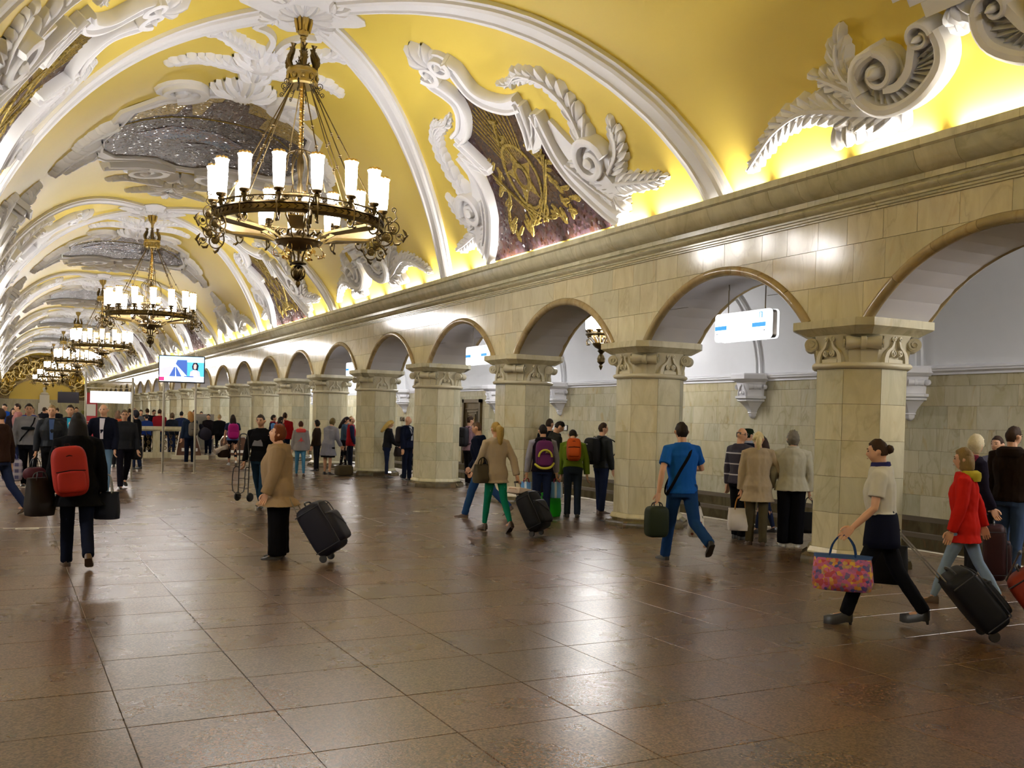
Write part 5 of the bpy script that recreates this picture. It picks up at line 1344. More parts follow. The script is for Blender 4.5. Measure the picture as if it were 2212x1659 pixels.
        if hk == 'pony':
            q.tube([HMf @ Vector(p) for p in ((0, .085, .03), (0, .125, .01), (0, .135, -.08), (0, .12, -.20), (0, .115, -.29))], [.028*fr, .036*fr, .034*fr, .026*fr, .008*fr], 10)
        if hk == 'bun': q.lathe([(0, -.045), (.035, -.03), (.045, 0), (.035, .03), (0, .045)], 10, HMf @ T(0, .10, .02))
        mobj('hair', q.mesh('hair', hairmat(hcc) if hk != 'cap' else cloth(hcc), True, 180), t)
        if hk == 'cap':
            q = MB(); q.loft([[HMf @ Vector(p) for p in ell(z, hx, hy, cy, 20)] for z, hx, hy, cy in ((.045, .084, .104, 0), (.060, .088, .108, 0), (.085, .086, .104, 0), (.118, .070, .086, .004), (.128, .03, .04, .004))])
            q.loft([[HMf @ Vector(p) for p in ((-.05*k, y_, .05), (.05*k, y_, .05), (.05*k, y_, .056), (-.05*k, y_, .056))] for y_, k in ((-.085, 1.2), (-.12, 1.1), (-.145, .7))]); mobj('cap', q.mesh('cap', cloth(hcc)), t)
    if face:
        for s in (-1, 1):
            q = MB(); q.lathe([(0, -.006), (.010, -.003), (.011, 0), (.010, .003), (0, .006)], 8, HMf @ T(s*.030, -.083, .014) @ R(pi/2, 'X') @ Matrix.Diagonal((1.2, .62, 1.2, 1))); mobj('eye', q.mesh('eye', 'eye_dark'), t)
        q = MB()
        for s in (-1, 1): q.tube([HMf @ Vector((s*.046, -.078, .034)), HMf @ Vector((s*.030, -.090, .038)), HMf @ Vector((s*.014, -.0925, .034))], [.0025, .0042, .003], 5)
        mobj('eyebrows', q.mesh('eyebrows', hairmat([c*.7 for c in hcc])), t)
        q = MB(); q.tube([HMf @ Vector(p) for p in ((-.022, -.088, -.055), (-.008, -.0955, -.053), (.008, -.0955, -.053), (.022, -.088, -.055))], [.002, .0045, .0045, .002], 6); mobj('lips', q.mesh('lips', 'lips'), t)
    if glasses:
        q = MB()
        for s in (-1, 1):
            q.tube([HMf @ Vector((s*.031+.021*cos(a), -.098+.006*abs(cos(a)), .012+.014*sin(a))) for a in [2*pi*i/12 for i in range(13)]], .0022, 4)
            q.tube([HMf @ Vector((s*.052, -.092, .016)), HMf @ Vector((s*.078, -.05, .018)), HMf @ Vector((s*.080, .0, .014))], .0022, 4)
        q.tube([HMf @ Vector((-.010, -.100, .014)), HMf @ Vector((.010, -.100, .014))], .0022, 4); mobj('glasses', q.mesh('glasses', 'glasses'), t)
    W = Matrix.Translation(t.location) @ R(rz, 'Z')
    info = dict(t=t, L=W @ hands[1], Rh=W @ hands[-1], W=W, S=Matrix.Scale(fr, 4) @ Sp @ Matrix.Scale(1/fr, 4), H=H, rz=rz, b=b, depth=.078*H, J=J)
    PREG.append(info); return info
# ---------------------------------------------------------------- bags
def rb(dst, hx, hy, hz, M=None, e=.35, n=20, m=12, e2=None):
    """rounded box"""
    e2 = e2 or e; sg = lambda v, p: abs(v)**p*(1 if v >= 0 else -1)
    rings = []
    for i in range(m+1):
        a = -pi/2+pi*(i/m*.996+.002); c, s = sg(cos(a), e2), sg(sin(a), e2)
        rings.append([Vector((hx*c*sg(cos(2*pi*j/n), e), hy*c*sg(sin(2*pi*j/n), e), hz*s)) for j in range(n)])
    if M is not None: rings = [[M @ p for p in r] for r in rings]
    return dst.loft(rings)
def backpack(p, label, col, acc, size=(.16, .09, .23), dz=0.0, details=None, side=0.0, tilt=0):
    W, S = p['W'], p['S']; H = p['H']
    M = W @ S @ T(side, p['depth']*.85+size[1]+.02, .70*H+dz) @ R(radians(tilt), 'Y')
    t = thing('backpack', label, 'backpack'); t.matrix_world = M; sx, sy, sz = size
    b = MB(); rb(b, sx, sy, sz, None, .45, 22, 14, .5); b.build('pack_body', cloth(col, .6), t, True, 60)
    b = MB(); rb(b, sx*.78, sy*.45, sz*.42, T(0, sy*.85, -sz*.42), .4); b.build('front_pocket', cloth([c*1.1 for c in col], .6), t, True, 60)
    b = MB(); b.tube([(-sx*.8, sy*1.28, -sz*.02), (0, sy*1.33, sz*.03), (sx*.8, sy*1.28, -sz*.02)], .006, 5); b.tube([(-sx*.86, sy*.6, sz*.45), (0, sy*1.0, sz*.62), (sx*.86, sy*.6, sz*.45)], .006, 5)
    b.build('piping', cloth(acc), t)
    for s in (-1, 1):
        b = MB(); d = p['depth']*.85+sy
        pts = [(s*sx*.45, -sy*.7, sz*.72), (s*sx*.55, -sy-.02, sz*.98), (s*sx*.62, -d*1.1, sz*1.0), (s*sx*.68, -d*2.05, sz*.70), (s*sx*.75, -d*2.2, sz*.1), (s*sx*.95, -d*1.6, -sz*.42), (s*sx*.8, -sy*.8, -sz*.75)]
        b.tube(smooth2(pts, 3), .017, 8, None, True, .45); b.build('shoulder_strap', cloth(acc), t)
    b = MB(); b.tube([(-.03, -sy*.5, sz*.96), (-.02, -sy*.5, sz*1.08), (.02, -sy*.5, sz*1.08), (.03, -sy*.5, sz*.96)], .007, 6); b.build('carry_handle', cloth(acc), t)
    if details: details(t, sx, sy, sz)
    return t
def hang_bag(name, label, cat, at, size, mat, kind='tote', drop=.18, rz=0.0, hmat='plastic_black', group=None):
    """a bag hanging by its handles from a hand"""
    sx, sy, sz = size; t = thing(name, label, cat, (at[0], at[1], max(at[2]-drop-sz*2, .002)), rz, group); zt = at[2]-t.location.z
    top = 2*sz; mat = mat if isinstance(mat, str) else cloth(mat, .6)
    b = MB()
    if kind == 'tote':
        rings = []
        for z, k, kd in ((0, .86, .9), (.02, .98, 1.05), (.25, 1.04, 1.15), (.6, 1.0, .95), (.9, .96, .5), (1.0, 1.0, .32)):
            rings.append([Vector((sx*k*(abs(cos(a))**.5)*(1 if cos(a) > 0 else -1)+.012*noise.noise(Vector((a*3, z*6, sx*9))), sy*kd*(abs(sin(a))**.6)*(1 if sin(a) > 0 else -1)+.02*noise.noise(Vector((a*4, z*5, 3))), z*top)) for a in [2*pi*i/22 for i in range(22)]])
        b.loft(rings)
    elif kind == 'duffel':
        rings = []
        for i in range(13):
            f = i/12; k = (1-abs(2*f-1)**4)**.35 if 0 < i < 12 else .55
            rings.append([Vector((sx*(2*f-1), sy*k*sg_(cos(a)), sz+sz*k*sg_(sin(a)))) for a in [2*pi*j/18 for j in range(18)]])
        b.loft(rings)
    else: rb(b, sx, sy, sz, T(0, 0, sz), .4)
    b.build('bag_body', mat, t, True, 60)
    if kind == 'duffel':
        b = MB(); b.tube([(-sx*.8, 0, top+.003), (0, 0, top+.008), (sx*.8, 0, top+.003)], .006, 5); b.build('zip', 'plastic_black', t)
    for s in (-1, 1):
        b = MB(); b.tube(smooth2([(-sx*.45, s*sy*.35, top*.93), (-sx*.36, s*sy*.3, top+(zt-top)*.5), (-.03, 0, zt-.005), (.03, 0, zt-.005), (sx*.36, s*sy*.3, top+(zt-top)*.5), (sx*.45, s*sy*.35, top*.93)], 3), .008, 6); b.build('handle', hmat if isinstance(hmat, str) else cloth(hmat), t)
    return t
def sg_(v): return abs(v)**.75*(1 if v >= 0 else -1)
def suitcase(label, foot, toward, h, wdt, dpt, col, handle_to, tilt, accent=(.05, .05, .06), soft=True):
    """wheeled case: stands on its wheels at foot, leaning towards the hand that pulls it"""
    d = Vector((toward[0], toward[1], 0)).normalized(); yaw_ = atan2(d.y, d.x)
    # local: X = pulling direction (lean), Y = width, Z = height
    M = T(foot[0], foot[1], 0) @ R(yaw_, 'Z') @ R(radians(tilt), 'Y')
    t = thing('wheeled_suitcase', label, 'suitcase'); t.matrix_world = M
    z0 = .045
    b = MB(); rb(b, dpt/2, wdt/2, h/2, T(-dpt/2, 0, z0+h/2), .35 if not soft else .42, 24, 16, .38); b.build('case_body', cloth(col, .6), t, True, 60)
    b = MB(); rb(b, dpt*.22, wdt*.40, h*.30, T(-dpt*.98, 0, z0+h*.40), .35); b.build('front_pocket', cloth([c*.9 for c in col], .55), t, True, 60)
    b = MB()
    for zf in (.12, .88): b.tube([(-.02, -wdt*.49, z0+h*zf), (-dpt*.98, -wdt*.47, z0+h*zf)], .006, 5); b.tube([(-.02, wdt*.49, z0+h*zf), (-dpt*.98, wdt*.47, z0+h*zf)], .006, 5)
    b.tube(smooth2([(-dpt*.98, -wdt*.46, z0+h*.12), (-dpt*1.0, -wdt*.47, z0+h*.5), (-dpt*.98, -wdt*.46, z0+h*.88), (-dpt*.98, 0, z0+h*.92), (-dpt*.98, wdt*.46, z0+h*.88), (-dpt*1.0, wdt*.47, z0+h*.5), (-dpt*.98, wdt*.46, z0+h*.12)], 3), .006, 5)
    b.build('piping', cloth(accent), t)
    b = MB(); b.tube(smooth2([(-dpt*.5, -.10, z0+h*.985), (-dpt*.5, -.08, z0+h+.035), (-dpt*.5, .08, z0+h+.035), (-dpt*.5, .10, z0+h*.985)], 3), .011, 6); b.build('top_handle', 'plastic_black', t)
    b = MB(); b.tube(smooth2([(-dpt*1.0, -.14, z0+h*.30), (-dpt*1.18, -.12, z0+h*.36), (-dpt*1.2, 0, z0+h*.5), (-dpt*1.18, .12, z0+h*.64), (-dpt*1.0, .14, z0+h*.70)], 2), .010, 6); b.build('side_handle', cloth(accent), t)
    for s in (-1, 1):
        b = MB(); b.lathe([(0, -.014), (.040, -.014), (.045, -.008), (.045, .008), (.040, .014), (0, .014)], 14, T(-.045, s*wdt*.36, .042) @ R(pi/2, 'X')); b.build('wheel', 'plastic_black', t)
    hl = M.inverted() @ Vector(handle_to); zt = max(hl.z, z0+h+.12); xr = min(max(hl.x, -.25), .6)
    for s in (-1, 1):
        b = MB(); b.tube([(-.03, s*.09, z0+h*.5), (-.03, s*.09, z0+h*.98), (xr*.98, s*.07+hl.y*.9, zt)], .008, 6); b.build('telescopic_rod', 'steel_dark', t)
    b = MB(); b.tube([(xr, -.08+hl.y*.9, zt), (xr, .08+hl.y*.9, zt)], .014, 8); b.build('grip', 'plastic_black', t)
    return t
# ================================================================ the crowd
def ldir(p): a = atan2(p[1], p[0]); return Vector((-sin(a), cos(a), 0))      # image left, on the floor
def adir(p): a = atan2(p[1], p[0]); return Vector((cos(a), sin(a), 0))       # away from the camera
BLK = (.012, .012, .016); NAVY = (.012, .018, .045); DRK = (.03, .03, .035); JEAN = (.035, .06, .13); JEAND = (.015, .022, .055); BEIGE = (.42, .33, .22)
BRN = (.035, .018, .010); BLOND = (.45, .31, .12)
N_, M_, F_ = .0105, .015, .022
# --- right foreground
p = person('woman in a white top and black tunic striding left, nearest on the right', (6.71, 5.91), 88, 1.60, .98, 'f', N_, 4, ((22, 4), (-20, 14)), ((10, 12, 38), (-12, 12, 20)), (0, 4), ('sweater', (.62, .60, .52)), .60, 1.0, 'short', None, ('trousers', BLK), 'shoe_black', 1, ('bun', BRN), face=True, collar=(.03, .03, .12))
_p = p
m = MB(); q = .0
t_ = p['t']
b = MB(); rings = []
for z, hx, hy in ((.64, .080, .060), (.60, .100, .078), (.55, .114, .086), (.47, .122, .094), (.43, .124, .096)): rings.append([(v)*1.60 for v in ell(z, hx, hy, 0, 20)])
b.loft(rings); mobj('tunic', b.mesh('tunic', cloth((.012, .014, .035)), True, 180), t_)
k = N('flower_print'); v_ = k.n('ShaderNodeTexVoronoi', i_Scale=36.0); g_ = k.n('ShaderNodeTexCoord'); k.l(g_.outputs['Object'], v_.inputs[0]); sp_ = k.n('ShaderNodeSeparateXYZ'); k.l(g_.outputs['Object'], sp_.inputs[0])
cc = k.ramp(v_.outputs['Color'], [(0.0, (.30, .03, .12)), (.35, (.45, .10, .22)), (.5, (.03, .05, .20)), (.62, (.55, .32, .02)), (.8, (.35, .03, .05))])
k.l(k.mix(k.mth('GREATER_THAN', sp_.outputs[2], .27), cc, (.012, .05, .17)), k.b.inputs['Base Color']); k.b.inputs['Roughness'].default_value = .6
hang_bag('shopping_bag', 'large floral shopping bag with a blue top, carried by the woman in the white top', 'bag', p['L'], (.24, .11, .15), 'flower_print', 'tote', .16, p['rz']+pi/2, (.02, .05, .16))
hang_bag('shoulder_bag', 'black bag hanging behind the hip of the woman in the white top', 'bag', p['Rh']+Vector((.05, 0, .12)), (.16, .08, .17), BLK, 'tote', .14, p['rz']+pi/2)
p = person('person in a red jacket and pale jeans walking left, pulling a black suitcase', (8.35, 6.35), 88, 1.56, 1.05, 'f', N_, 2, ((22, 4), (-20, 12)), ((6, 8, 14), (-24, 14, 10)), (0, 0), ('jacket', (.55, .018, .012)), .42, 1.12, 'long', None, ('slim', (.22, .30, .42)), 'shoe_brown', 0, ('bob', (.20, .13, .05)), face=True, hood=(.42, .34, .03))
suitcase('black wheeled suitcase tilted behind the person in the red jacket', (7.10, 5.16), -adir((7.35, 5.22))*.30+ldir((7.35, 5.22))*.8, .56, .40, .25, (.012, .014, .018), p['Rh'], 40)
suitcase('large dark red suitcase cut by the right edge of the frame', (7.46, 4.82), ldir((7.6, 4.8)), .58, .44, .30, (.22, .022, .008), (7.2, 4.9, .70), 38)
suitcase('dark maroon suitcase standing behind the person in the red jacket', (9.75, 7.15), ldir((9.75, 7.15)), .62, .40, .24, (.045, .008, .012), (9.5, 7.35, .98), 3)
person('woman with short blond hair and glasses facing right, behind the red jacket', (9.93, 7.45), -65, 1.64, 1.0, 'f', M_, 0, ((2, 0), (-2, 0)), ((5, 8, 20), (5, 8, 20)), (25, 5), ('jacket', (.02, .015, .03)), .45, 1.1, 'long', None, ('trousers', DRK), 'shoe_black', 0, ('full', (.55, .48, .32)), glasses=True, hood=(.10, .01, .02))
p = person('man in a dark brown hooded jacket and faded jeans, back turned, at the right edge', (10.56, 7.42), -25, 1.76, 1.1, 'm', N_, 0, ((4, 0), (-4, 2)), ((6, 10, 10), (10, 10, 35)), (-20, 4), ('jacket', (.035, .020, .013)), .50, 1.0, 'long', None, ('trousers', (.045, .075, .15)), 'shoe_black', 0, ('short', BRN), hood=(.03, .018, .012))
person('man with dark hair peering out beside the man in the brown jacket', (11.3, 8.15), 150, 1.64, 1.0, 'm', M_, 0, top=('shirt', (.16, .16, .24)), hair=('short', BRN))
person('person in black partly hidden behind the nearest column', (10.95, 9.9), -80, 1.60, 1.05, 'm', M_, 4, top=('jacket', BLK), hair=('short', BRN), face=False)
# --- blue T-shirt man
p = person('man in a bright blue T-shirt and blue jeans walking away, strap across his back', (7.40, 9.60), 28, 1.74, 1.05, 'm', N_, 4, ((16, 2), (-24, 38)), ((-14, 22, 22), (28, 30, 65)), (-8, 0), ('shirt', (.012, .10, .42)), .50, 1.0, 'short', None, ('trousers', (.012, .045, .15)), 'shoe_black', 0, ('short', (.018, .012, .010)), loose=.012)
W, S, H = p['W'], p['S'], p['H']
b = MB(); b.tube([W @ S @ Vector(q) for q in smooth2([(-.10, .055, .835*H), (-.02, .145, .76*H), (.10, .155, .66*H), (.19, .10, .55*H), (.22, .0, .49*H), (.17, -.10, .55*H), (.03, -.14, .68*H), (-.08, -.09, .80*H), (-.10, .02, .84*H)], 4)], .020, 6, None, True, .35)
o = b.build('shoulder_strap', cloth(BLK)); tag(o, 'black strap slung across the back of the man in the blue T-shirt', 'strap')
hang_bag('backpack', 'dark green backpack carried low by the man in the blue T-shirt', 'backpack', p['L'], (.14, .10, .19), (.03, .045, .018), 'box', .05, p['rz'])
k = N('leaf_print'); v_ = k.n('ShaderNodeTexVoronoi', i_Scale=14.0); g_ = k.n('ShaderNodeTexCoord'); k.l(g_.outputs['Object'], v_.inputs[0])
k.l(k.mix(k.mth('LESS_THAN', v_.outputs['Distance'], .26), (.62, .60, .55), k.ramp(v_.outputs['Color'], [(.3, (.02, .03, .02)), (.6, (.28, .03, .02))])), k.b.inputs['Base Color'])
hang_bag('shopping_bag', 'white bag with dark and red leaf print held by the blue T-shirt man', 'bag', W @ Vector((-.30, -.16, .74)), (.17, .09, .19), 'leaf_print', 'tote', .06, p['rz']+1.0, (.02, .02, .02))
# --- group under the first arch
person('heavy-set man in a dark striped sweater and glasses looking back over his shoulder', (9.76, 11.27), -48, 1.66, 1.16, 'm', M_, 0, ((2, 0), (-2, 0)), ((-4, 10, 8), (8, 8, 25)), (-78, 0), ('sweater', striped('stripes_navy', (.018, .014, .03), (.42, .40, .44), .16, .12)), .50, 1.02, 'long', None, ('trousers', BLK), 'shoe_black', 0, ('grey_fringe', (.10, .09, .08)), glasses=True, belly=.02)
person('man in a camouflage cap and navy jacket behind the man in glasses', (11.1, 12.65), -30, 1.64, 1.1, 'm', M_, 0, top=('jacket', NAVY), hair=('cap', (.02, .035, .018)), collar=(.35, .38, .46), bottom=('trousers', NAVY))
p = person('woman in a long beige coat with a blond ponytail, back turned', (9.52, 10.62), 6, 1.61, 1.06, 'f', N_, 3, ((2, 0), (-3, 3)), ((2, 9, 6), (12, 34, 40)), (-28, 6), ('coat', BEIGE), .385, 1.16, 'long', None, ('trousers', (.075, .062, .035)), 'shoe_brown', 0, ('bun', (.62, .50, .26)), loose=.022)
b = MB(); W = p['W']; b.tube([W @ p['S'] @ Vector(q) for q in ((0, .10, 1.52), (.01, .145, 1.49), (.015, .15, 1.42), (.01, .14, 1.35))], [.03, .042, .04, .012], 10); tag(b.build('ponytail', hairmat((.62, .50, .26)), p['t']), None)
bpy.data.objects['ponytail'].matrix_parent_inverse = p['W'].inverted()
hang_bag('handbag', 'white handbag with tan handles held by the woman in the beige coat', 'bag', p['L'], (.17, .08, .16), (.66, .62, .60), 'tote', .17, p['rz'], (.35, .17, .05))
person('young woman with long brown hair and jeans facing left between the two pale jackets', (10.72, 11.80), 95, 1.56, .92, 'f', M_, 6, ((8, 0), (-10, 6)), ((30, 6, 70), (30, 6, 70)), (0, 8), ('jacket', (.05, .03, .05)), .52, 1.0, 'long', None, ('slim', JEAND), 'shoe_black', 0, ('long', (.03, .015, .012)))
p = person('stout woman with curly grey hair in a pale short jacket and wide black trousers', (9.92, 10.36), 4, 1.62, 1.20, 'f', N_, 0, ((1, 0), (-1, 0)), ((8, 14, 20), (2, 9, 8)), (12, 2), ('jacket', (.50, .47, .36)), .485, 1.10, 'long', None, ('wide', BLK), 'shoe_white', 0, ('curly', (.16, .14, .11)), loose=.020, collar=(.50, .47, .38))
hang_bag('handbag', 'black handbag held by the woman with curly grey hair', 'bag', p['Rh'], (.15, .06, .15), BLK, 'tote', .20, p['rz'])
# --- second arch
p = person('man in dark clothes with a black backpack half hidden by the second column', (9.86, 15.22), -52, 1.68, 1.02, 'm', M_, 0, ((3, 0), (-3, 2)), ((4, 7, 12), (4, 7, 12)), (-15, 0), ('leather', (.025, .03, .035)), .50, 1.0, 'long', None, ('trousers', JEAND), 'shoe_brown', 0, ('short', BRN))
def marks(t, sx, sy, sz):
    b = MB()
    for (x, z) in ((-.01, .12), (.02, .06), (.0, .0), (.05, .09)): b.box(x, x+.022, sy*1.0, sy*1.05+.01, z, z+.016)
    b.build('white_badges', 'paper', t, False)
backpack(p, 'black backpack with small white badges on the man by the second column', (.010, .010, .014), BLK, (.16, .11, .25), -.02, marks)
p = person('boy in a green sweatshirt bending forward over a bright green bag', (8.97, 14.78), 4, 1.62, 1.02, 'm', N_, 26, ((-3, 0), (-6, 2)), ((22, 4, 4), (14, 14, 6)), (0, 30), ('sweater', (.13, .20, .018)), .52, 1.0, 'long', None, ('trousers', (.022, .032, .055)), 'shoe_black', 0, ('short', (.02, .014, .010)), loose=.018)
backpack(p, 'orange backpack on the back of the boy in green', (.50, .075, .008), (.05, .03, .03), (.13, .08, .21), .0)
t = thing('shopping_bag', 'bright green shopping bag standing on the floor by the boy in green', 'bag', (8.62, 14.95, 0), 0.3)
b = MB(); rings = [[Vector((.21*k*(abs(cos(a))**.45)*(1 if cos(a) > 0 else -1), .12*kd*(abs(sin(a))**.6)*(1 if sin(a) > 0 else -1)+.012*noise.noise(Vector((a*3, z*9, 1))), z)) for a in [2*pi*i/24 for i in range(24)]] for z, k, kd in ((.003, .92, 1), (.1, 1.0, 1.1), (.28, .98, .9), (.43, 1.04, .35))]
b.loft(rings); b.build('bag_body', cloth((.02, .52, .02), .45), t, True, 60)
for s in (-1, 1): b = MB(); b.tube(smooth2([(-.12, s*.03, .41), (-.08, s*.05, .53), (.08, s*.05, .53), (.12, s*.03, .41)], 3), .008, 5); b.build('handle', cloth((.02, .45, .02), .45), t)
p = person('teenager in a dark vest and grey sleeves with a purple backpack, back turned', (8.28, 14.67), 8, 1.62, 1.06, 'm', N_, 3, ((2, 0), (-2, 0)), ((6, 12, 8), (6, 14, 10)), (10, 8), ('vest', (.022, .014, .026)), .50, 1.04, 'long', (.34, .33, .40), ('trousers', JEAND), 'shoe_black', 0, ('short', (.014, .011, .012)), hood=(.02, .016, .02))
def star(t, sx, sy, sz):
    b = MB(); P = [((.045, .018)[i % 2]*cos(pi/2+pi*i/5)+.03, (.045, .018)[i % 2]*sin(pi/2+pi*i/5)+.05) for i in range(10)]
    b.prism(P, 0, .006, T(0, sy+.004, 0) @ R(pi/2, 'X') @ Matrix.Scale(-1, 4, (1, 0, 0)) @ T(0, 0, -.01)); b.build('star_badge', cloth((.62, .56, .18)), t, False)
    b = MB(); b.tube([(sx*.75*cos(a), sy*1.30, -sz*.20+.12*sin(a)) for a in [pi*i/10 for i in range(11)]], .018, 6); b.tube(smooth2([(-sx*1.05, sy*.5, -sz*.62), (-sx*.5, sy*1.2, -sz*.95), (sx*.5, sy*1.2, -sz*.98), (sx*1.1, sy*.5, -sz*.70)], 4), .022, 6); b.build('yellow_trim', cloth((.50, .45, .06)), t)
backpack(p, 'purple backpack with yellow trim and a star on the teenager in grey sleeves', (.10, .012, .085), (.10, .015, .09), (.15, .10, .24), -.03, star)
for s, h_, lb in ((1, 'L', 'left'), (-1, 'Rh', 'right')): hang_bag('plastic_bag', 'blue and white plastic bag in the %s hand of the teenager with the purple backpack' % lb, 'bag', p[h_], (.11, .07, .14), striped('bag_blue', (.10, .28, .62), (.55, .65, .80), .11, .35, 0), 'tote', .06, p['rz'], (.3, .05, .1))
person('dark-haired man leaning forward and looking down, in profile beside the purple backpack', (9.02, 15.85), -70, 1.74, 1.0, 'm', M_, 20, ((-2, 0), (-6, 0)), ((20, 6, 20), (20, 6, 20)), (0, 32), ('jacket', (.05, .05, .045)), .5, 1.0, 'long', None, ('trousers', BLK), 'shoe_black', 0, ('short', (.016, .012, .012)), tone=1.15)
person('short-haired man in a dark jacket seen from behind, farther back in the second arch', (9.68, 16.9), -22, 1.74, 1.0, 'm', M_, 0, top=('jacket', (.012, .016, .028)), bottom=('trousers', BLK), hair=('buzz', (.03, .02, .015)), face=False, head=(-15, 0))
# --- green trousers
p = person('woman in a beige coat and green trousers with a long blond ponytail, walking away', (6.62, 13.15), 28, 1.64, 1.0, 'f', N_, 3, ((14, 2), (-16, 18)), ((18, 14, 30), (-22, 18, 8)), (5, 0), ('coat', (.44, .35, .25)), .44, 1.15, 'long', None, ('slim', (.008, .20, .12)), 'shoe_brown', .6, ('pony', (.38, .25, .07)))
hang_bag('handbag', 'olive brown shoulder bag on the woman in green trousers', 'bag', p['W'] @ Vector((.24, .02, 1.12)), (.16, .08, .14), (.07, .055, .03), 'tote', .10, p['rz']+.3, (.05, .04, .02))
sc = suitcase('black suitcase pulled by the woman in green trousers, a bag lying on its top', (6.90, 12.38), ldir((6.9, 12.3))+adir((6.9, 12.3))*.5, .60, .42, .27, (.010, .011, .016), p['Rh'], 28)
t = thing('paper_bag', 'pale pink paper bag lying across the top of the black suitcase', 'bag', (6.74, 12.60, .60), .5)
b = MB(); rb(b, .19, .12, .05, T(0, 0, .05) @ R(.15, 'Y'), .22); b.build('bag_body', cloth((.75, .62, .54), .6), t, True, 60)
b = MB(); b.tube(smooth2([(-.14, .06, .07), (-.20, .05, .10), (-.20, -.05, .10), (-.14, -.06, .07)], 3), .005, 5); b.build('handle', cloth((.5, .3, .2)), t)
person('man in a dark jacket and blue jeans walking left behind the woman in green trousers', (7.30, 15.06), 70, 1.69, 1.02, 'm', M_, 8, ((20, 4), (-26, 22)), ((-14, 8, 14), (24, 8, 20)), (0, 6), ('jacket', NAVY), .50, 1.0, 'long', None, ('trousers', (.02, .06, .17)), 'shoe_brown', 0, ('buzz', (.09, .05, .03)))
p = person('man in a mauve T-shirt beside the bronze door, back turned', (10.58, 22.58), -48, 1.76, 1.0, 'm', M_, 0, ((3, 0), (-3, 0)), ((12, 8, 40), (10, 10, 50)), (-10, 8), ('shirt', (.34, .21, .26)), .50, 1.0, 'short', None, ('trousers', (.015, .015, .022)), 'shoe_black', 0, ('short', BRN))
backpack(p, 'black and white patterned backpack on the man in the mauve T-shirt', (.03, .03, .04), BLK, (.15, .09, .25))
# --- third arches
p = person('bald smiling man in navy beside the fourth column', (9.68, 24.62), -128, 1.72, 1.06, 'm', M_, 0, ((1, 0), (-1, 0)), ((0, 6, 6), (0, 6, 6)), (28, 0), ('jacket', (.013, .018, .045)), .50, 1.0, 'long', None, ('trousers', (.013, .018, .04)), 'shoe_black', 0, ('bald', (.2, .2, .2)), undershirt=(.5, .5, .55))
backpack(p, 'dark backpack on the bald man in navy', (.02, .014, .022), BLK, (.15, .10, .24))
p = person('blond woman in a dark jacket looking down beside a pushchair', (9.50, 25.70), -80, 1.60, .98, 'f', M_, 6, ((2, 0), (-2, 0)), ((24, 6, 40), (24, 6, 40)), (0, 32), ('jacket', (.03, .032, .04)), .52, 1.0, 'long', None, ('slim', JEAND), 'shoe_black', 0, ('long', (.48, .33, .09)))
t = thing('pushchair', 'small black pushchair with a printed pouch, in front of the blond woman', 'pushchair', (10.12, 25.2, 0), .6)
b = MB()
for s in (-1, 1): b.tube([(s*.2, -.25, .06), (s*.2, .05, .55), (s*.2, .22, .95)], .012, 6); b.tube([(s*.2, .25, .06), (s*.2, -.05, .50), (s*.2, -.1, .62)], .012, 6)
b.tube([(-.2, .22, .95), (.2, .22, .95)], .014, 6); b.build('frame', 'steel_dark', t)
b = MB(); rb(b, .19, .16, .10, T(0, 0, .42), .5); rb(b, .19, .06, .20, T(0, .14, .62) @ R(-.3, 'X'), .5); b.build('seat', cloth(BLK), t, True, 60)
for s in (-1, 1):
    for y in (-.27, .27): b = MB(); b.lathe([(0, -.012), (.05, -.012), (.06, 0), (.05, .012), (0, .012)], 12, T(s*.2, y, .06) @ R(pi/2, 'Y')); b.build('wheel', 'plastic_black', t)
b = MB(); b.prism([(-.15, .14), (0, .06), (.15, .14), (.15, .17), (.08, .24), (-.08, .24), (-.15, .17)], 0, .02, T(0, -.18, .12) @ R(pi/2, 'X')); b.build('printed_pouch', cloth((.55, .50, .42)), t, False)
hang_bag('handbag', 'dark brown handbag hanging beside the blond woman', 'bag', (9.95, 25.95, 1.02), (.16, .08, .14), (.03, .015, .012), 'tote', .16, .5)
# --- group at the fifth column
person('balding man in a red and navy jacket in profile facing right', (9.55, 29.1), -84, 1.66, 1.06, 'm', F_*.8, 2, top=('jacket', (.32, .012, .02)), sleeve_col=(.02, .022, .06), hem=.46, bottom=('trousers', (.02, .025, .05)), hair=('grey_fringe', (.04, .02, .015)), arms=((6, 7, 18), (6, 7, 18)))
person('girl with long dark hair in a denim jacket looking down at her phone', (9.62, 29.95), -110, 1.66, .92, 'f', F_*.8, 4, ((2, 0), (-4, 3)), ((30, 4, 85), (30, 4, 85)), (0, 26), ('jacket', (.04, .07, .11)), .55, 1.0, 'long', None, ('slim', BLK), 'shoe_white', 0, ('long', (.02, .012, .012)))
p = person('elderly woman in a long grey coat and black skirt bending slightly, back turned', (8.25, 27.15), -40, 1.62, 1.16, 'f', M_, 14, ((-2, 0), (-2, 0)), ((24, 8, 40), (20, 8, 30)), (0, 4), ('coat', (.26, .26, .32)), .33, 1.22, 'long', None, ('skirt', BLK), 'shoe_black', 0, ('full', (.14, .10, .04)), loose=.02)
t = thing('travel_bag', 'olive brown travel bag on the floor beside the woman in the grey coat', 'bag', (8.52, 26.5, 0), .3)
b = MB(); rb(b, .27, .13, .15, T(0, 0, .155), .4); b.build('bag_body', cloth((.08, .06, .028), .5), t, True, 60)
for s in (-1, 1): b = MB(); b.tube(smooth2([(-.13, s*.05, .27), (-.09, s*.06, .36), (.09, s*.06, .36), (.13, s*.05, .27)], 3), .010, 5); b.build('handle', cloth((.05, .03, .015)), t)
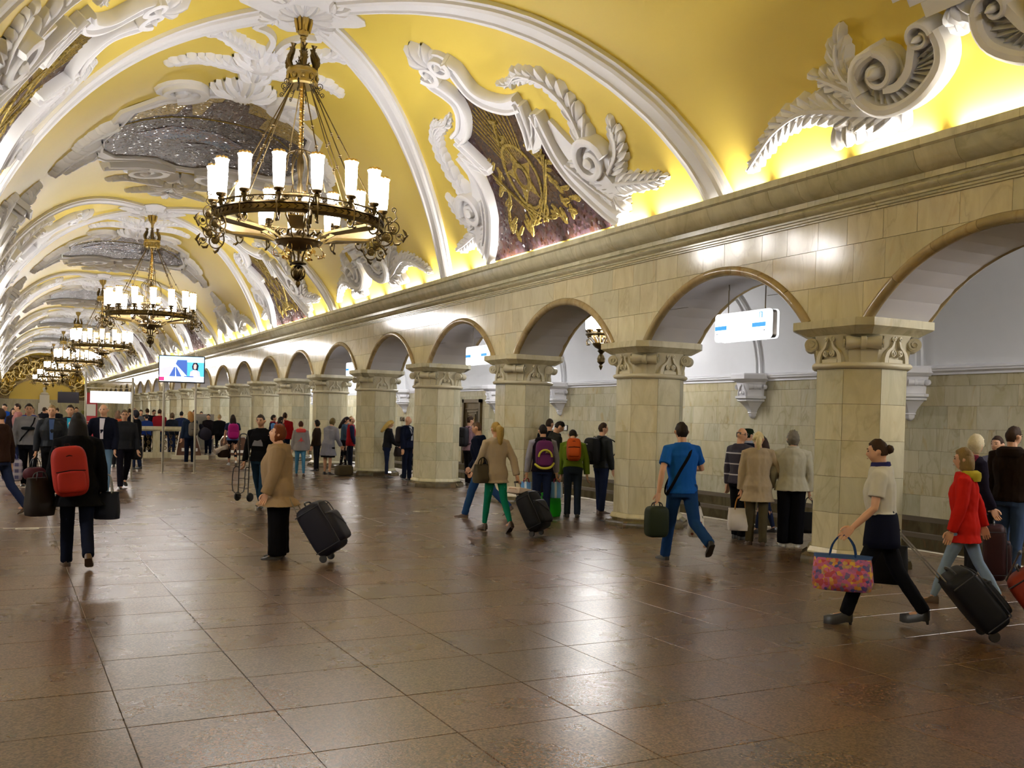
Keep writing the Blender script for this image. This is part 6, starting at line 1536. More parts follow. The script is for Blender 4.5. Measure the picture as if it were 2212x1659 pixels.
person('boy in dark brown half hidden behind the woman in the grey coat', (8.42, 28.9), 70, 1.52, 1.0, 'm', F_, 0, top=('jacket', (.05, .03, .02)), hair=('curly', (.02, .012, .01)))
person('fair-haired person just behind the balding man in red and navy', (10.85, 33.1), -60, 1.68, 1.0, 'm', F_, 0, top=('jacket', (.2, .2, .22)), hair=('short', (.30, .18, .08)))
p = person('child in a grey hoodie with a coral hood lining and light jeans, walking away', (7.18, 26.2), 6, 1.52, 1.0, 'f', M_, 0, ((10, 2), (-10, 8)), ((6, 10, 10), (-4, 10, 8)), (0, 0), ('hoodie', (.30, .28, .29)), .47, 1.06, 'long', None, ('slim', (.06, .20, .34)), 'shoe_brown', 0, ('short', (.06, .018, .012)), hood=(.75, .09, .09), loose=.022)
b = MB(); S = p['S']; b.prism([(.0, .06), (.03, -.01), (.10, -.08), (.03, -.04), (0, -.09), (-.03, -.04), (-.10, -.08), (-.03, -.01)], 0, .004, S @ T(0, p['depth']+.030, .68*1.52) @ R(pi/2, 'X') @ R(pi, 'Y')); b.build('coral_print', cloth((.75, .10, .10)), p['t'], False)
person('man in a red jacket with his back turned, near the sixth column', (8.2, 31.9), -12, 1.74, 1.08, 'm', F_, 0, top=('jacket', (.30, .010, .014)), bottom=('trousers', NAVY), hair=('short', BRN), face=False)
person('dark-haired woman in black with a patterned scarf looking right', (6.98, 27.6), -100, 1.60, 1.05, 'f', F_*.8, 0, top=('coat', BLK), hem=.42, hair=('bob', (.012, .010, .012)), scarf=(.12, .09, .08), head=(20, 0))
person('person in a blue shirt and red-trimmed navy vest looking right', (7.38, 30.1), -90, 1.66, 1.0, 'f', F_, 0, top=('vest', (.016, .018, .05)), sleeve_col=(.10, .25, .60), hair=('short', (.02, .012, .012)), collar=(.3, .02, .04), head=(18, 0))
# --- black T-shirt man and cart
p = person('man in a black printed T-shirt and jeans carrying a folded luggage cart', (4.12, 17.72), 160, 1.68, 1.02, 'm', N_, 0, ((12, 2), (-16, 14)), ((4, 10, 12), (0, 14, 14)), (0, 4), ('shirt', (.010, .010, .012)), .50, 1.0, 'long', None, ('trousers', (.016, .045, .085)), 'shoe_black', 0, ('short', (.04, .028, .018)), loose=.013)
b = MB(); S = p['S']; b.prism([(-.10, -.04), (.10, -.045), (.09, .02), (.06, .075), (0, .05), (-.06, .06), (-.09, .0)], 0, .004, S @ T(0, -p['depth']-.020, .69*1.68) @ R(pi/2, 'X')); b.build('shirt_print', cloth((.20, .20, .23)), p['t'], False)
g = p['Rh']; t = thing('luggage_cart', 'folded black luggage cart held upright by the man in the black T-shirt', 'cart', (g.x, g.y, g.z-.62), p['rz']-.4)
b = MB()
for s in (-1, 1): b.tube([(s*.12, 0, .09), (s*.12, .02, .75), (s*.10, .0, 1.12)], .011, 6)
b.tube(smooth2([(-.10, 0, 1.12), (-.07, -.01, 1.22), (.07, -.01, 1.22), (.10, 0, 1.12)], 3), .012, 6)
for z in (.25, .42, .58, .75): b.tube([(-.12, .01, z), (.12, .01, z)], .007, 5)
b.tube(smooth2([(-.12, .02, .62), (-.14, -.10, .60), (-.13, -.12, .20), (.13, -.12, .20), (.14, -.10, .60), (.12, .02, .62)], 3), .010, 6); b.build('cart_frame', 'plastic_black', t)
for s in (-1, 1): b = MB(); b.lathe([(0, -.016), (.075, -.016), (.085, 0), (.075, .016), (0, .016)], 16, T(s*.15, .02, .09) @ R(pi/2, 'Y')); b.build('wheel', 'plastic_black', t)
b = MB(); b.tube([(-.15, .02, .09), (.15, .02, .09)], .008, 6); b.build('axle', 'steel_dark', t)
# --- old woman
p = person('elderly woman in a tan coat and black trousers gazing up to the left', (2.87, 11.38), 88, 1.55, 1.42, 'f', .0105, 2, ((0, 0), (-2, 0)), ((10, 6, 12), (-12, 10, 14)), (6, -24), ('coat', (.30, .205, .115)), .40, 1.5, 'long', None, ('wide', (.010, .009, .010)), 'shoe_black', 0, ('full', (.12, .030, .008)), belly=.012, loose=.032, tone=1.1, legw=1.2)
W, S = p['W'], p['S']; H = p['H']
b = MB(); b.loft([[(S @ v) for v in ell(z*H, hx, hy, cy, 20)] for z, hx, hy, cy in ((.815, .150, .130, .01), (.845, .118, .100, .012), (.866, .095, .080, .014), (.862, .075, .066, .012), (.838, .085, .078, .01))], False); b.build('coat_collar', cloth((.27, .18, .10)), p['t'])
b = MB()
for z in (.72, .62, .52): b.lathe([(0, 0), (.012, .002), (.010, .006), (0, .007)], 8, S @ T(.02, -p['depth']*1.5, z*H) @ R(pi/2, 'X'))
b.build('buttons', 'steel', p['t'])
suitcase('big dark violet soft suitcase tilted behind the elderly woman in the tan coat', (3.30, 10.86), ldir((3.3, 10.9))*1+adir((3.3, 10.9))*.32, .62, .40, .34, (.018, .016, .030), Vector((2.98, 11.3, .78)), 33)
# --- centre distance
p = person('woman with long curly black hair, blue shirt and magenta backpack, walking away', (6.56, 32.1), 6, 1.64, 1.0, 'f', M_, 0, ((12, 2), (-14, 22)), ((-4, 16, 10), (4, 12, 10)), (0, 0), ('shirt', (.14, .25, .50)), .50, 1.06, 'short', (.02, .03, .08), ('leggings', (.012, .014, .03)), 'shoe_white', 0, ('long', (.012, .010, .010)))
backpack(p, 'magenta backpack on the woman with long curly hair', (.42, .008, .20), (.3, .01, .15), (.17, .10, .25), -.04)
g = p['L']; t = thing('rolled_mat_bag', 'cream rolled mat and dark bag carried by the woman with the magenta backpack', 'bag', (g.x, g.y, g.z-.34), p['rz']+.5)
b = MB(); b.lathe([(0, -.25), (.085, -.25), (.09, 0), (.085, .25), (0, .25)], 14, T(.10, 0, .16) @ R(pi/2+.35, 'Y')); b.build('rolled_mat', cloth((.55, .48, .40)), t, True, 60)
b = MB(); rb(b, .20, .11, .13, T(0, 0, .02), .5); b.build('bag_body', cloth((.05, .028, .018)), t, True, 60)
b = MB(); b.tube(smooth2([(-.12, 0, .12), (-.05, 0, .33), (.05, 0, .33), (.14, 0, .14)], 3), .010, 5); b.build('handle', 'plastic_black', t)
person('person with short fair hair all in black, back turned, beyond the magenta backpack', (7.45, 39.0), 0, 1.62, 1.05, 'm', F_, 0, top=('jacket', BLK), bottom=('slim', BLK), hair=('short', (.35, .25, .12)), face=False)
p = person('long-haired blond person in navy holding a dark jacket, behind the display posts', (5.31, 32.6), 25, 1.70, 1.05, 'm', M_, 0, ((3, 0), (-3, 0)), ((4, 8, 10), (40, 16, 30)), (0, 0), ('sweater', (.018, .030, .06)), .5, 1.0, 'long', None, ('trousers', (.012, .02, .05)), 'shoe_black', 0, ('long', (.40, .20, .06)), face=False)
backpack(p, 'grey backpack on the blond person in navy', (.16, .14, .11), DRK, (.14, .09, .22), -.06)
t = thing('folded_jacket', 'dark jacket draped over the arm of the blond person in navy', 'jacket', (5.75, 32.45, 0), .3); b = MB(); rb(b, .20, .12, .20, T(0, 0, 1.0) @ R(.5, 'Y'), .7); b.build('cloth_body', cloth((.035, .035, .055)), t, True, 60); b = MB(); rb(b, .08, .07, .22, T(-.05, .04, 1.12) @ R(-.5, 'Y'), .8); b.build('sleeve', cloth((.03, .03, .05)), t, True, 60)
# --- left group walking to the camera
p = person('young man in a grey hoodie with a blue hood walking toward the camera', (.45, 22.72), 176, 1.79, 1.04, 'm', N_*1.15, 0, ((14, 2), (-14, 12)), ((0, 9, 8), (-6, 14, 12)), (4, 2), ('hoodie', (.24, .24, .27)), .52, 1.0, 'long', None, ('trousers', (.014, .014, .020)), 'shoe_black', 0, ('short', (.02, .014, .010)), hood=(.015, .05, .35), loose=.018)
b = MB(); S = p['S']; H = p['H']; d = p['depth']
b.tube([S @ Vector(q) for q in ((.12, -d*.5, .84*H), (.10, -d*1.25, .78*H), (.02, -d*1.42, .70*H), (-.12, -d*1.1, .60*H), (-.19, -d*.2, .52*H))], .015, 6, None, True, .4); b.build('chest_strap', cloth(BLK), p['t'])
b = MB(); rb(b, .13, .03, .035, S @ T(.0, -d*1.40, .715*H), .6); b.build('chest_pouch', cloth((.02, .025, .03)), p['t'], True, 60)
hang_bag('chequered_bag', 'large blue and white chequered laundry bag held by the young man in grey', 'bag', p['Rh'], (.20, .14, .235), striped('bag_check', (.09, .09, .20), (.42, .40, .48), .13, .45, 2, (.5, .45, .55)), 'box', .13, p['rz'], (.12, .12, .3))
p = person('fair-haired man in a black leather jacket over a blue shirt walking toward the camera', (.82, 21.0), 178, 1.76, 1.06, 'm', N_*1.15, 0, ((12, 2), (-12, 10)), ((0, 9, 8), (-4, 12, 10)), (-8, 2), ('leather', (.014, .018, .028)), .54, 1.0, 'long', None, ('trousers', (.012, .012, .016)), 'shoe_black', 0, ('short', (.25, .17, .08)), undershirt=(.06, .10, .22))
hang_bag('duffel_bag', 'dark red and black duffel bag in the hand of the man in the leather jacket', 'bag', p['Rh'], (.22, .12, .13), (.06, .008, .014), 'duffel', .20, p['rz']+.7)
person('dark-haired man in a bright turquoise T-shirt and black jacket behind the red backpack', (1.23, 22.5), 172, 1.77, 1.06, 'm', M_, 0, top=('jacket', (.018, .020, .03)), undershirt=(.03, .38, .60), hair=('short', (.015, .010, .010)), legs=((8, 0), (-10, 6)))
p = person('woman with long black hair and a red backpack walking away, nearest on the left', (.70, 11.35), 4, 1.64, 1.08, 'f', N_, 4, ((6, 0), (-12, 30)), ((0, 13, 12), (4, 13, 10)), (0, 0), ('coat', (.008, .008, .012)), .40, 1.30, 'long', None, ('trousers', (.012, .016, .035)), 'shoe_brown', 0, ('long', (.008, .007, .009)), face=False, loose=.022)
backpack(p, 'large red backpack on the woman in the black coat', (.36, .020, .012), (.05, .02, .02), (.175, .12, .265), -.13, None, .09, 6)
hang_bag('shoulder_bag', 'dark brown bag hanging at the left side of the woman with the red backpack', 'bag', p['W'] @ Vector((.36, .02, 1.02)), (.14, .10, .20), (.03, .022, .02), 'tote', .06, p['rz']+.5)
hang_bag('handbag', 'dark blue handbag at the right side of the woman with the red backpack', 'bag', p['W'] @ Vector((-.30, -.06, .98)), (.13, .08, .15), (.010, .014, .03), 'tote', .18, p['rz']-.4, (.35, .35, .35))
person('tall white-haired man in a dark blazer, white shirt and light jeans coming forward', (1.78, 21.2), 166, 1.82, 1.05, 'm', N_*1.15, 3, ((14, 2), (-12, 12)), ((6, 8, 20), (-2, 22, 40)), (-4, 2), ('jacket', (.014, .014, .028)), .50, 1.0, 'long', None, ('trousers', (.14, .25, .40)), 'shoe_brown', 0, ('grey_fringe', (.45, .42, .40)), undershirt=(.60, .56, .62))
p = person('man with glasses in a dark grey sweater and trousers walking toward the camera', (2.30, 22.5), -168, 1.70, 1.08, 'm', M_, 0, ((-16, 26), (10, 2)), ((6, 10, 12), (-6, 12, 10)), (-10, 0), ('sweater', (.035, .037, .045)), .50, 1.0, 'long', None, ('trousers', (.016, .014, .024)), 'shoe_black', 0, ('short', (.10, .07, .05)), glasses=True)
hang_bag('messenger_bag', 'black shoulder bag at the hip of the man with glasses in dark grey', 'bag', p['W'] @ Vector((.27, .04, 1.0)), (.13, .07, .15), BLK, 'box', .08, p['rz']+.6)
person('person in a dark brown jacket cut by the left edge of the frame', (-.06, 17.2), 60, 1.68, 1.05, 'm', M_, 0, ((14, 2), (-18, 20)), ((10, 10, 14), (-10, 10, 14)), top=('jacket', (.05, .024, .016)), bottom=('trousers', JEAND), shoe='shoe_brown', hair=('short', BRN))
# --- far crowd
FAR = [((.0, 38.3), 165, 1.80, 'm', (.01, .06, .32), 'short', (.02, .012, .01), 'man in a bright blue jacket at the far left'),
       ((.26, 37.6), 190, 1.66, 'f', (.03, .02, .025), 'long', (.015, .01, .01), 'dark-haired woman beside the man in bright blue'),
       ((.36, 33.7), 80, 1.80, 'm', (.38, .17, .16), 'short', (.03, .015, .01), 'man in a salmon pink shirt in profile at the far left'),
       ((.95, 42.0), 180, 1.70, 'f', (.30, .24, .22), 'full', (.25, .2, .15), 'fair-haired person behind the young man in the grey hoodie'),
       ((1.5, 46.5), 0, 1.72, 'm', (.02, .02, .03), 'short', BRN, 'dark figure between the hoodie and the leather jacket'),
       ((1.75, 51.0), 160, 1.66, 'f', (.5, .48, .46), 'long', BRN, 'small distant figure in white seen past the leather jacket'),
       ((2.15, 49.5), 20, 1.72, 'm', (.015, .015, .02), 'short', BRN, 'distant man in black above the leather jacket shoulder'),
       ((2.6, 43.5), 180, 1.76, 'm', (.04, .05, .07), 'short', BRN, 'distant man left of the red information stand'),
       ((2.25, 34.5), 10, 1.62, 'f', (.05, .09, .03), 'full', (.10, .10, .02), 'figure with olive green hat beyond the red backpack'),
       ((3.0, 31.2), -10, 1.66, 'f', (.62, .12, .05), 'bob', (.20, .12, .08), 'woman in coral orange beside the man with glasses'),
       ((3.36, 29.9), 60, 1.68, 'm', (.018, .02, .03), 'full', (.02, .02, .03), 'figure in a black hood right of the man with glasses'),
       ((4.78, 44.9), 10, 1.76, 'm', (.03, .03, .05), 'short', BRN, 'distant man under the light box, left one of a pair'),
       ((5.1, 45.9), 170, 1.80, 'm', (.35, .22, .18), 'short', (.3, .2, .15), 'distant man under the light box, right one of a pair'),
       ((4.72, 40.4), 190, 1.72, 'm', (.09, .10, .12), 'short', BRN, 'man in grey behind the balustrade'),
       ((5.2, 42.4), 0, 1.78, 'm', (.012, .014, .03), 'short', BRN, 'man in a black jacket behind the balustrade'),
       ((4.64, 37.9), 20, 1.55, 'm', (.012, .03, .16), 'short', (.01, .01, .015), 'person in royal blue leaning on the balustrade'),
       ((5.65, 43.9), -150, 1.74, 'm', (.02, .02, .05), 'short', BRN, 'man in navy standing just right of the black jacket behind the balustrade'),
       ((4.45, 38.2), 170, 1.28, 'f', (.60, .45, .01), 'pony', (.4, .2, .2), 'child in a yellow jacket at the balustrade'),
       ((5.35, 39.9), 0, 1.76, 'm', (.22, .012, .02), 'short', BRN, 'man in a dark red and navy vest behind the display post'),
       ((5.62, 38.6), -10, 1.62, 'f', (.02, .026, .045), 'full', (.10, .06, .03), 'woman in a dark jacket leaning at the balustrade'),
       ((6.15, 39.8), 0, 1.70, 'm', (.015, .025, .08), 'short', (.01, .01, .012), 'man in navy blue at the right end of the balustrade'),
       ((7.7, 46.2), 180, 1.78, 'm', (.03, .02, .02), 'short', BRN, 'head above the grey notice board, left of two'),
       ((8.15, 47.0), 180, 1.72, 'f', (.03, .02, .02), 'short', BRN, 'head above the grey notice board, right of two'),
       ((7.2, 39.9), 170, 1.62, 'm', (.02, .015, .02), 'short', BRN, 'man peering out beside the grey notice board'),
       ((3.4, 60.0), 10, 1.70, 'm', (.03, .03, .05), 'short', BRN, 'tiny distant figure walking down the middle of the hall'),
       ((2.2, 66.0), 180, 1.74, 'm', (.02, .02, .03), 'short', BRN, 'tiny distant figure near the end of the hall'),
       ((1.2, 58.0), 180, 1.70, 'f', (.25, .02, .02), 'short', BRN, 'tiny distant figure in red on the left'),
       ((.5, 52.0), 0, 1.70, 'm', (.02, .03, .07), 'short', BRN, 'tiny distant figure in navy on the left')]
rr = random.Random(4)
for loc, hd, H, sex, col, hk, hcl, lab in FAR:
    person(lab, loc, hd, H, 1.0, sex, F_*1.15, 4 if 'lean' in lab else 0, ((rr.uniform(-3, 8), 0), (rr.uniform(-10, 2), 3)), ((rr.uniform(-5, 15), 8, 15), (rr.uniform(-5, 15), 8, 15)), (rr.uniform(-15, 15), 4), ('jacket', col), .50, 1.05, 'long', None, ('trousers', rr.choice((NAVY, BLK, JEAND, DRK))), 'shoe_black', 0, (hk, hcl), face=False, group='people in the far crowd')
hang_bag('handbag', 'bright red bag held by the man in the salmon shirt at the far left', 'bag', (.22, 33.3, 1.0), (.16, .1, .16), (.5, .02, .03), 'box', .1, .2)
# ================================================================ furniture and signs
def text(name, body, size, mat, parent, M, depth=.006, align='CENTER'):
    c = bpy.data.curves.new(name, 'FONT'); c.body = body; c.size = size; c.extrude = depth; c.align_x = align; c.align_y = 'CENTER'; c.materials.append(MATS[mat])
    q = bpy.data.objects.new(name, c); TMP.collection.objects.link(q)
    with bpy.context.temp_override(scene=TMP, view_layer=TMP.view_layers[0]):
        dg = bpy.context.evaluated_depsgraph_get(); dg.update(); me = bpy.data.meshes.new_from_object(q.evaluated_get(dg))
    bpy.data.objects.remove(q); o = mobj(name, me, parent); o.matrix_local = M; return o
def arch_sign(y, label):
    t = thing('hanging_sign', label, 'sign', (9.62, y, 3.16), -pi/2, 'lit signs hanging in the arches')     # local X runs along the hall, -Y faces the hall
    def rr_(hx, hz, r, n=5):
        P = []
        for cx, cz, a0 in ((hx-r, hz-r, 0), (-hx+r, hz-r, pi/2), (-hx+r, -hz+r, pi), (hx-r, -hz+r, 1.5*pi)):
            for i in range(n+1): a = a0+pi/2*i/n; P.append((cx+r*cos(a), cz+r*sin(a)))
        return P
    M = R(pi/2, 'X')
    b = MB(); b.prism(rr_(.60, .20, .05), -.045, .045, M); b.build('sign_case', 'steel_dark', t, False)
    for s in (-1, 1): b = MB(); b.prism(rr_(.61, .21, .06), .045*s, .075*s, M); b.build('light_panel', 'sign_white', t, False)
    e = -.0765
    b = MB()
    b.box(-.60, -.34, e-.004, e, -.035, .025); b.box(.22, .50, e-.004, e, -.035, .025); b.build('line_band', 'sign_blue', t, False)
    b = MB(); b.box(.37, .43, e-.004, e, .165, .175); b.box(.37, .378, e-.004, e, .09, .17); b.box(.415, .43, e-.004, e, .09, .17); b.build('exit_pictogram', 'sign_blue', t, False)
    b = MB()
    for x, s in ((-.55, -1), (.47, 1)):
        b.box(x-.02, x+.02, e-.004, e, -.093, -.087)
        for q in (-1, 1): b.tube([(x+s*.02, e-.002, -.09), (x+s*.004, e-.002, -.09+q*.016)], .003, 4)
    b.build('arrow', 'sign_ink', t, False)
    b = MB()
    for x0, x1, z in ((-.50, -.44, -.125), (-.42, -.32, -.125), (-.29, -.24, -.125), (.18, .26, -.11), (.28, .38, -.11), (-.06, -.05, -.01), (-.02, -.01, -.01)): b.box(x0, x1, e-.003, e, z-.005, z+.005)
    b.build('small_print', 'sign_grey', t, False)
    for x in (-.40, .40):
        b = MB(); ztop = arch_z(y+x)-3.16; b.tube([(x, 0, .20), (x, 0, ztop-.10), (x+.012, 0, ztop-.07), (x, 0, ztop)], .009, 6); b.build('hanger_rod', 'steel_dark', t)
for k, nm in ((0, 'nearest'), (2, 'second'), (4, 'third')):
    arch_sign(YC0+PITCHY*(k+.5), 'glowing white sign with a blue band hanging in an arch, %s from the camera' % nm)
# wall lettering and plates across the track
o = text('wall_lettering', 'КАЯ', .26, 'bronze', None, T(XT-.012, 40.6, 1.60) @ R(-pi/2, 'Z') @ R(pi/2, 'X'), .012); tag(o, 'bronze letters КАЯ on the marble wall across the track', 'lettering')
t = thing('wall_plate', 'white plate with a dark border and large letters on the marble wall across the track', 'sign', (XT-.005, 26.8, 1.50), -pi/2)
b = MB(); b.box(-.55, .55, -.02, 0, -.085, .085); b.build('plate_border', 'plastic_black', t, False); b = MB(); b.box(-.53, .53, -.024, -.01, -.07, .07); b.build('plate_face', 'paper', t, False)
text('plate_letter', 'Т', .13, 'red_panel', t, T(-.40, -.026, 0) @ R(pi/2, 'X'), .002); text('plate_letter', 'К', .13, 'plastic_black', t, T(.34, -.026, 0) @ R(pi/2, 'X'), .002)
# bronze lattice door
d = bpy.data.objects.new('door_1', None); COL.objects.link(d); d.location = (XT-.01, 33.25, 0); d.rotation_euler = (0, 0, -pi/2); tag(d, kind='structure')
b = MB(); b.box(-.80, -.66, -.09, .02, 0, 2.45); b.box(.66, .80, -.09, .02, 0, 2.45); b.box(-.8, .8, -.09, .02, 2.32, 2.45); b.build('door_frame', 'bronze', d, False)
b = MB(); b.box(-.66, .66, -.03, .02, 0, 2.32)
for s in (.56, .44, .32): b.box(-s, -s+.035, -.055, -.03, .3, 1.6+s*.9); b.box(s-.035, s, -.055, -.03, .3, 1.6+s*.9); b.box(-s, s, -.055, -.03, 1.6+s*.9-.035, 1.6+s*.9); b.box(-s, s, -.055, -.03, .3, .335)
b.build('door_leaf', 'bronze', d, False)
b = MB()
for i in range(8): x = -.28+.08*i; b.tube([(x+.03*sin(j*1.57), -.05, .35+.19*j/2) for j in range(16)], .010, 4)
b.build('door_lattice', 'bronze_light', d)
# display on four posts
t = thing('display_stand', 'television showing a train and a newsreader on four steel posts', 'television', (4.32, 27.95, 0), atan2(27.85-28.08, 4.87-3.78))
for x in (-.47, .36):
    for y in (-.14, .14):
        b = MB(); b.tube([(x, y, 0), (x, y, 3.32)], .024, 10); b.lathe([(0, 0), (.07, 0), (.07, .012), (.03, .02)], 12, T(x, y, 0)); b.build('post', 'steel', t)
b = MB(); b.box(-.47, .36, -.155, -.125, .26, .30); b.box(-.47, .36, .125, .155, .26, .30); b.build('cross_bar', 'steel', t, False)
b = MB(); b.box(-.60, .60, -.30, -.17, 2.48, 3.22); b.build('screen_case', 'plastic_dark', t, False)
simple('scr_sky', (.35, .6, .95), .4, emit=1.5, ecol=(.40, .66, 1.0)); simple('scr_white', (.7, .8, 1), .4, emit=1.6, ecol=(.72, .84, 1.0)); simple('scr_blue', (.04, .10, .4), .4, emit=.8, ecol=(.08, .18, .62)); simple('scr_cyan', (.05, .4, .7), .4, emit=1.1, ecol=(.10, .52, .90)); simple('scr_red', (.6, .02, .1), .4, emit=1.0, ecol=(.9, .05, .25)); simple('scr_skin', (.6, .4, .35), .4, emit=.8, ecol=(.95, .66, .62)); simple('scr_dark', (.02, .02, .05), .4, emit=.05, ecol=(.1, .1, .3)); simple('scr_violet', (.5, .5, .8), .4, emit=1.0, ecol=(.6, .6, .92))
def quad(nm, mat, P, dpt, par):
    b = MB(); b.prism(P, 0, .0015+dpt, T(0, -.3005, 0) @ R(pi/2, 'X')); return b.build(nm, mat, par, False)
SX = lambda u: -.575+1.15*u
SZ = lambda v: 2.515+.68*v
scn = quad('screen_picture', 'scr_white', [(SX(0), SZ(0)), (SX(1), SZ(0)), (SX(1), SZ(1)), (SX(0), SZ(1))], 0, t)
for nm, mat, P, dd in (('picture_roof', 'scr_sky', [(0, .86), (1, .86), (1, 1), (0, 1)], .002), ('picture_train', 'scr_violet', [(0, .2), (.5, .2), (.30, .62), (.0, .5)], .002), ('picture_platform', 'scr_blue', [(.4, .86), (.62, .86), (.62, .22), (.36, .70)], .003),
                       ('picture_track', 'scr_blue', [(.22, .2), (.50, .2), (.38, .58), (.33, .58)], .003), ('picture_rail', 'scr_white', [(.355, .2), (.375, .2), (.362, .58), (.355, .58)], .004), ('picture_studio', 'scr_cyan', [(.62, .22), (1, .22), (1, .78), (.62, .78)], .004),
                       ('picture_hair', 'scr_dark', [(.74, .50), (.86, .46), (.88, .66), (.84, .78), (.76, .76), (.73, .62)], .005), ('picture_face', 'scr_skin', [(.765, .54), (.80, .50), (.83, .55), (.835, .68), (.80, .73), (.765, .67)], .006), ('picture_jacket', 'scr_violet', [(.68, .22), (.92, .22), (.90, .42), (.83, .48), (.76, .48), (.69, .40)], .005),
                       ('picture_shirt', 'scr_white', [(.76, .22), (.84, .22), (.83, .46), (.77, .46)], .007), ('picture_ticker', 'scr_white', [(0, .02), (1, .02), (1, .20), (0, .20)], .005), ('picture_logo', 'scr_red', [(0, .02), (.11, .02), (.11, .17), (0, .17)], .007), ('picture_caption', 'scr_blue', [(.55, .185), (.77, .185), (.77, .225), (.55, .225)], .008)):
    quad(nm, mat, [(SX(u), SZ(v)) for u, v in P], dd, scn)
# light box on a post frame
t = thing('light_box_stand', 'glowing white route light box on a steel post frame at the left', 'sign', (2.30, 25.9, 0), atan2(25.67-26.11, 2.73-1.89))
for x in (-.60, .56): b = MB(); b.tube([(x, 0, 0), (x, 0, 2.62 if x < 0 else 2.50)], .028, 10); b.build('post', 'steel', t)
b = MB(); b.box(-.60, .56, -.02, .02, 2.36, 2.40); b.box(-.60, .56, -.02, .02, 2.22, 2.24); b.build('cross_bar', 'steel', t, False)
b = MB(); b.box(-.46, .50, -.09, .05, 1.86, 2.15, None, .02); b.build('light_panel', 'sign_white', t, True, 30)
b = MB(); b.box(.14, .30, -.094, -.09, 1.985, 1.992); b.build('small_print', 'sign_grey', t, False)
t = thing('information_stand', 'red information stand with a white notice behind the light box post', 'sign', (2.32, 32.0, 0), -.1)
b = MB(); b.box(-.17, .17, -.15, .15, 0, 2.2, None, .03); b.build('red_column', 'red_panel', t, False)
b = MB(); b.box(-.13, .13, -.165, -.15, 1.50, 1.85); b.build('notice', 'paper', t, False)
b = MB(); b.box(-.13, .13, -.162, -.15, 1.32, 1.335); b.box(-.13, .08, -.162, -.15, 1.24, 1.25); b.build('printed_line', 'paper', t, False)
# stair balustrade with a bronze lattice
t = thing('balustrade', 'pale stone balustrade with dark bronze lattice in the middle of the hall', 'balustrade', (3.4, 37.0, 0), 0)
Pl = [(0.0, .0), (1.5, .35), (2.55, .55), (3.2, 2.6)]
b = MB(); c = MB(); l = MB(); q = MB()
for (x0, y0), (x1, y1) in zip(Pl, Pl[1:]):
    L = hypot(x1-x0, y1-y0); M = T(x0, y0, 0) @ R(atan2(y1-y0, x1-x0), 'Z')
    b.box(-.02, L+.02, -.16, .16, 1.02, 1.14, M); b.box(0, L, -.12, .12, .97, 1.02, M); c.box(0, L, -.17, .17, 0, .20, M)
    n = max(2, int(L/.18))
    for i in range(n):
        x = L*(i+.5)/n; rr_2 = .075
        for zz in (.36, .56, .76): l.tube([M @ Vector((x+rr_2*(1-.7*j/9)*cos(j*.8+zz*9), 0, zz+rr_2*1.1*(1-.7*j/9)*sin(j*.8+zz*9))) for j in range(10)], .014, 4)
        l.tube([M @ Vector((x-.09, 0, .2)), M @ Vector((x+.02, .0, .58)), M @ Vector((x-.09, 0, .97))], .010, 4)
b.build('stone_rail', 'marble_grey', t, False); c.build('stone_kerb', 'marble_grey', t, False); l.build('lattice', 'bronze', t)
for x, y in Pl: m_ = MB(); m_.box(x-.12, x+.12, y-.12, y+.12, 0, 1.06); m_.build('pier', 'marble_grey', t, False)
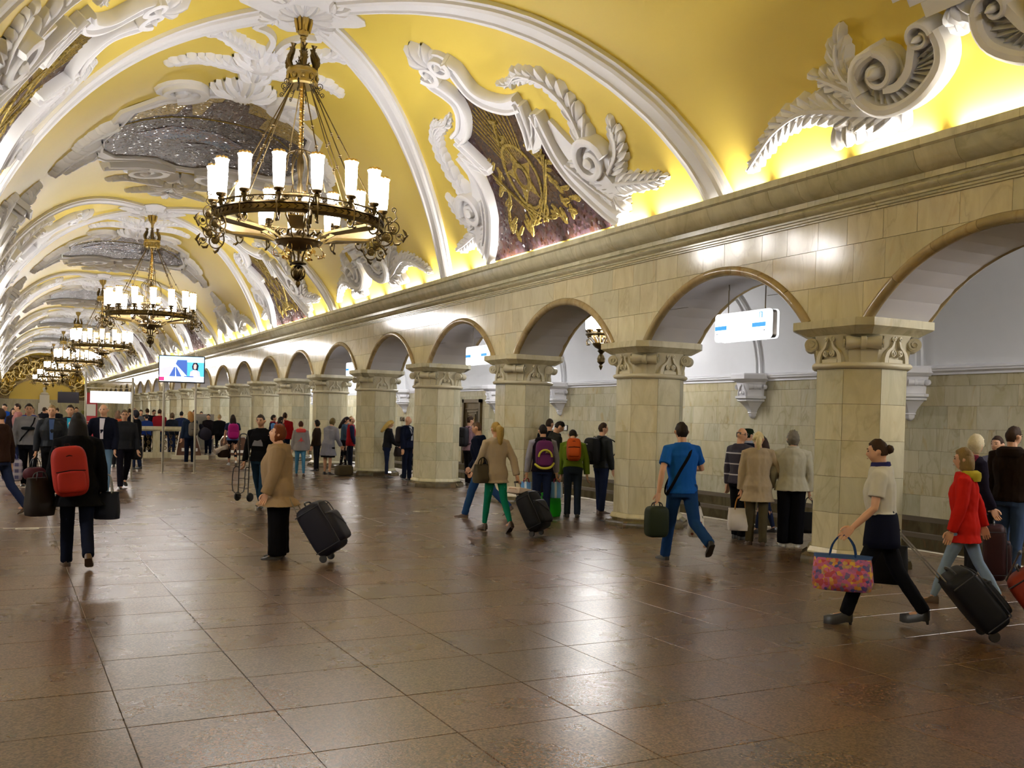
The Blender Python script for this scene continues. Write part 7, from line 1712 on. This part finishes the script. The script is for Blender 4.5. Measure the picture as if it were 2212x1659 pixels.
# escalator ends / steel-edged brown panels
def newel(x, y, rz, label, L, h, slope):
    t = thing('escalator_panel', label, 'escalator', (x, y, 0), rz)
    prof = [(0, 0), (L, 0), (L, h*slope), (L*.75, h), (L*.15, h)] if slope < 1 else [(0, 0), (L, 0), (L, h*.8), (L*.9, h), (.1*L, h), (0, h*.8)]
    b = MB(); b.prism(prof, -.12, .12, R(pi/2, 'X')); b.build('brown_panel', simple('panel_brown', (.09, .035, .018), .4) and 'panel_brown', t, False)
    b = MB(); b.tube([(p, 0, q+.02) for p, q in prof[2:]]+[(prof[0][0], 0, .06)], .035, 6); b.build('steel_edge', 'steel', t)
    b = MB(); b.box(L*.22, L*.86, -.135, -.12, h*.30, h*.42); b.build('white_notice', 'paper', t, False)
    b = MB(); b.box(-.15, L+.25, -.3, .3, 0, .14); b.build('kerb', 'capital_stone', t, False)
newel(5.45, 36.35, -.12, 'brown steel-edged escalator end panel with white notices, left of two', .85, .95, .2)
newel(7.0, 36.4, -.12, 'brown escalator end box with a curved steel edge and pictograms, right of two', .95, .80, 1)
t = thing('guard_rail', 'bent steel guard rail at the left end of the balustrade', 'rail', (3.2, 33.6, 0), -.25)
b = MB(); b.tube(smooth2([(0, 0, 0), (0, 0, .85), (.05, 0, .92), (.75, 0, .86), (.8, 0, .8), (.8, 0, 0)], 3), .022, 8); b.tube([(0, 0, .45), (.8, 0, .42)], .016, 8); b.build('rail_tube', 'steel', t)
t = thing('notice_board', 'grey upright notice board near the middle of the hall', 'board', (7.6, 43.0, 0), -.15)
b = MB(); b.box(-.38, .38, -.05, .05, .1, 1.62); b.box(-.38, -.32, -.15, .15, 0, .1); b.box(.32, .38, -.15, .15, 0, .1); b.build('board_frame', 'steel_dark', t, False); b = MB(); b.box(-.30, .30, -.06, -.05, .25, 1.5); b.build('board_face', simple('board_grey', (.16, .15, .12), .4) and 'board_grey', t, False)
# direction board near the end wall
t = thing('dark_board', 'dark display board on two thin posts in front of the end wall lunette', 'sign', (4.75, 92.0, 0), -.3)
for x in (-.5, .7): b = MB(); b.tube([(x, 0, 0), (x, 0, 3.3)], .03, 6); b.build('post', 'steel', t)
b = MB(); b.box(-.75, .95, -.06, .06, 2.2, 3.15); b.build('board_panel', 'plastic_dark', t, False)
floor_mark(1.75, 15.4, .55, 1)
b = MB(); b.box(.0, 1.9, 15.22, 15.26, .0004, .002); b.build('floor_line', 'line_paint', floor, False)
b = MB(); b.box(.15, .45, 15.05, 15.08, .0005, .003); b.box(.15, .45, 15.17, 15.20, .0005, .003); b.box(.15, .18, 15.05, 15.2, .0005, .003); b.box(.42, .45, 15.05, 15.2, .0005, .003); b.build('floor_marking', 'line_paint', floor, False)
floor_mark(6.75, 16.3, .6, -1); floor_mark(7.75, 15.6, .5, 1)
bpy.data.scenes.remove(TMP)
